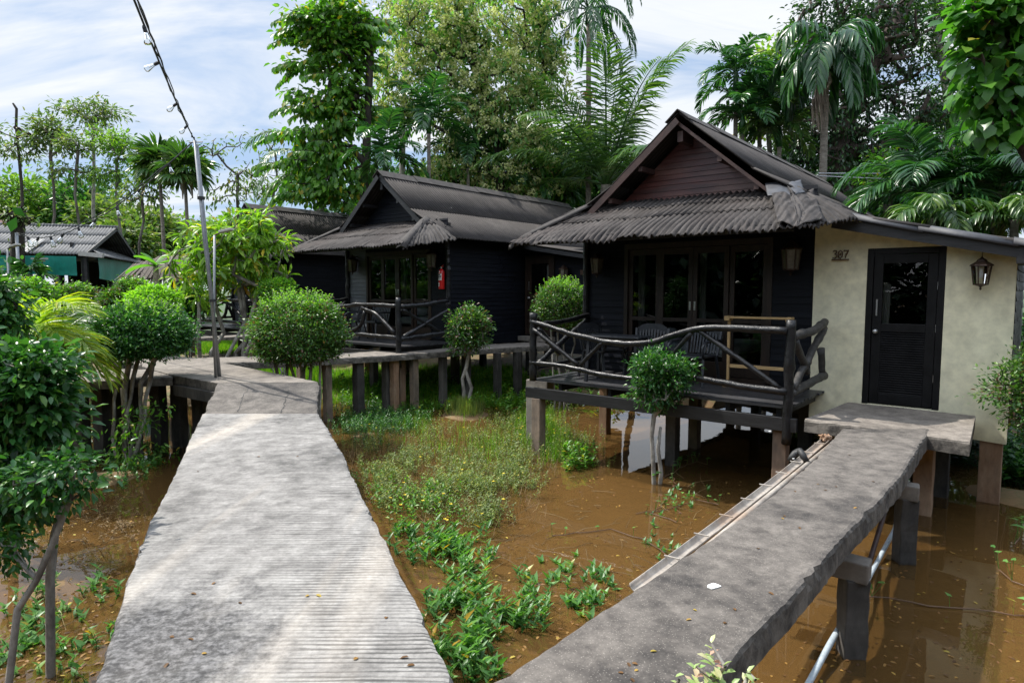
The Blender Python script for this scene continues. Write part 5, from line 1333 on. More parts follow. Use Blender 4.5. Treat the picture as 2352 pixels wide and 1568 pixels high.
def fan_palm(label, px, py, Y, nf, R_, leafm, seed, r=.1, group=None, pet=.5, px_base=None, dead=0):
    rng = np.random.default_rng(seed); c = at(px, py, Y); g = Vector((c.x, c.y, gz(c.x, c.y)-.1)); t = empty('fan_palm', g, 0, label, 'palm', group); top = c-g
    MB().tube([(0,0,0), top*.5+Vector((.05,0,0)), top], [r*1.1, r, r*.9], 8).build('trunk', MT['palmbark'], t, smooth=True)
    def fan(az, e_, m_):
        d = np.array([math.cos(az)*math.cos(e_), math.sin(az)*math.cos(e_), math.sin(e_)]); b0 = np.array(top); b1_ = b0 + d*pet*rng.uniform(.8,1.2)
        s = np.cross(d, [0,0,1.]); s /= np.linalg.norm(s)+1e-6; u = np.cross(s, d); n = 26; th = np.linspace(-2.1, 2.1, n)
        dd = np.cos(th)[:, None]*d + np.sin(th)[:, None]*s + rng.normal(0,.05,(n,3)) + np.array([0,0,-.18])
        v, f = leaves(np.repeat(b1_[None], n, 0), dd, np.repeat(u[None], n, 0)+rng.normal(0,.15,(n,3)), R_*rng.uniform(.85,1.05,n), R_*.13, 'long')
        st = leaves(b0[None], (b1_-b0)[None], u[None], np.linalg.norm(b1_-b0)*1.02, .03, 'blade')
        v, f = join([(v, f), st]); np_mesh('frond', v, f, MT[m_], t)
    for i in range(nf): fan(i*2.4+rng.uniform(-.2,.2), -.5+1.9*i/nf, leafm)
    for i in range(dead):
        a_ = i*2.4; d = Vector((math.cos(a_)*.3, math.sin(a_)*.3, 0)); MB().tube([top, top+d*.8+Vector((0,0,-.3)), top+d+Vector((0,0,-1.1))], [.03,.09,.02], 6).build('dead_frond', MT['deadfrond'], t)
    return t

def topiary(label, px, py, rx, ry, Y, base, nleaf, seed, group='clipped round bushes', lsz=.045, stems=4, barkm='bark_pale', mat='l_topiary', sprigs=0, rs=.02, templ='tiny', depth=1.0, flat_b=.0, loose=.05, sprigm='l_sprig', spread=.12, name='topiary_bush', branchy=40, fork=.9, funnel=False):
    """dense clipped crown on bare stems. base = (px,py) of the foot at level z=base[2]"""
    rng = np.random.default_rng(seed); f0 = onz(base[0], base[1], base[2]) if len(base) > 2 else None
    c = at(px, py, Y); g = Vector((at(base[0], base[1], Y).x, Y, 0)); g.z = gz(g.x, g.y)-.05
    t = empty(name, g, 0, label, 'bush', group); cc = np.array(c-g); rad = np.array([rx*Y/F, rx*Y/F*depth, ry*Y/F])
    v = unit(rng.normal(size=(nleaf, 3)))
    # lumpy outline
    lump = 1 + .06*np.sin(v[:, 0]*7+seed)*np.cos(v[:, 1]*6) + .05*np.sin(v[:, 2]*9+v[:, 0]*5+seed*2) + .03*np.sin(v[:, 0]*19+v[:, 2]*15+seed)
    r = (1 - np.abs(rng.normal(0, .15, nleaf)))*lump + rng.exponential(loose, nleaf)*.9*(rng.random(nleaf) < .5)
    r = np.clip(r, .15, 1.3); p = v*r[:, None]
    if flat_b: p[:, 2] = np.where(p[:, 2] < -flat_b, -flat_b + (p[:, 2]+flat_b)*.35, p[:, 2])
    if funnel: p[:, :2] *= (.30+.70*np.clip((p[:, 2]+1)/1.5, 0, 1)**1.3)[:, None]
    pos = cc + p*rad
    d = v*.8 + rng.normal(0, .6, (nleaf, 3)) + np.array([0,0,.15]); up = v*.9 + np.array([0,0,.6]) + rng.normal(0,.5,(nleaf,3))
    s = rng.uniform(.7,1.25,nleaf); parts = [leaves(pos, d, up, lsz*s, lsz*.5*s, templ)]
    nc = int(60 + nleaf/140); v2 = unit(rng.normal(size=(nc, 3))); q2 = v2*rng.uniform(.9, 1.1, (nc, 1))
    if flat_b: q2[:, 2] = np.where(q2[:, 2] < -flat_b, -flat_b + (q2[:, 2]+flat_b)*.35, q2[:, 2])
    parts.append(leaf_clusters(cc + q2*rad, 16, lsz*2.6, lsz*1.1, lsz*.52, rng, templ, -.1, center=cc))
    np_mesh('crown', *join(parts), MT[mat], t)
    if sprigs:
        ps, ds, us, tw = [], [], [], MB()
        for _ in range(sprigs):
            a_ = rng.normal(0, .55, 2); vv = np.array([a_[0], a_[1], 1.0]); vv /= np.linalg.norm(vv); q = cc + vv*rad*.96; L_ = rng.uniform(.06,.24)*(rad[2]/.45); dv = np.array([rng.normal(0,.25)+vv[0]*.4, rng.normal(0,.25)+vv[1]*.4, 1.]); dv /= np.linalg.norm(dv)
            tw.tube([tuple(q), tuple(q+dv*L_)], .003, 4)
            for k in range(9):
                ps.append(q+dv*L_*(k+1)/9); a2 = rng.uniform(0,6.28); ds.append(np.array([math.cos(a2), math.sin(a2), .5])); us.append(dv)
        v_, f_ = leaves(np.array(ps), np.array(ds), np.array(us), lsz*1.05, lsz*.5, templ); np_mesh('new_shoots', v_, f_, MT[sprigm], t)['kind'] = 'stuff'; tw.build('twig', MT[barkm], t)
    cl = cc + unit(rng.normal(size=(branchy, 3)))*rad*rng.uniform(.45,.9,(branchy,1)); cl[:, 2] = np.maximum(cl[:, 2], cc[2]-rad[2]*.75)
    if funnel: q_ = (cl-cc)/rad; q_[:, :2] *= (.30+.70*np.clip((q_[:, 2:]+1)/1.5, 0, 1)**1.3); cl = cc+q_*rad
    cls = np.array_split(cl[np.argsort(cl[:, 0])], stems)
    for i, q in enumerate(cls):
        x = (i-(stems-1)/2)*spread; b0 = (x+rng.uniform(-.03,.03), rng.uniform(-.06,.06), 0); m_ = q.mean(0); tt = np.array([b0[0]*.5+m_[0]*.5+cc[0]*.0, m_[1]*.4, max(.12, cc[2]-rad[2]*fork*rng.uniform(.85,1.1))])
        skeleton(b0, tt, q, rs*rng.uniform(.8,1.15), rng, MT[barkm], t, bend=.12, seg=5, rmin=.004, low=.6, name='stem', sides=6)
    return t
# ------------------------------------------------------------------ trees and palms
OLV = 'slender trees standing behind the pavilion'
tree('slender_tree', 'tall slender tree with a flat umbrella crown, highest on the left skyline', 'tree', 214, 540, 34, (214,285), [(160,250,38,12),(205,255,45,20),(250,262,30,14),(222,305,28,10,-1)], 63, 16, .42, .24, .085, 'l_far', 'bark_pale', .09, 11, 'leaf', .35, OLV, shell=.3, low=.72, trunkpx=[(214,480),(216,400),(215,330),(214,290)], rmin=.012)
tree('slender_tree', 'dark trunked slender tree with a bare forked top at the left edge', 'tree', 47, 560, 33, (42,260), [(14,300,30,18),(60,318,26,14),(40,345,50,14),(5,345,30,25)], 52, 11, .42, .24, .085, 'l_far', 'bark_dark', .075, 12, 'leaf', .35, OLV, shell=.3, low=.5, trunkpx=[(50,430),(42,340),(37,290),(38,250),(30,238)], rmin=.013, bare=.2)
tree('slender_tree', 'slender tree with a rounded olive crown, second from the left', 'tree', 116, 560, 33, (116,360), [(92,285,26,22),(112,305,38,28),(140,320,22,22),(80,330,20,10)], 69, 16, .42, .24, .085, 'l_far', 'bark', .08, 13, 'leaf', .35, OLV, shell=.3, low=.6, rmin=.012)
tree('slender_tree', 'slender tree with thin Y shaped limbs, between the olive crown and the umbrella crown', 'tree', 175, 560, 32, (176,385), [(165,335,30,20),(196,335,22,20),(150,390,34,12),(206,400,30,10)], 54, 14, .42, .24, .085, 'l_far', 'bark', .075, 14, 'leaf', .35, OLV, shell=.3, low=.6, rmin=.012)
tree('slender_tree', 'slender tree with a darker clumped crown right of the umbrella crown', 'tree', 270, 560, 32, (268,370), [(255,322,36,24),(278,345,30,26),(300,342,26,8),(250,400,40,14),(285,420,30,12)], 84, 16, .42, .24, .085, 'l_far2', 'bark', .075, 15, 'leaf', .35, OLV, shell=.3, low=.55, rmin=.012)
tree('slender_tree', 'leaning slender tree with thin crown in front of the first fan palm', 'tree', 318, 560, 30, (325,450), [(330,400,34,28),(300,450,28,20),(350,440,28,20),(390,350,20,10)], 52, 11, .42, .24, .085, 'l_far', 'bark', .07, 16, 'leaf', .35, OLV, shell=.3, low=.4, rmin=.014)
tree('slender_tree', 'sparse slender tree just right of the leaning pole', 'tree', 545, 560, 30, (546,400), [(490,340,32,26),(540,330,24,34),(560,420,40,40),(510,445,34,24),(405,305,14,12),(590,380,24,40)], 88, 6, .42, .24, .085, 'l_far', 'bark', .08, 17, 'leaf', .35, OLV, shell=.2, low=.35, rmin=.013, bare=.15)
tree('slender_tree', 'nearly leafless slender tree left of the coconut palm', 'tree', 640, 580, 30, (628,440), [(605,330,18,40),(640,340,20,30),(620,430,40,30),(600,300,10,14)], 50, 4, .42, .24, .085, 'l_far', 'bark', .07, 18, 'leaf', .35, OLV, shell=.2, low=.3, rmin=.013, bare=.45)
fan_palm('fan palm left of the leaning pole, the one further left', 366, 380, 29, 17, 1.0, 'l_coco', 21, .08, 'fan palms on the left skyline', pet=.55)
fan_palm('fan palm right beside the leaning pole with hanging dead fronds', 424, 395, 28, 16, .95, 'l_coco', 22, .075, 'fan palms on the left skyline', pet=.5, dead=3)
# woodland behind the pavilion, single trees
k = 0
for (x, yc, rx, ry, Y, mt_, lab) in ((30,470,70,62,46,'l_far2','bushy green tree at the far left edge of the woodland'),(120,482,75,55,50,'l_far','bushy olive tree behind the left part of the pavilion roof'),(190,470,62,55,47,'l_green','dark green bushy tree behind the middle of the pavilion roof'),(235,505,46,40,44,'l_far','low olive tree above the pavilion ridge end'),(330,525,70,38,42,'l_far','wide low olive tree right of the pavilion roof'),(410,545,60,32,46,'l_far2','yellowish low tree right of the fan palm trunks'),(290,560,50,40,38,'l_far','olive tree close behind the pavilion gable'),(480,575,60,50,44,'l_far','low tree behind the leaning pole'),(570,545,60,50,48,'l_far2','low green tree left of the farthest bungalow ridge'),(650,560,50,50,48,'l_far','low tree behind the farthest bungalow'),(-50,500,70,70,44,'l_far','bushy tree beyond the left frame edge')):
    k += 1; tree('woodland_tree', lab, 'tree', x, 640, Y, (x, yc+ry*.3), [(x,yc,rx,ry),(x-rx*.5,yc+ry*.5,rx*.6,ry*.6),(x+rx*.5,yc+ry*.6,rx*.6,ry*.6)], 110, 26, .75, .42, .2, mt_, 'bark', .2, 30+k, 'tiny', .2, 'trees of the far woodland', shell=.5, low=.4, rmin=.03)

LBIG = 'large trees behind the bungalows'
def sprays(t, cl, rng):
    # arching twigs with rows of hanging leaves
    pos, dr, us, mb = [], [], [], MB()
    sel = cl[rng.permutation(len(cl))[:120]]; cx_ = cl[:, 0].mean() + .7
    for c in sel:
        sg = -1 if c[0] < cx_ else rng.choice([-1, 1]); a_ = rng.normal(0, .5); d = np.array([sg*math.cos(a_), math.sin(a_), rng.uniform(.1,.45)]); L_ = rng.uniform(.6,1.3); P = []
        for i in range(15):
            u = i/14; p = c + d*L_*u + np.array([0,0,-.45*u*u*L_]); P.append(tuple(p))
            if i > 1:
                for s_ in (-1, 1):
                    pos.append(p); dr.append(np.array([d[0]*.35, d[1]*.35+s_*.45, -.75]) + rng.normal(0,.16,3)); us.append(np.array([0,s_*.6,.7])+rng.normal(0,.2,3))
        mb.tube(P[::2], .012, 4)
    n = len(pos); s = rng.uniform(.7,1.15,n); np_mesh('leaf_spray', *leaves(np.array(pos), np.array(dr), np.array(us), .25*s, .14*s, 'leaf'), MT['l_bright'], t)['kind'] = 'stuff'; mb.build('twig', MT['bark_dark'], t)['kind'] = 'stuff'
tree('leafy_tree', 'bright leafy tree with some yellow leaves, left of the flowering tree', 'tree', 830, 600, 22.5, (842,250),
     [(770,60,80,60),(690,30,40,22),(690,75,36,14),(700,150,44,16),(790,150,60,70),(690,215,40,16),(680,240,30,12),(760,250,60,50),(690,310,44,16),(760,340,60,50),(710,385,60,22),(700,440,56,24),(790,420,60,50),(820,60,50,90),(800,250,50,60)],
     430, 14, .34, .23, .125, 'l_bright', 'bark_dark', .17, 41, 'leaf', .75, LBIG, shell=.15, low=.35, rmin=.012, trunkpx=[(835,500),(840,380),(845,260),(850,120),(845,30)], depth=.7, flat=.4, extra=sprays)
def blossoms(t, cl, rng):
    sel = cl[rng.random(len(cl)) < .95]; n = 10; c = np.repeat(sel, n, 0) + rng.normal(0, .28, (len(sel)*n, 3))*np.array([1,1,.7]) + np.array([-.05,-.08,.15])
    m = 14; cc = np.repeat(c, m, 0); d = unit(rng.normal(size=cc.shape)); pos = cc + d*.045
    v, f = leaves(pos, d, rng.normal(size=d.shape), .08, .085, 'tiny'); o = np_mesh('blossom', v, f, MT['blossom'], t); o['kind'] = 'stuff'
tree('flowering_tree', 'large tree crowded with cream green flower balls behind the middle bungalow', 'tree', 1150, 600, 24.5, (1138,250),
     [(1000,60,110,80),(1150,50,130,80),(930,190,72,110),(1050,170,90,90),(1180,170,100,100),(1070,290,80,70),(1200,260,75,90),(1140,340,100,60),(1030,380,70,40),(1240,340,60,60),(1150,420,70,40),(905,280,40,60),(1270,100,50,80),(1290,200,40,60),(1230,420,60,40)],
     420, 18, .42, .25, .09, 'l_flower', 'bark_dark', .2, 42, 'long', .8, LBIG, shell=.4, low=.3, rmin=.012, trunkpx=[(1150,520),(1150,430),(1143,330),(1110,200),(1085,120),(1070,40)], extra=blossoms, depth=.9)
tree('broadleaf_tree', 'dark tree trunk leaning up left beneath the flowering crown', 'tree', 1120, 600, 25.5, (1090,300), [(1080,330,80,40),(1000,420,70,40)], 60, 22, .4, .18, .08, 'l_dark', 'bark_dark', .16, 43, 'leaf', .5, LBIG, low=.5)
tree('pale_trunk_tree', 'thin pale trunked tree rising through the flowering crown', 'tree', 925, 600, 27, (930,40), [(880,10,50,20),(940,0,60,30),(960,-40,60,30)], 40, 14, .4, .2, .08, 'l_far', 'bark_pale', .15, 44, 'leaf', .5, LBIG, low=.8, trunkpx=[(923,500),(924,400),(925,250),(932,120),(935,40)], rmin=.014)
# coconut palm peeping from behind the bright tree
palm('coconut palm with thin fronds spreading left of the bright leafy tree', 735, 385, 26, 12, 3.6, 'l_coco', 51, 1.15, (-.1,1.0), .16, ll=.62, lw=.045, nleaf=48, azs=[3.3,2.7,3.6,3.0,3.9,2.4,4.2,2.0,5,.5,1.2,3.2], hang=.45, group='coconut palms')
PG = 'areca palms behind the bungalows'
def areca(lab, x, y, Y, L_, nf, seed, el=(.15,1.3), m_='l_palm', r=.07, **kw):
    return palm(lab, x, y, Y, nf, L_, m_, seed, kw.pop('droop', 1.0), el, r, ll=kw.pop('ll', .52), lw=kw.pop('lw', .07), nleaf=kw.pop('nleaf', 26), group=PG, shaft=kw.pop('shaft', .5), vee=.5, **kw)
areca('areca palm just above the left half of the middle bungalow roof', 885, 390, 20.5, 1.75, 11, 61)
areca('areca palm in front of the lower flowering crown, left side', 985, 300, 21.8, 1.9, 11, 62)
areca('shaded areca palm above the middle of the middle ridge', 1075, 380, 24, 2.0, 10, 63)
areca('shaded areca palm under the right of the flowering crown', 1180, 430, 25, 1.8, 9, 64)
areca('small areca palm between the middle ridge and the nearest gable', 1255, 455, 25.5, 1.9, 11, 65)
t = areca('tall drooping areca palm at the top, right of the flowering tree', 1352, 50, 24, 3.0, 14, 66, (-.3,1.2), droop=1.75, hang=.8, r=.1, lw=.06, nleaf=34)
areca('areca palm with yellow seed bunch between the flowering tree and the tall one', 1262, 350, 26, 2.2, 10, 67, (-.2,1.1), droop=1.5, hang=.7)
palm('large coconut palm with long upright fronds left of the nearest gable', 1392, 425, 23, 17, 4.9, 'l_coco', 71, .62, (.3,1.42), .22, ll=1.15, lw=.055, nleaf=64, hang=.35, group='coconut palms', vee=.15)
def seeds(px, py, Y, n, r, label, down=.25):
    rng = random.Random(px); p = at(px, py, Y); mb = MB(); 
    for k in range(n):
        d = Vector((rng.gauss(0,1), rng.gauss(0,1), rng.gauss(0,.8)-down*2)); d = d.normalized()*r*rng.uniform(.4,1); mb.tube([(0,0,0), d], .006, 3); mb.tube([d-Vector((0,0,.02)), d, d+Vector((0,0,-.05))], [.005,.03,.01], 5)
    o = mb.build('seed_bunch', MT['orange_seed']); o.location = p; tag(o, label, 'seed bunch', 'seed bunches on the palms')
seeds(1262, 385, 25.6, 90, .45, 'ochre palm seed bunch hanging on the areca between the crowns'); seeds(1352, 215, 23.7, 60, .35, 'orange palm seed bunch under the tall drooping areca')
areca('areca palm against the sky right of the nearest gable top', 1690, 200, 19.5, 1.45, 12, 72, (.0,1.35), lw=.065)
areca('areca palm just above the right slope of the nearest roof', 1705, 300, 19.2, 1.4, 11, 73, (.2,1.3))
areca('lower areca palm behind the upper right roof slope', 1790, 330, 19.3, 1.3, 10, 74, (.1,1.2), m_='l_coco')
areca('small areca palm low behind the roof ridge, under the yellowish tree', 1745, 260, 20, 1.35, 10, 75, (.1,1.3))
tree('yellowish_tree', 'thin yellowish leaved tree right of the sky areca', 'tree', 1770, 600, 22, (1765,300), [(1760,140,42,50),(1790,210,45,60),(1740,260,40,50),(1800,120,30,30)], 90, 16, .32, .17, .10, 'l_frangi', 'bark', .09, 76, 'leaf', .4, LBIG, shell=.3, low=.4)
# tall areca with ringed trunk
azT = [i*2.399 for i in range(13)]
TA = palm('tall areca palm with ringed trunk and hanging fronds above the nearest roof', 1897, 150, 18, 14, 2.05, 'l_palm', 77, 1.8, (-.35,1.1), .10, ll=.80, lw=.095, nleaf=32, group=PG, px_base=1884, vee=.2, hang=.95, rings=True, shaft=.5)
mb = MB(); rng = random.Random(3); top = at(1896,165,17.8)-TA.location
for k in range(70):
    a_ = rng.gauss(0,.05); b_ = rng.gauss(0,.05); l = rng.uniform(.8,1.45); s0 = top+Vector((-.12,-.12,-.02)); mb.tube([s0, s0+Vector((-.12+a_,-.05,-.2)), s0+Vector((-.12+a_*1.8,b_,-.2-l*.5)), s0+Vector((-.06+a_*2.2,b_*2,-.2-l))], [.006,.008,.006,.003], 4)
mb.build('dead_flower_stalk', MT['deadfrond'], TA)
mb = MB().tube([top+Vector((-.05,-.1,.02)), top+Vector((.03,-.12,-.1)), top+Vector((.08,-.12,-.3)), top+Vector((.0,-.12,-.5))], [.02,.05,.05,.01], 6); mb.tube([top+Vector((-.3,-.12,.02)), top+Vector((-.15,-.14,.08)), top+Vector((-.02,-.1,.06))], [.01,.07,.02], 6)
mb.tube([top+Vector((-.12,-.12,-.35)), top+Vector((-.13,-.12,-.75)), top+Vector((-.02,-.12,-1.05))], [.02,.03,.008], 6); mb.build('dead_frond', MT['deadfrond'], TA)
mb = MB()
for k in range(120):
    d = Vector((rng.gauss(0,1),rng.gauss(0,1)-.5,rng.gauss(0,.35)-.2)).normalized()*rng.uniform(.15,.42); mb.tube([top+Vector((0,0,.08)), top+Vector((0,0,.08))+d*.6+Vector((0,0,.03)), top+Vector((0,0,.06))+d], [.006,.012,.008], 4)
mb.build('flower_bunch', MT['l_coco'], TA)
# great dark tree
tree('dark_tree', 'massive dark glossy tree with thick forked limbs behind the ringed palm', 'tree', 1925, 620, 21.5, (1960,230),
     [(1990,60,130,90),(1900,60,90,80),(1840,170,70,80),(1960,250,110,80),(2080,240,90,90),(2060,110,80,80),(1870,300,90,70),(2010,380,120,70),(2120,380,80,70),(1880,410,90,60),(2150,300,60,70),(1950,480,120,50)],
     520, 34, .42, .155, .07, 'l_dark', 'bark_mid', .36, 78, 'leaf', .45, LBIG, shell=.3, low=.35, rmin=.012, trunkpx=[(1922,480),(1925,380),(1935,290),(1975,200),(2020,120),(2075,20),(2110,-60)], depth=.8, exp=2.6)
tree('thin_tree', 'thin leaning tree with light open foliage, right of the dark tree', 'tree', 2190, 620, 22.5, (2170,190), [(2150,60,50,70),(2200,90,50,70),(2180,230,60,60),(2130,300,50,40),(2230,300,60,50),(2180,370,70,40),(2140,-20,60,40)], 230, 26, .38, .15, .07, 'l_mid', 'bark_pale', .15, 79, 'leaf', .4, LBIG, shell=.3, low=.3, rmin=.012, trunkpx=[(2185,480),(2182,330),(2180,250),(2165,150),(2150,40),(2140,-40)])
tree('broad_leaved_tree', 'tree with very large bright leaves at the top right corner', 'tree', 2440, 700, 9.6, (2350,170), [(2300,40,90,55),(2260,120,55,45),(2330,150,60,60),(2290,215,60,45),(2345,270,50,50),(2240,60,40,30),(2280,300,40,26),(2390,100,60,160)], 170, 12, .22, .21, .17, 'l_bigleaf', 'bark_mid', .12, 80, 'leaf', .7, None, shell=.3, low=.4, trunkpx=[(2430,560),(2400,420),(2350,330),(2310,240),(2300,120)], depth=.8)
RP = 'dense palms behind the cream room'
palm('dense dark palm behind the cream room roof, left of the two', 2126, 440, 12.4, 15, 1.75, 'l_palm', 81, 1.05, (.1,1.45), .09, ll=.62, lw=.05, nleaf=44, group=RP, hang=.35)
palm('dense palm at the right edge behind the cream room roof', 2290, 440, 11.8, 15, 1.6, 'l_palm', 82, 1.0, (.1,1.45), .09, ll=.6, lw=.05, nleaf=44, group=RP, hang=.35)
palm('low yellowish palm with arching fronds just over the cream room roof', 2140, 500, 11.2, 9, 1.15, 'l_coco', 83, 1.2, (.2,1.0), .07, ll=.42, lw=.055, nleaf=28, group=RP, hang=.6)
palm('low palm whose bright leaflets hang over the right edge of the roof', 2330, 505, 10.6, 9, 1.0, 'l_coco', 84, 1.2, (.2,1.1), .07, ll=.4, lw=.055, nleaf=26, group=RP, hang=.6)
palm('palm filling the gap between the dark tree and the dense palms', 2035, 470, 17.5, 12, 1.7, 'l_palm', 85, 1.0, (.1,1.3), .08, ll=.5, lw=.055, nleaf=34, group=RP, hang=.4)
tree('young_tree', 'bright young tree among the palms above the right roof', 'tree', 2045, 600, 17, (2040,400), [(2040,365,40,26),(2020,410,36,26)], 40, 22, .2, .10, .05, 'l_bright', 'bark', .05, 86, 'leaf', .4, None)
# trees that close the view behind the roofs
k = 0
for (x, yc, rx, ry, Y, mt_, lab) in ((1240,430,90,70,27,'l_green','dim green tree behind the middle ridge end'),(1330,380,80,90,28,'l_far2','light green tree behind the coconut palm'),(1060,430,90,60,29,'l_green','dim green tree behind the flowering tree trunks'),(900,440,90,60,29,'l_green','dim green tree behind the middle bungalow apex'),(1450,430,80,70,27,'l_green','dim green tree left of the nearest gable'),(1840,400,90,90,25,'l_dark','dark background tree above the nearest ridge'),(2000,440,110,90,25,'l_green','background tree under the dark tree'),(2250,380,110,110,24,'l_green','background tree behind the two dense palms'),(2380,250,100,140,22,'l_mid','background tree beyond the right edge'),(800,520,70,50,27,'l_green','low tree between the two rear bungalow roofs'),(2130,520,120,60,18,'l_green','low thicket tree right behind the cream room')):
    k += 1; tree('background_tree', lab, 'tree', x, 640, Y, (x, yc+ry*.3), [(x,yc,rx,ry),(x-rx*.5,yc+ry*.5,rx*.6,ry*.6),(x+rx*.5,yc+ry*.6,rx*.6,ry*.6)], 130, 30, .5, .22, .12, mt_, 'bark_dark', .16, 130+k, 'leaf', .3, 'background trees closing the view', shell=.4, low=.35, rmin=.02)
for j, (X_, Y_) in enumerate(((7.8,15),(9.8,13),(8.8,17.5),(11,16))):   # undergrowth beyond the cream room
    rng = np.random.default_rng(900+j); t = empty('undergrowth_shrub', Vector((X_, Y_, gz(X_,Y_))), 0, 'leafy shrub in the shade behind the cream room, ' + ['nearest the wall','at the right','further back','farthest right'][j], 'shrub', 'shade shrubs')
    cl = crown_pts([((0,0,.9),(1.3,1.3,1.0))], 90, rng); skeleton((0,0,0),(0,0,.5), cl, .04, rng, MT['bark_dark'], t); v, f = leaf_clusters(cl, 26, .35, .16, .08, rng, 'leaf'); np_mesh('crown', v, f, MT['l_green'], t)

# ------------------------------------------------------------------ clipped bushes
topiary('round clipped bush on many thin stems, left of the leaning pole', 330, 768, 95, 64, 9.9, (290,1060,0), 17000, 1, sprigs=60, lsz=.058, stems=5, rs=.036, spread=.09, flat_b=.62, loose=.06, mat='l_green', fork=1.75, branchy=70)
topiary('largest round clipped bush, between the pole and the middle porch', 686, 764, 101, 74, 11.2, (685,900,0), 24000, 2, sprigs=140, lsz=.052, stems=6, rs=.026, spread=.13, flat_b=.75, mat='l_topiary', fork=1.5, branchy=80, loose=.07)
STW = tree('pruned_bush', 'small pruned bush on two pale crooked stems on a grassy mound', 'bush', 1062, 935, 13.9, (1070,830), [(1078,725,34,22),(1076,752,46,34),(1062,785,36,26),(1100,770,26,28)], 190, 22, .13, .07, .032, 'l_topiary', 'bark_pale', .045, 3, 'leaf', -.1, None, shell=.3, low=.6, rmin=.006, trunkpx=[(1066,900),(1062,870),(1072,840)])
MB().tube([(.17,.0,-.05),(.15,0,.3),(.2,0,.5),(.08,0,.85),(.1,0,1.15)], [.045,.04,.038,.034,.02], 8).build('trunk', MT['bark_pale'], STW, smooth=True)
topiary('round bright bush behind the left end of the nearest porch', 1290, 702, 57, 50, 14.4, (1290,880,0), 11000, 4, sprigs=90, lsz=.05, stems=4, rs=.026)
STW = tree('pruned_bush', 'dark funnel shaped bush on twin trunks in the water before the nearest porch', 'bush', 1504, 1105, 8.75, (1508,950), [(1517,832,66,26),(1524,865,64,38),(1508,908,42,34),(1560,850,34,20)], 210, 26, .10, .056, .026, 'l_green', 'bark_pale', .034, 5, 'leaf', -.1, None, shell=.3, low=.6, rmin=.004, trunkpx=[(1500,1050),(1497,1000),(1502,955)])
MB().tube([(.05,.03,-.1),(.09,.02,.35),(.04,.02,.7),(.07,.02,1.0)], [.034,.03,.028,.02], 8).build('trunk', MT['bark_pale'], STW, smooth=True)
tree('loose_bush', 'bush with sparse shoots at the right edge before the cream wall', 'bush', 2385, 1130, 7.35, (2370,990), [(2375,830,50,40),(2345,880,56,46),(2365,935,60,50),(2390,990,40,40),(2290,905,30,16),(2300,850,30,12)], 200, 20, .12, .05, .024, 'l_topiary', 'bark_dark', .02, 6, 'leaf', -.15, None, shell=.25, low=.3, rmin=.004)
topiary('low domed bush before the open pavilion', 168, 694, 52, 34, 16.5, (168,760,0), 9000, 7, sprigs=40, lsz=.075, stems=3)
topiary('domed bush at the right foot of the pavilion', 306, 675, 38, 27, 15.5, (306,760,0), 7000, 8, sprigs=40, lsz=.07, stems=3)
topiary('loose bright bush just above the round bush on many stems', 355, 692, 46, 26, 13.5, (355,780,0), 6000, 9, sprigs=110, lsz=.065, stems=3, mat='l_sprig', loose=.2)
topiary('tiny round bush left of the domed bush at the pavilion', 261, 694, 19, 17, 15, (261,760,0), 3000, 10, sprigs=20, lsz=.07, stems=2)
topiary('bright bush below the lamp poles at the left edge', 62, 690, 46, 40, 15.5, (62,770,0), 7000, 11, sprigs=80, lsz=.085, stems=3, mat='l_bright', loose=.2)
topiary('leafy bright bush left behind the largest round bush', 640, 672, 34, 24, 14.2, (640,800,0), 2500, 12, sprigs=110, lsz=.06, stems=3, mat='l_bright', loose=.3)
topiary('low plant in the shade left of the frangipani stems', 440, 690, 30, 26, 15.5, (440,760,0), 3500, 13, sprigs=20, lsz=.09, stems=3, mat='l_green')
# long leaved tree (frangipani)
rng = np.random.default_rng(91); Yf = 14.6; b_ = at(532, 822, Yf); g = Vector((b_.x, b_.y, gz(b_.x, b_.y)-.1))
t = empty('long_leaved_tree', g, 0, 'open tree with whorls of long lime leaves on bare pale branches behind the pole', 'tree')
E_ = [(tuple(at(x, y, Yf)-g), (rx*Yf/F, rx*Yf/F, ry*Yf/F)) for x, y, rx, ry in ((470,550,65,45),(565,535,75,45),(435,625,50,45),(530,605,80,60),(615,575,50,50),(625,640,40,34),(480,680,50,26),(590,515,40,30),(400,610,24,24),(560,495,30,16))]
cl = crown_pts(E_, 165, rng, .25); az_ = np.argsort(cl[:, 0] + rng.normal(0, .25, len(cl)))
for i_, grp_ in enumerate(np.array_split(az_, 7)):
    q = cl[grp_]; m_ = q.mean(0); x_ = (i_-3)*.07
    skeleton((x_, rng.uniform(-.1,.1), 0), (x_*1.6+m_[0]*.15, m_[1]*.2, .55+.1*rng.random()), q, .042, rng, MT['bark_pale'], t, bend=.10, seg=4, rmin=.010, low=.5, exp=2.2, name='branch' if i_ else 'trunk')
v, f = leaf_clusters(cl, 13, .20, .27, .066, rng, 'long', .35, tuft=True, outward=1.0); np_mesh('crown', v, f, MT['l_frangi'], t)
palm('yellow green palm with fronds sweeping right over the footway at the left', 42, 795, 8.6, 12, 1.2, 'l_palmy', 93, .95, (.1,1.0), .1, trunk=False, ll=.55, lw=.03, nleaf=44, azs=[-.35,.25,-.8,.7,.05,1.2,-.15,.5,2.2,-.5,.9,-.25], hang=.3, vee=.5)
palm('darker palm fronds behind the yellow green palm', 150, 760, 12.5, 8, 1.3, 'l_coco', 94, 1.0, (.2,1.0), .08, trunk=False, ll=.5, lw=.035, nleaf=36, azs=[.1,.6,-.4,2.4,3.2,1.2,2.0,2.8], hang=.4)
fan_palm('dark fan palm at the left end of the pavilion', 66, 632, 18.5, 9, .42, 'l_palm', 95, .1, None, pet=.3)
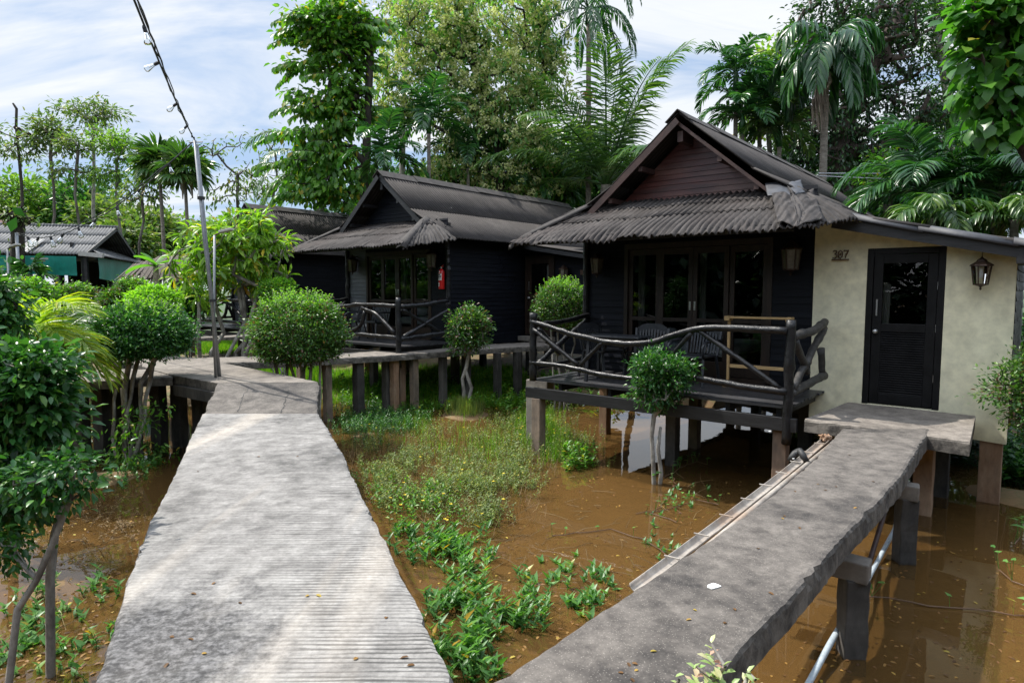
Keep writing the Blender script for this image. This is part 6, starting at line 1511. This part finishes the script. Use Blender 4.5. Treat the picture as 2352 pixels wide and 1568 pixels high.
tree('dark_trunk_tree', 'dark trunk with tufts of leaves before the left end of the pavilion', 'tree', 40, 700, 20, (40,480), [(36,500,36,18),(36,556,14,8)], 20, 14, .2, .15, .055, 'l_far', 'bark_dark', .22, 96, 'leaf', .4, None, low=.7, trunkpx=[(40,660),(40,600),(41,540),(40,490)])
# banana plant
p = at(360, 700, 18.5); g = Vector((p.x, p.y, gz(p.x,p.y))); t = empty('banana_plant', g, 0, 'banana plant with broad light leaves at the right end of the pavilion', 'banana plant')
top = at(358, 612, 18.5)-g; MB().tube([(0,0,-.1), top*.5, top], [.13,.11,.07], 8).build('stem', MT['deadfrond'], t, smooth=True)
for az, el_, l in ((3.0,.12,.95),(3.3,1.0,.7),(1.0,.9,.8),(.3,.5,.9),(4.2,.7,.8),(5.3,.4,.8)):
    d = Vector((math.cos(az)*math.cos(el_), math.sin(az)*math.cos(el_), math.sin(el_))); s = Vector((-math.sin(az), math.cos(az), 0)); vs = []
    for i in range(9):
        u = i/8; c = top + d*l*u + Vector((0,0,-.35*u*u*l)); w_ = .17*math.sin(math.pi*min(1,u*.92+.06))**.6
        vs += [c-s*w_+Vector((0,0,.05)), c, c+s*w_+Vector((0,0,.05))]
    mb = MB(); mb.add(vs, [(i*3+k,i*3+k+1,i*3+k+4,i*3+k+3) for i in range(8) for k in range(2)]); mb.build('leaf', MT['l_banana'], t, smooth=True)

# foreground shrubs at the left
tree('foreground_shrub', 'glossy leafy shrub tree on thin crooked trunks filling the left foreground', 'shrub', 105, 1400, 4.3, (140,1080), [(70,850,75,55),(20,920,90,100),(105,920,50,60),(50,1040,75,60),(-60,900,90,150),(130,990,32,40),(30,1150,60,60)], 290, 28, .13, .08, .038, 'l_green', 'bark_pale', .03, 101, 'leaf', .35, None, shell=.35, low=.25, rmin=.004, trunkpx=[(115,1330),(125,1230),(150,1140),(120,1060),(90,960)], depth=.9, zb=-.15)
tree('foreground_shrub', 'leaning grey stem shrub with low leaf tufts at the left edge of the water', 'shrub', -10, 1440, 3.9, (160,1190), [(170,1080,46,40),(120,1120,40,40),(60,1090,60,40),(10,1260,40,30),(190,1120,26,22)], 52, 24, .12, .06, .028, 'l_green', 'bark_pale', .022, 102, 'leaf', .35, None, shell=.3, low=.3, rmin=.004, trunkpx=[(40,1400),(85,1330),(120,1250),(160,1150),(170,1080)], zb=-.15)
tree('foreground_shrub', 'dark leafy shrub behind the left foreground shrub, touching the left edge', 'shrub', 10, 1000, 6.8, (0,800), [(5,700,40,45),(-40,650,40,50),(25,750,35,30),(-60,760,60,80)], 110, 30, .16, .085, .045, 'l_green', 'bark_dark', .05, 103, 'leaf', .35, None, shell=.35, low=.3)
# lower leaves round the stems of the left round bush
rng = np.random.default_rng(5)
P = at(300, 1000, 9.7); cl = np.array([tuple(at(x, y, 9.5+rng.uniform(-.3,.3))) for x, y in [(rng.uniform(255,400) if k_ % 2 else rng.uniform(260,320), rng.uniform(930,1070)) for k_ in range(34)]])
v, f = leaf_clusters(cl, 10, .12, .085, .035, rng, 'long', .5); st = empty('climbing_plant', Vector((-5.7,9.6,0)), 0, 'leafy climber round the stems of the left round bush', 'climbing plant')
v = v - np.array([-5.7,9.6,0]); np_mesh('crown', v, f, MT['l_bright'], st)
mb = MB()
for k in range(8):
    a_ = Vector(cl[k*4]) - Vector((-5.7,9.6,0)); mb.tube([(a_.x*.9,a_.y,-.1), (a_.x+.03,a_.y,a_.z*.5), a_], .006, 4)
mb.build('stem', MT['bark_pale'], st)
# variegated plant at the bottom edge
rng = np.random.default_rng(12); g = Vector((.80, 1.75, -.1)); t = empty('variegated_plant', g, 0, 'pale pink and green variegated plant at the bottom edge beside the pebbled footway', 'plant')
tips = np.array([tuple(at(x, y, 1.85+dy)-g) for x, y, dy in ((1635,1480,0),(1600,1530,.05),(1560,1560,0),(1665,1530,-.05),(1720,1545,.05),(1735,1560,0),(1590,1575,.1),(1640,1560,0),(1680,1580,0),(1545,1590,0),(1700,1600,0),(1620,1610,.1))])
skeleton((0,0,0), (-.05,.05,1.1), tips, .012, rng, MT['bark_pale'], t, rmin=.003, low=.8)
n = len(tips)*16; c = np.repeat(tips, 16, 0); tt_ = np.tile(np.linspace(0,1,16), len(tips)); pos = c - np.array([0,0,1])*tt_[:, None]*.13 + rng.normal(0,.006,(n,3)); a_ = rng.uniform(0,6.28,n)
d = np.stack([np.cos(a_), np.sin(a_), .9-.5*tt_], 1); v, f = leaves(pos, d, np.tile([0,0,1.],(n,1))+rng.normal(0,.2,(n,3)), .03+.028*tt_, .016+.012*tt_, 'leaf'); np_mesh('leaf', v, f, MT['l_varieg'], t)['kind'] = 'stuff'

# ------------------------------------------------------------------ pond plants and grass (nobody could count them)
def inpoly(x, y, P):
    c = False; n = len(P)
    for i in range(n):
        (x1,y1),(x2,y2) = P[i],P[i-1]
        if (y1>y) != (y2>y) and x < (x2-x1)*(y-y1)/(y2-y1)+x1: c = not c
    return c
def ground_at(px, py):
    p = onz(px, py, 0); 
    for _ in range(6): p = onz(px, py, max(0, gz(p.x, p.y)))
    return p
def scatter(P, n, rng, clump=0, cr=30):
    xs = [p[0] for p in P]; ys = [p[1] for p in P]; out = []; cs = []
    if clump:
        while len(cs) < clump:
            x, y = rng.uniform(min(xs),max(xs)), rng.uniform(min(ys),max(ys))
            if inpoly(x, y, P): cs.append((x,y))
    while len(out) < n:
        if clump: c = cs[rng.integers(clump)]; x, y = c[0]+rng.normal(0,cr), c[1]+rng.normal(0,cr*.55)
        else: x, y = rng.uniform(min(xs),max(xs)), rng.uniform(min(ys),max(ys))
        if y > 690 and (clump or inpoly(x, y, P)): out.append(ground_at(x, y))
    return out
def herb(name, pts, rng, h, nl, ll, lw, templ, leafm, label, lean=.35, stemr=.003, stemm='l_weed', whorl=False, up=.5):
    stem = MB(); pos, dr, us, ls = [], [], [], []
    for p in pts:
        H_ = h*rng.uniform(.5,1.25); a_ = rng.uniform(0,6.28); ln_ = Vector((math.cos(a_)*lean*rng.random(), math.sin(a_)*lean*rng.random(), 1))*H_
        b_ = Vector((p.x, p.y, max(gz(p.x,p.y), -.04)-.02)); q = b_+ln_*.5+Vector((rng.normal(0,.01),rng.normal(0,.01),0)); e_ = b_+ln_
        stem.tube([b_, q, e_], [stemr*1.2, stemr, stemr*.6], 3, cap=False)
        for k in range(nl):
            u = .25+.75*(k+1)/nl; c = b_.lerp(e_, u); a2 = k*2.4+rng.uniform(-.4,.4)
            pos.append(tuple(c)); dr.append((math.cos(a2), math.sin(a2), up+.5*(u-.5)+rng.normal(0,.2))); us.append((rng.normal(0,.25), rng.normal(0,.25), 1)); ls.append(rng.uniform(.7,1.15)*(1.1-.35*u if whorl else 1))
    ls = np.array(ls); v, f = leaves(np.array(pos), np.array(dr), np.array(us), ll*ls, lw*ls, templ)
    sv = np.array(stem.v); sf = np.array(stem.f)
    v, f = join([(v, f), (sv, [sf])])
    o = np_mesh(name, v, f, MT[leafm]); tag(o, label, 'plants', None, 'stuff'); return o
def blades(name, pts, rng, h, w_, leafm, label, per=6, spread=.05, lean=.5):
    n = len(pts)*per; c = np.repeat(np.array([(p.x, p.y, max(gz(p.x,p.y), -.05)-.01) for p in pts]), per, 0) + rng.normal(0, spread, (n,3))*np.array([1,1,0])
    a_ = rng.uniform(0,6.28,n); l = rng.random(n)*lean; d = np.stack([np.cos(a_)*l, np.sin(a_)*l, np.ones(n)], 1); s = rng.uniform(.5,1.2,n)
    v, f = leaves(c, d, np.stack([np.cos(a_), np.sin(a_), np.zeros(n)], 1)+.01, h*s, w_, 'blade'); o = np_mesh(name, v, f, MT[leafm]); tag(o, label, 'grass', None, 'stuff'); return o
r_ = np.random.default_rng(7)
A1 = [(865,1175),(900,1190),(1010,1215),(1120,1255),(1190,1300),(1120,1345),(1230,1400),(1180,1480),(1115,1560),(1075,1560),(1010,1440),(940,1310)]
herb('water_spinach', scatter(A1, 330, r_, 22, 26), r_, .19, 6, .095, .04, 'arrow', 'l_spinach', 'water spinach massed along the right edge of the whitish footway', .5, .004, up=.7)
herb('water_spinach', scatter([(1150,1380),(1330,1400),(1400,1300),(1320,1270),(1200,1330)], 60, r_, 9, 26), r_, .13, 5, .085, .05, 'arrow', 'l_spinach', 'loose water spinach shoots left of the pebbled footway', .6, .004, up=.7)
herb('water_spinach', scatter([(1480,1330),(1600,1230),(1700,1130),(1560,1100),(1420,1330)], 40, r_, 8, 22), r_, .10, 4, .06, .035, 'arrow', 'l_spinach', 'few creeping shoots on the brown water before the gutter pipe', .6, .003, up=.6)
herb('water_spinach', scatter([(0,1560),(0,1400),(120,1290),(280,1360),(230,1560)], 85, r_, 24, 30), r_, .15, 5, .075, .045, 'arrow', 'l_spinach', 'water spinach in the dark water at the bottom left', .5, .004, up=.6)
A2 = [(810,1020),(880,985),(1010,985),(1150,1020),(1215,1090),(1205,1180),(1080,1245),(900,1190),(850,1130)]
herb('marsh_weed', scatter(A2, 1250, r_, 38, 23), r_, .24, 14, .048, .013, 'long', 'l_weed', 'fine leaved grey green marsh weed in the shallow water right of the whitish footway', .6, .0025, up=.6)
herb('marsh_weed', scatter([(755,960),(830,930),(960,940),(930,985),(800,1010)], 700, r_, 24, 26), r_, .26, 14, .05, .018, 'long', 'l_green', 'darker marsh weed at the foot of the ramp', .5, .003, up=.6)
herb('marsh_weed', scatter([(1130,970),(1240,930),(1340,1010),(1380,1070),(1270,1065),(1180,1040)], 480, r_, 22, 24), r_, .26, 14, .045, .014, 'long', 'l_weed', 'marsh weed with yellow flowers at the left foot of the nearest porch', .5, .003, up=.6)
herb('leafy_weed', scatter([(1290,1060),(1350,1050),(1370,1075),(1300,1085)], 60, r_), r_, .28, 9, .07, .035, 'leaf', 'l_bright', 'clump of round leaved weed at the water edge before the nearest porch', .4)
blades('grass', scatter([(1170,985),(1235,945),(1290,1000),(1330,1050),(1230,1040)], 420, r_, 10, 18), r_, .30, .009, 'l_grass', 'bright grass clumps at the left foot of the nearest porch', 6, .04)
blades('grass', scatter([(1030,955),(1100,955),(1110,935),(1030,930)], 260, r_), r_, .26, .01, 'l_weed', 'dry green grass on the mound of the small pruned bush', 6, .05)
blades('grass', scatter([(760,1040),(900,980),(1100,960),(1250,1060),(1180,1180),(960,1220)], 900, r_, 70, 34), r_, .28, .006, 'l_dry', 'dry grass stalks sticking out of the water', 4, .05, 1.2)
blades('grass', scatter([(740,925),(760,855),(1000,845),(1190,850),(1235,930),(1000,940)], 3600, r_), r_, .22, .014, 'l_grass', 'bright green grass on the bank under the long footway', 6, .07)
herb('leafy_weed', scatter([(740,925),(800,870),(1230,860),(1235,945),(1000,935)], 620, r_, 60, 24), r_, .28, 9, .09, .045, 'leaf', 'l_bright', 'leafy weeds on the bank behind the long footway posts', .4)
blades('grass', scatter([(560,845),(620,835),(740,850),(740,905)], 900, r_), r_, .25, .014, 'l_grass', 'grass behind the largest round bush stems', 6, .07)
blades('grass', scatter([(430,815),(700,808),(700,775),(430,780)], 2600, r_), r_, .12, .02, 'l_grass', 'short grass on the dry ground under the long leaved tree', 5, .12)
blades('grass', scatter([(0,770),(420,770),(420,720),(0,720)], 2500, r_), r_, .25, .03, 'l_grass', 'grass before the pavilion', 5, .2)
herb('leafy_weed', scatter([(215,1020),(360,1000),(370,1075),(250,1110)], 200, r_, 22, 20), r_, .16, 7, .06, .034, 'arrow', 'l_spinach', 'pale leaved weeds round the foot of the left round bush', .5)
herb('leafy_weed', scatter([(160,880),(240,880),(230,1060),(160,1080)], 160, r_, 22, 20), r_, .3, 9, .075, .035, 'leaf', 'l_green', 'weeds in the water between the left shrubs', .5)
herb('leafy_weed', scatter([(430,830),(330,880),(390,960)], 10, r_), r_, .2, 6, .07, .03, 'leaf', 'l_bright', 'few weeds under the platform', .5)
herb('marsh_weed', scatter([(120,1150),(330,1110),(320,1220),(150,1300),(60,1280)], 130, r_, 20, 26), r_, .12, 9, .035, .012, 'long', 'l_dry', 'dead floating weed scum in the left water', 1.2, .003, up=.0)
herb('leafy_weed', scatter([(1240,880),(1480,905),(1420,940),(1260,930)], 130, r_), r_, .3, 7, .13, .07, 'leaf', 'l_bright', 'broad leaves on the bank seen under the nearest porch', .4)
herb('leafy_weed', scatter([(2290,1040),(2400,1040),(2400,1130),(2310,1120)], 220, r_), r_, .45, 10, .10, .055, 'leaf', 'l_green', 'dark leaves in the shade at the right edge by the stained post', .4)
herb('leafy_weed', scatter([(2140,1020),(2260,1020),(2260,1080),(2150,1070)], 90, r_), r_, .3, 7, .12, .06, 'leaf', 'l_dark', 'dark leaves deep under the cream room', .4)
# yellow flowers
mb = MB()
for p in scatter([(1120,960),(1240,930),(1340,1040),(1180,1040)], 26, r_) + scatter(A2, 22, r_):
    z = r_.uniform(.12,.3); 
    for k in range(5):
        a_ = 1.257*k; mb.add([(p.x,p.y,z),(p.x+.016*math.cos(a_-.4),p.y+.016*math.sin(a_-.4),z+.006),(p.x+.022*math.cos(a_),p.y+.022*math.sin(a_),z+.008),(p.x+.016*math.cos(a_+.4),p.y+.016*math.sin(a_+.4),z+.006)],[(0,1,2,3)])
MT['yellow'] = M('yellow_petal', (.7,.5,.01), (.8,.62,.02), 5, .6, 0); tag(mb.build('yellow_flower', MT['yellow']), 'tiny yellow flowers in the marsh weed', 'flowers', None, 'stuff')
# dead stalks and twigs lying in the water
mb = MB()
for p in scatter([(800,1050),(1000,960),(1300,1060),(1450,1200),(1480,1330),(1200,1380),(950,1240)], 190, r_) + scatter([(1500,1300),(1560,1080),(1700,1130),(1560,1290)], 22, r_) + scatter([(20,1500),(60,1200),(330,1120),(280,1400)], 60, r_):
    a_ = r_.uniform(0,6.28); l = r_.uniform(.06,.4); d = Vector((math.cos(a_), math.sin(a_), r_.uniform(-.1,.35))); q = Vector((p.x,p.y,.004)); mb.tube([q, q+d*l*.5+Vector((r_.normal(0,.02),r_.normal(0,.02),.01)), q+d*l+Vector((0,0,-.02*l))], [.003,.0025,.0015], 4, cap=False)
tag(mb.build('dead_stalks', MT['l_dry']), 'dead stalks and twigs lying in the muddy water', 'twigs', None, 'stuff')
# creeping vines with a few leaves on the water
def vine(pxs, label, n_l, leafm='l_spinach', ll=.075, hgt=.0):
    P = resample([onz(x,y,.012) for x,y in pxs], .12); P = [p + Vector((r_.normal(0,.015), r_.normal(0,.015), abs(r_.normal(0,.008)))) for p in P]
    pv = P[0].copy(); t = empty('water_vine', pv, 0, label, 'vine', 'vines creeping on the water'); MB().tube([p-pv for p in P], .006, 5).build('stem', MT['l_ivy'], t)
    idx = r_.integers(0, len(P), n_l); st = MB(); pos = []
    for i in idx:
        q = P[i]-pv; e_ = q+Vector((r_.normal(0,.03), r_.normal(0,.03), r_.uniform(.05,.16)+hgt)); st.tube([q, e_], .0025, 3); pos.append(tuple(e_))
    a_ = r_.uniform(0,6.28,n_l); v, f = leaves(np.array(pos), np.stack([np.cos(a_),np.sin(a_),np.full(n_l,.1)],1), np.tile([0,0,1.],(n_l,1))+r_.normal(0,.3,(n_l,3)), ll, ll*.62, 'arrow')
    np_mesh('leaf', v, f, MT[leafm], t)['kind'] = 'stuff'; st.build('petiole', MT['l_spinach'], t)['kind'] = 'stuff'
vine([(1505,1110),(1530,1095),(1560,1075),(1600,1060),(1625,1068)], 'leafy vine creeping right from the foot of the twin trunk bush', 16)
vine([(1545,1090),(1550,1120),(1530,1150),(1500,1180),(1560,1200)], 'reddish vine looping on the water below the twin trunk bush', 12, 'l_ivy', .05)
vine([(1460,1180),(1530,1170),(1600,1150),(1650,1160)], 'thin vine lying across the brown water before the gutter', 14, 'l_spinach', .05)
vine([(1960,1370),(2040,1375),(2130,1390),(2240,1400),(2360,1415)], 'long vine crossing the brown water at the bottom right', 10, 'l_spinach', .07)
vine([(2290,1310),(2330,1335),(2370,1350)], 'short vine with upright leaves at the right edge of the water', 8, 'l_spinach', .07, .06)
vine([(2330,1250),(2345,1230),(2370,1250)], 'shoot standing in the water at the right edge', 7, 'l_spinach', .08, .08)
vine([(1270,1230),(1400,1215),(1480,1240),(1560,1290)], 'bare runner floating left of the gutter pipe', 5, 'l_spinach', .06)

# ------------------------------------------------------------------ trees behind the camera, seen only in the panes and the water
for k, (X_, Y_, h_, r0_) in enumerate(((-9,-9,7,3.4),(-3.5,-11,8,3.6),(2.5,-10,7.5,3.4),(8,-8,7,3.2),(13,-3,7,3.2),(-14,-4,8,3.6),(12.5,4,6,2.4),(-14,4,7,2.6),(-6,-15,9,4),(0,-16,9,4),(6,-14,9,4),(-19,-1,8,3.6),(-18,8,7,3))):
    rng = np.random.default_rng(700+k); t = empty('reflected_tree', Vector((X_, Y_, -.1)), 0, 'leafy tree behind the camera, reflected in the window panes, number %d from the left' % (k+1), 'tree', 'trees behind the camera')
    cl = crown_pts([((0,0,h_*.62),(r0_,r0_,h_*.42)),((.8,.4,h_*.22),(r0_*1.1,r0_*1.1,h_*.25))], 220, rng, .4); skeleton((0,0,0),(0,0,h_*.5), cl, .2, rng, MT['bark_dark'], t, rmin=.03)
    v, f = leaf_clusters(cl, 30, .95, .48, .32, rng, 'tiny'); np_mesh('crown', v, f, MT['l_dark'], t)

for k, (X_, Y_, h_, r0_) in enumerate(((-17,16,6,3),(-22,18.5,7,3.4))):  # unseen trees added to keep bright sky out of the middle door panes
    rng = np.random.default_rng(800+k); t = empty('reflected_tree', Vector((X_, Y_, 0)), 0, 'unseen leafy tree added outside the left edge to darken the middle porch doors, ' + ('nearer one','farther one')[k], 'tree', 'trees behind the camera')
    cl = crown_pts([((0,0,h_*.62),(r0_,r0_,h_*.42)),((.8,.4,h_*.22),(r0_,r0_,h_*.25))], 130, rng, .4); skeleton((0,0,0),(0,0,h_*.5), cl, .15, rng, MT['bark_dark'], t, rmin=.03)
    v, f = leaf_clusters(cl, 28, .9, .4, .26, rng, 'tiny'); np_mesh('crown', v, f, MT['l_green'], t)
# fallen leaves and scum
rng = np.random.default_rng(55)
def litter(poly, n, z, sz, label, mat):
    pos = []
    while len(pos) < n:
        x = rng.uniform(min(p[0] for p in poly), max(p[0] for p in poly)); y = rng.uniform(min(p[1] for p in poly), max(p[1] for p in poly))
        if inpoly(x, y, poly):
            p = onz(x, y, z); pos.append((p.x, p.y, z+.004))
    a_ = rng.uniform(0, 6.28, n); v, f = leaves(np.array(pos), np.stack([np.cos(a_), np.sin(a_), rng.uniform(-.05,.12,n)], 1), np.tile([0,0,1.],(n,1))+rng.normal(0,.12,(n,3)), sz*rng.uniform(.6,1.2,n), sz*.5, 'leaf')
    tag(np_mesh('fallen_leaves', v, f, MT[mat]), label, 'fallen leaves', None, 'stuff')
MT['l_litter'] = leafmat('fallen_leaf', [(0,(.06,.03,.012)),(.6,(.16,.08,.025)),(.9,(.3,.17,.04)),(1,(.38,.3,.05))], .6, .1, .3)
litter([(800,1000),(1500,1100),(1900,1030),(1440,1400),(1100,1550),(850,1150)], 420, .0, .045, 'small dead leaves floating on the water between the footways', 'l_litter')
litter([(1760,1568),(2100,1180),(2352,1200),(2352,1568)], 200, .0, .04, 'small dead leaves floating on the water at the bottom right', 'l_litter')
litter([(0,1568),(0,1250),(300,1100),(400,1000),(300,1300),(220,1568)], 300, .0, .05, 'dead leaves floating on the water at the left', 'l_litter')
litter([(260,1560),(1000,1560),(700,1000),(480,1000)], 16, Z1, .035, 'few dry leaf scraps lying on the whitish footway', 'l_litter')
litter([(1350,1560),(1600,1560),(2050,1090),(1950,1010),(1700,1220)], 22, Z2, .03, 'few dry leaf scraps lying on the pebbled footway', 'l_litter')

blades('grass', scatter([(790,960),(1000,950),(1180,990),(1150,1060),(880,1020)], 240, r_, 22, 20), r_, .26, .008, 'l_grass', 'thin grass tufts in the shallow water beyond the marsh weed', 6, .04, .8)
herb('leafy_weed', scatter([(820,1090),(900,1180),(1100,1230),(1000,1130)], 110, r_, 16, 20), r_, .24, 8, .06, .026, 'leaf', 'l_bright', 'broader green weeds among the marsh weed', .5)
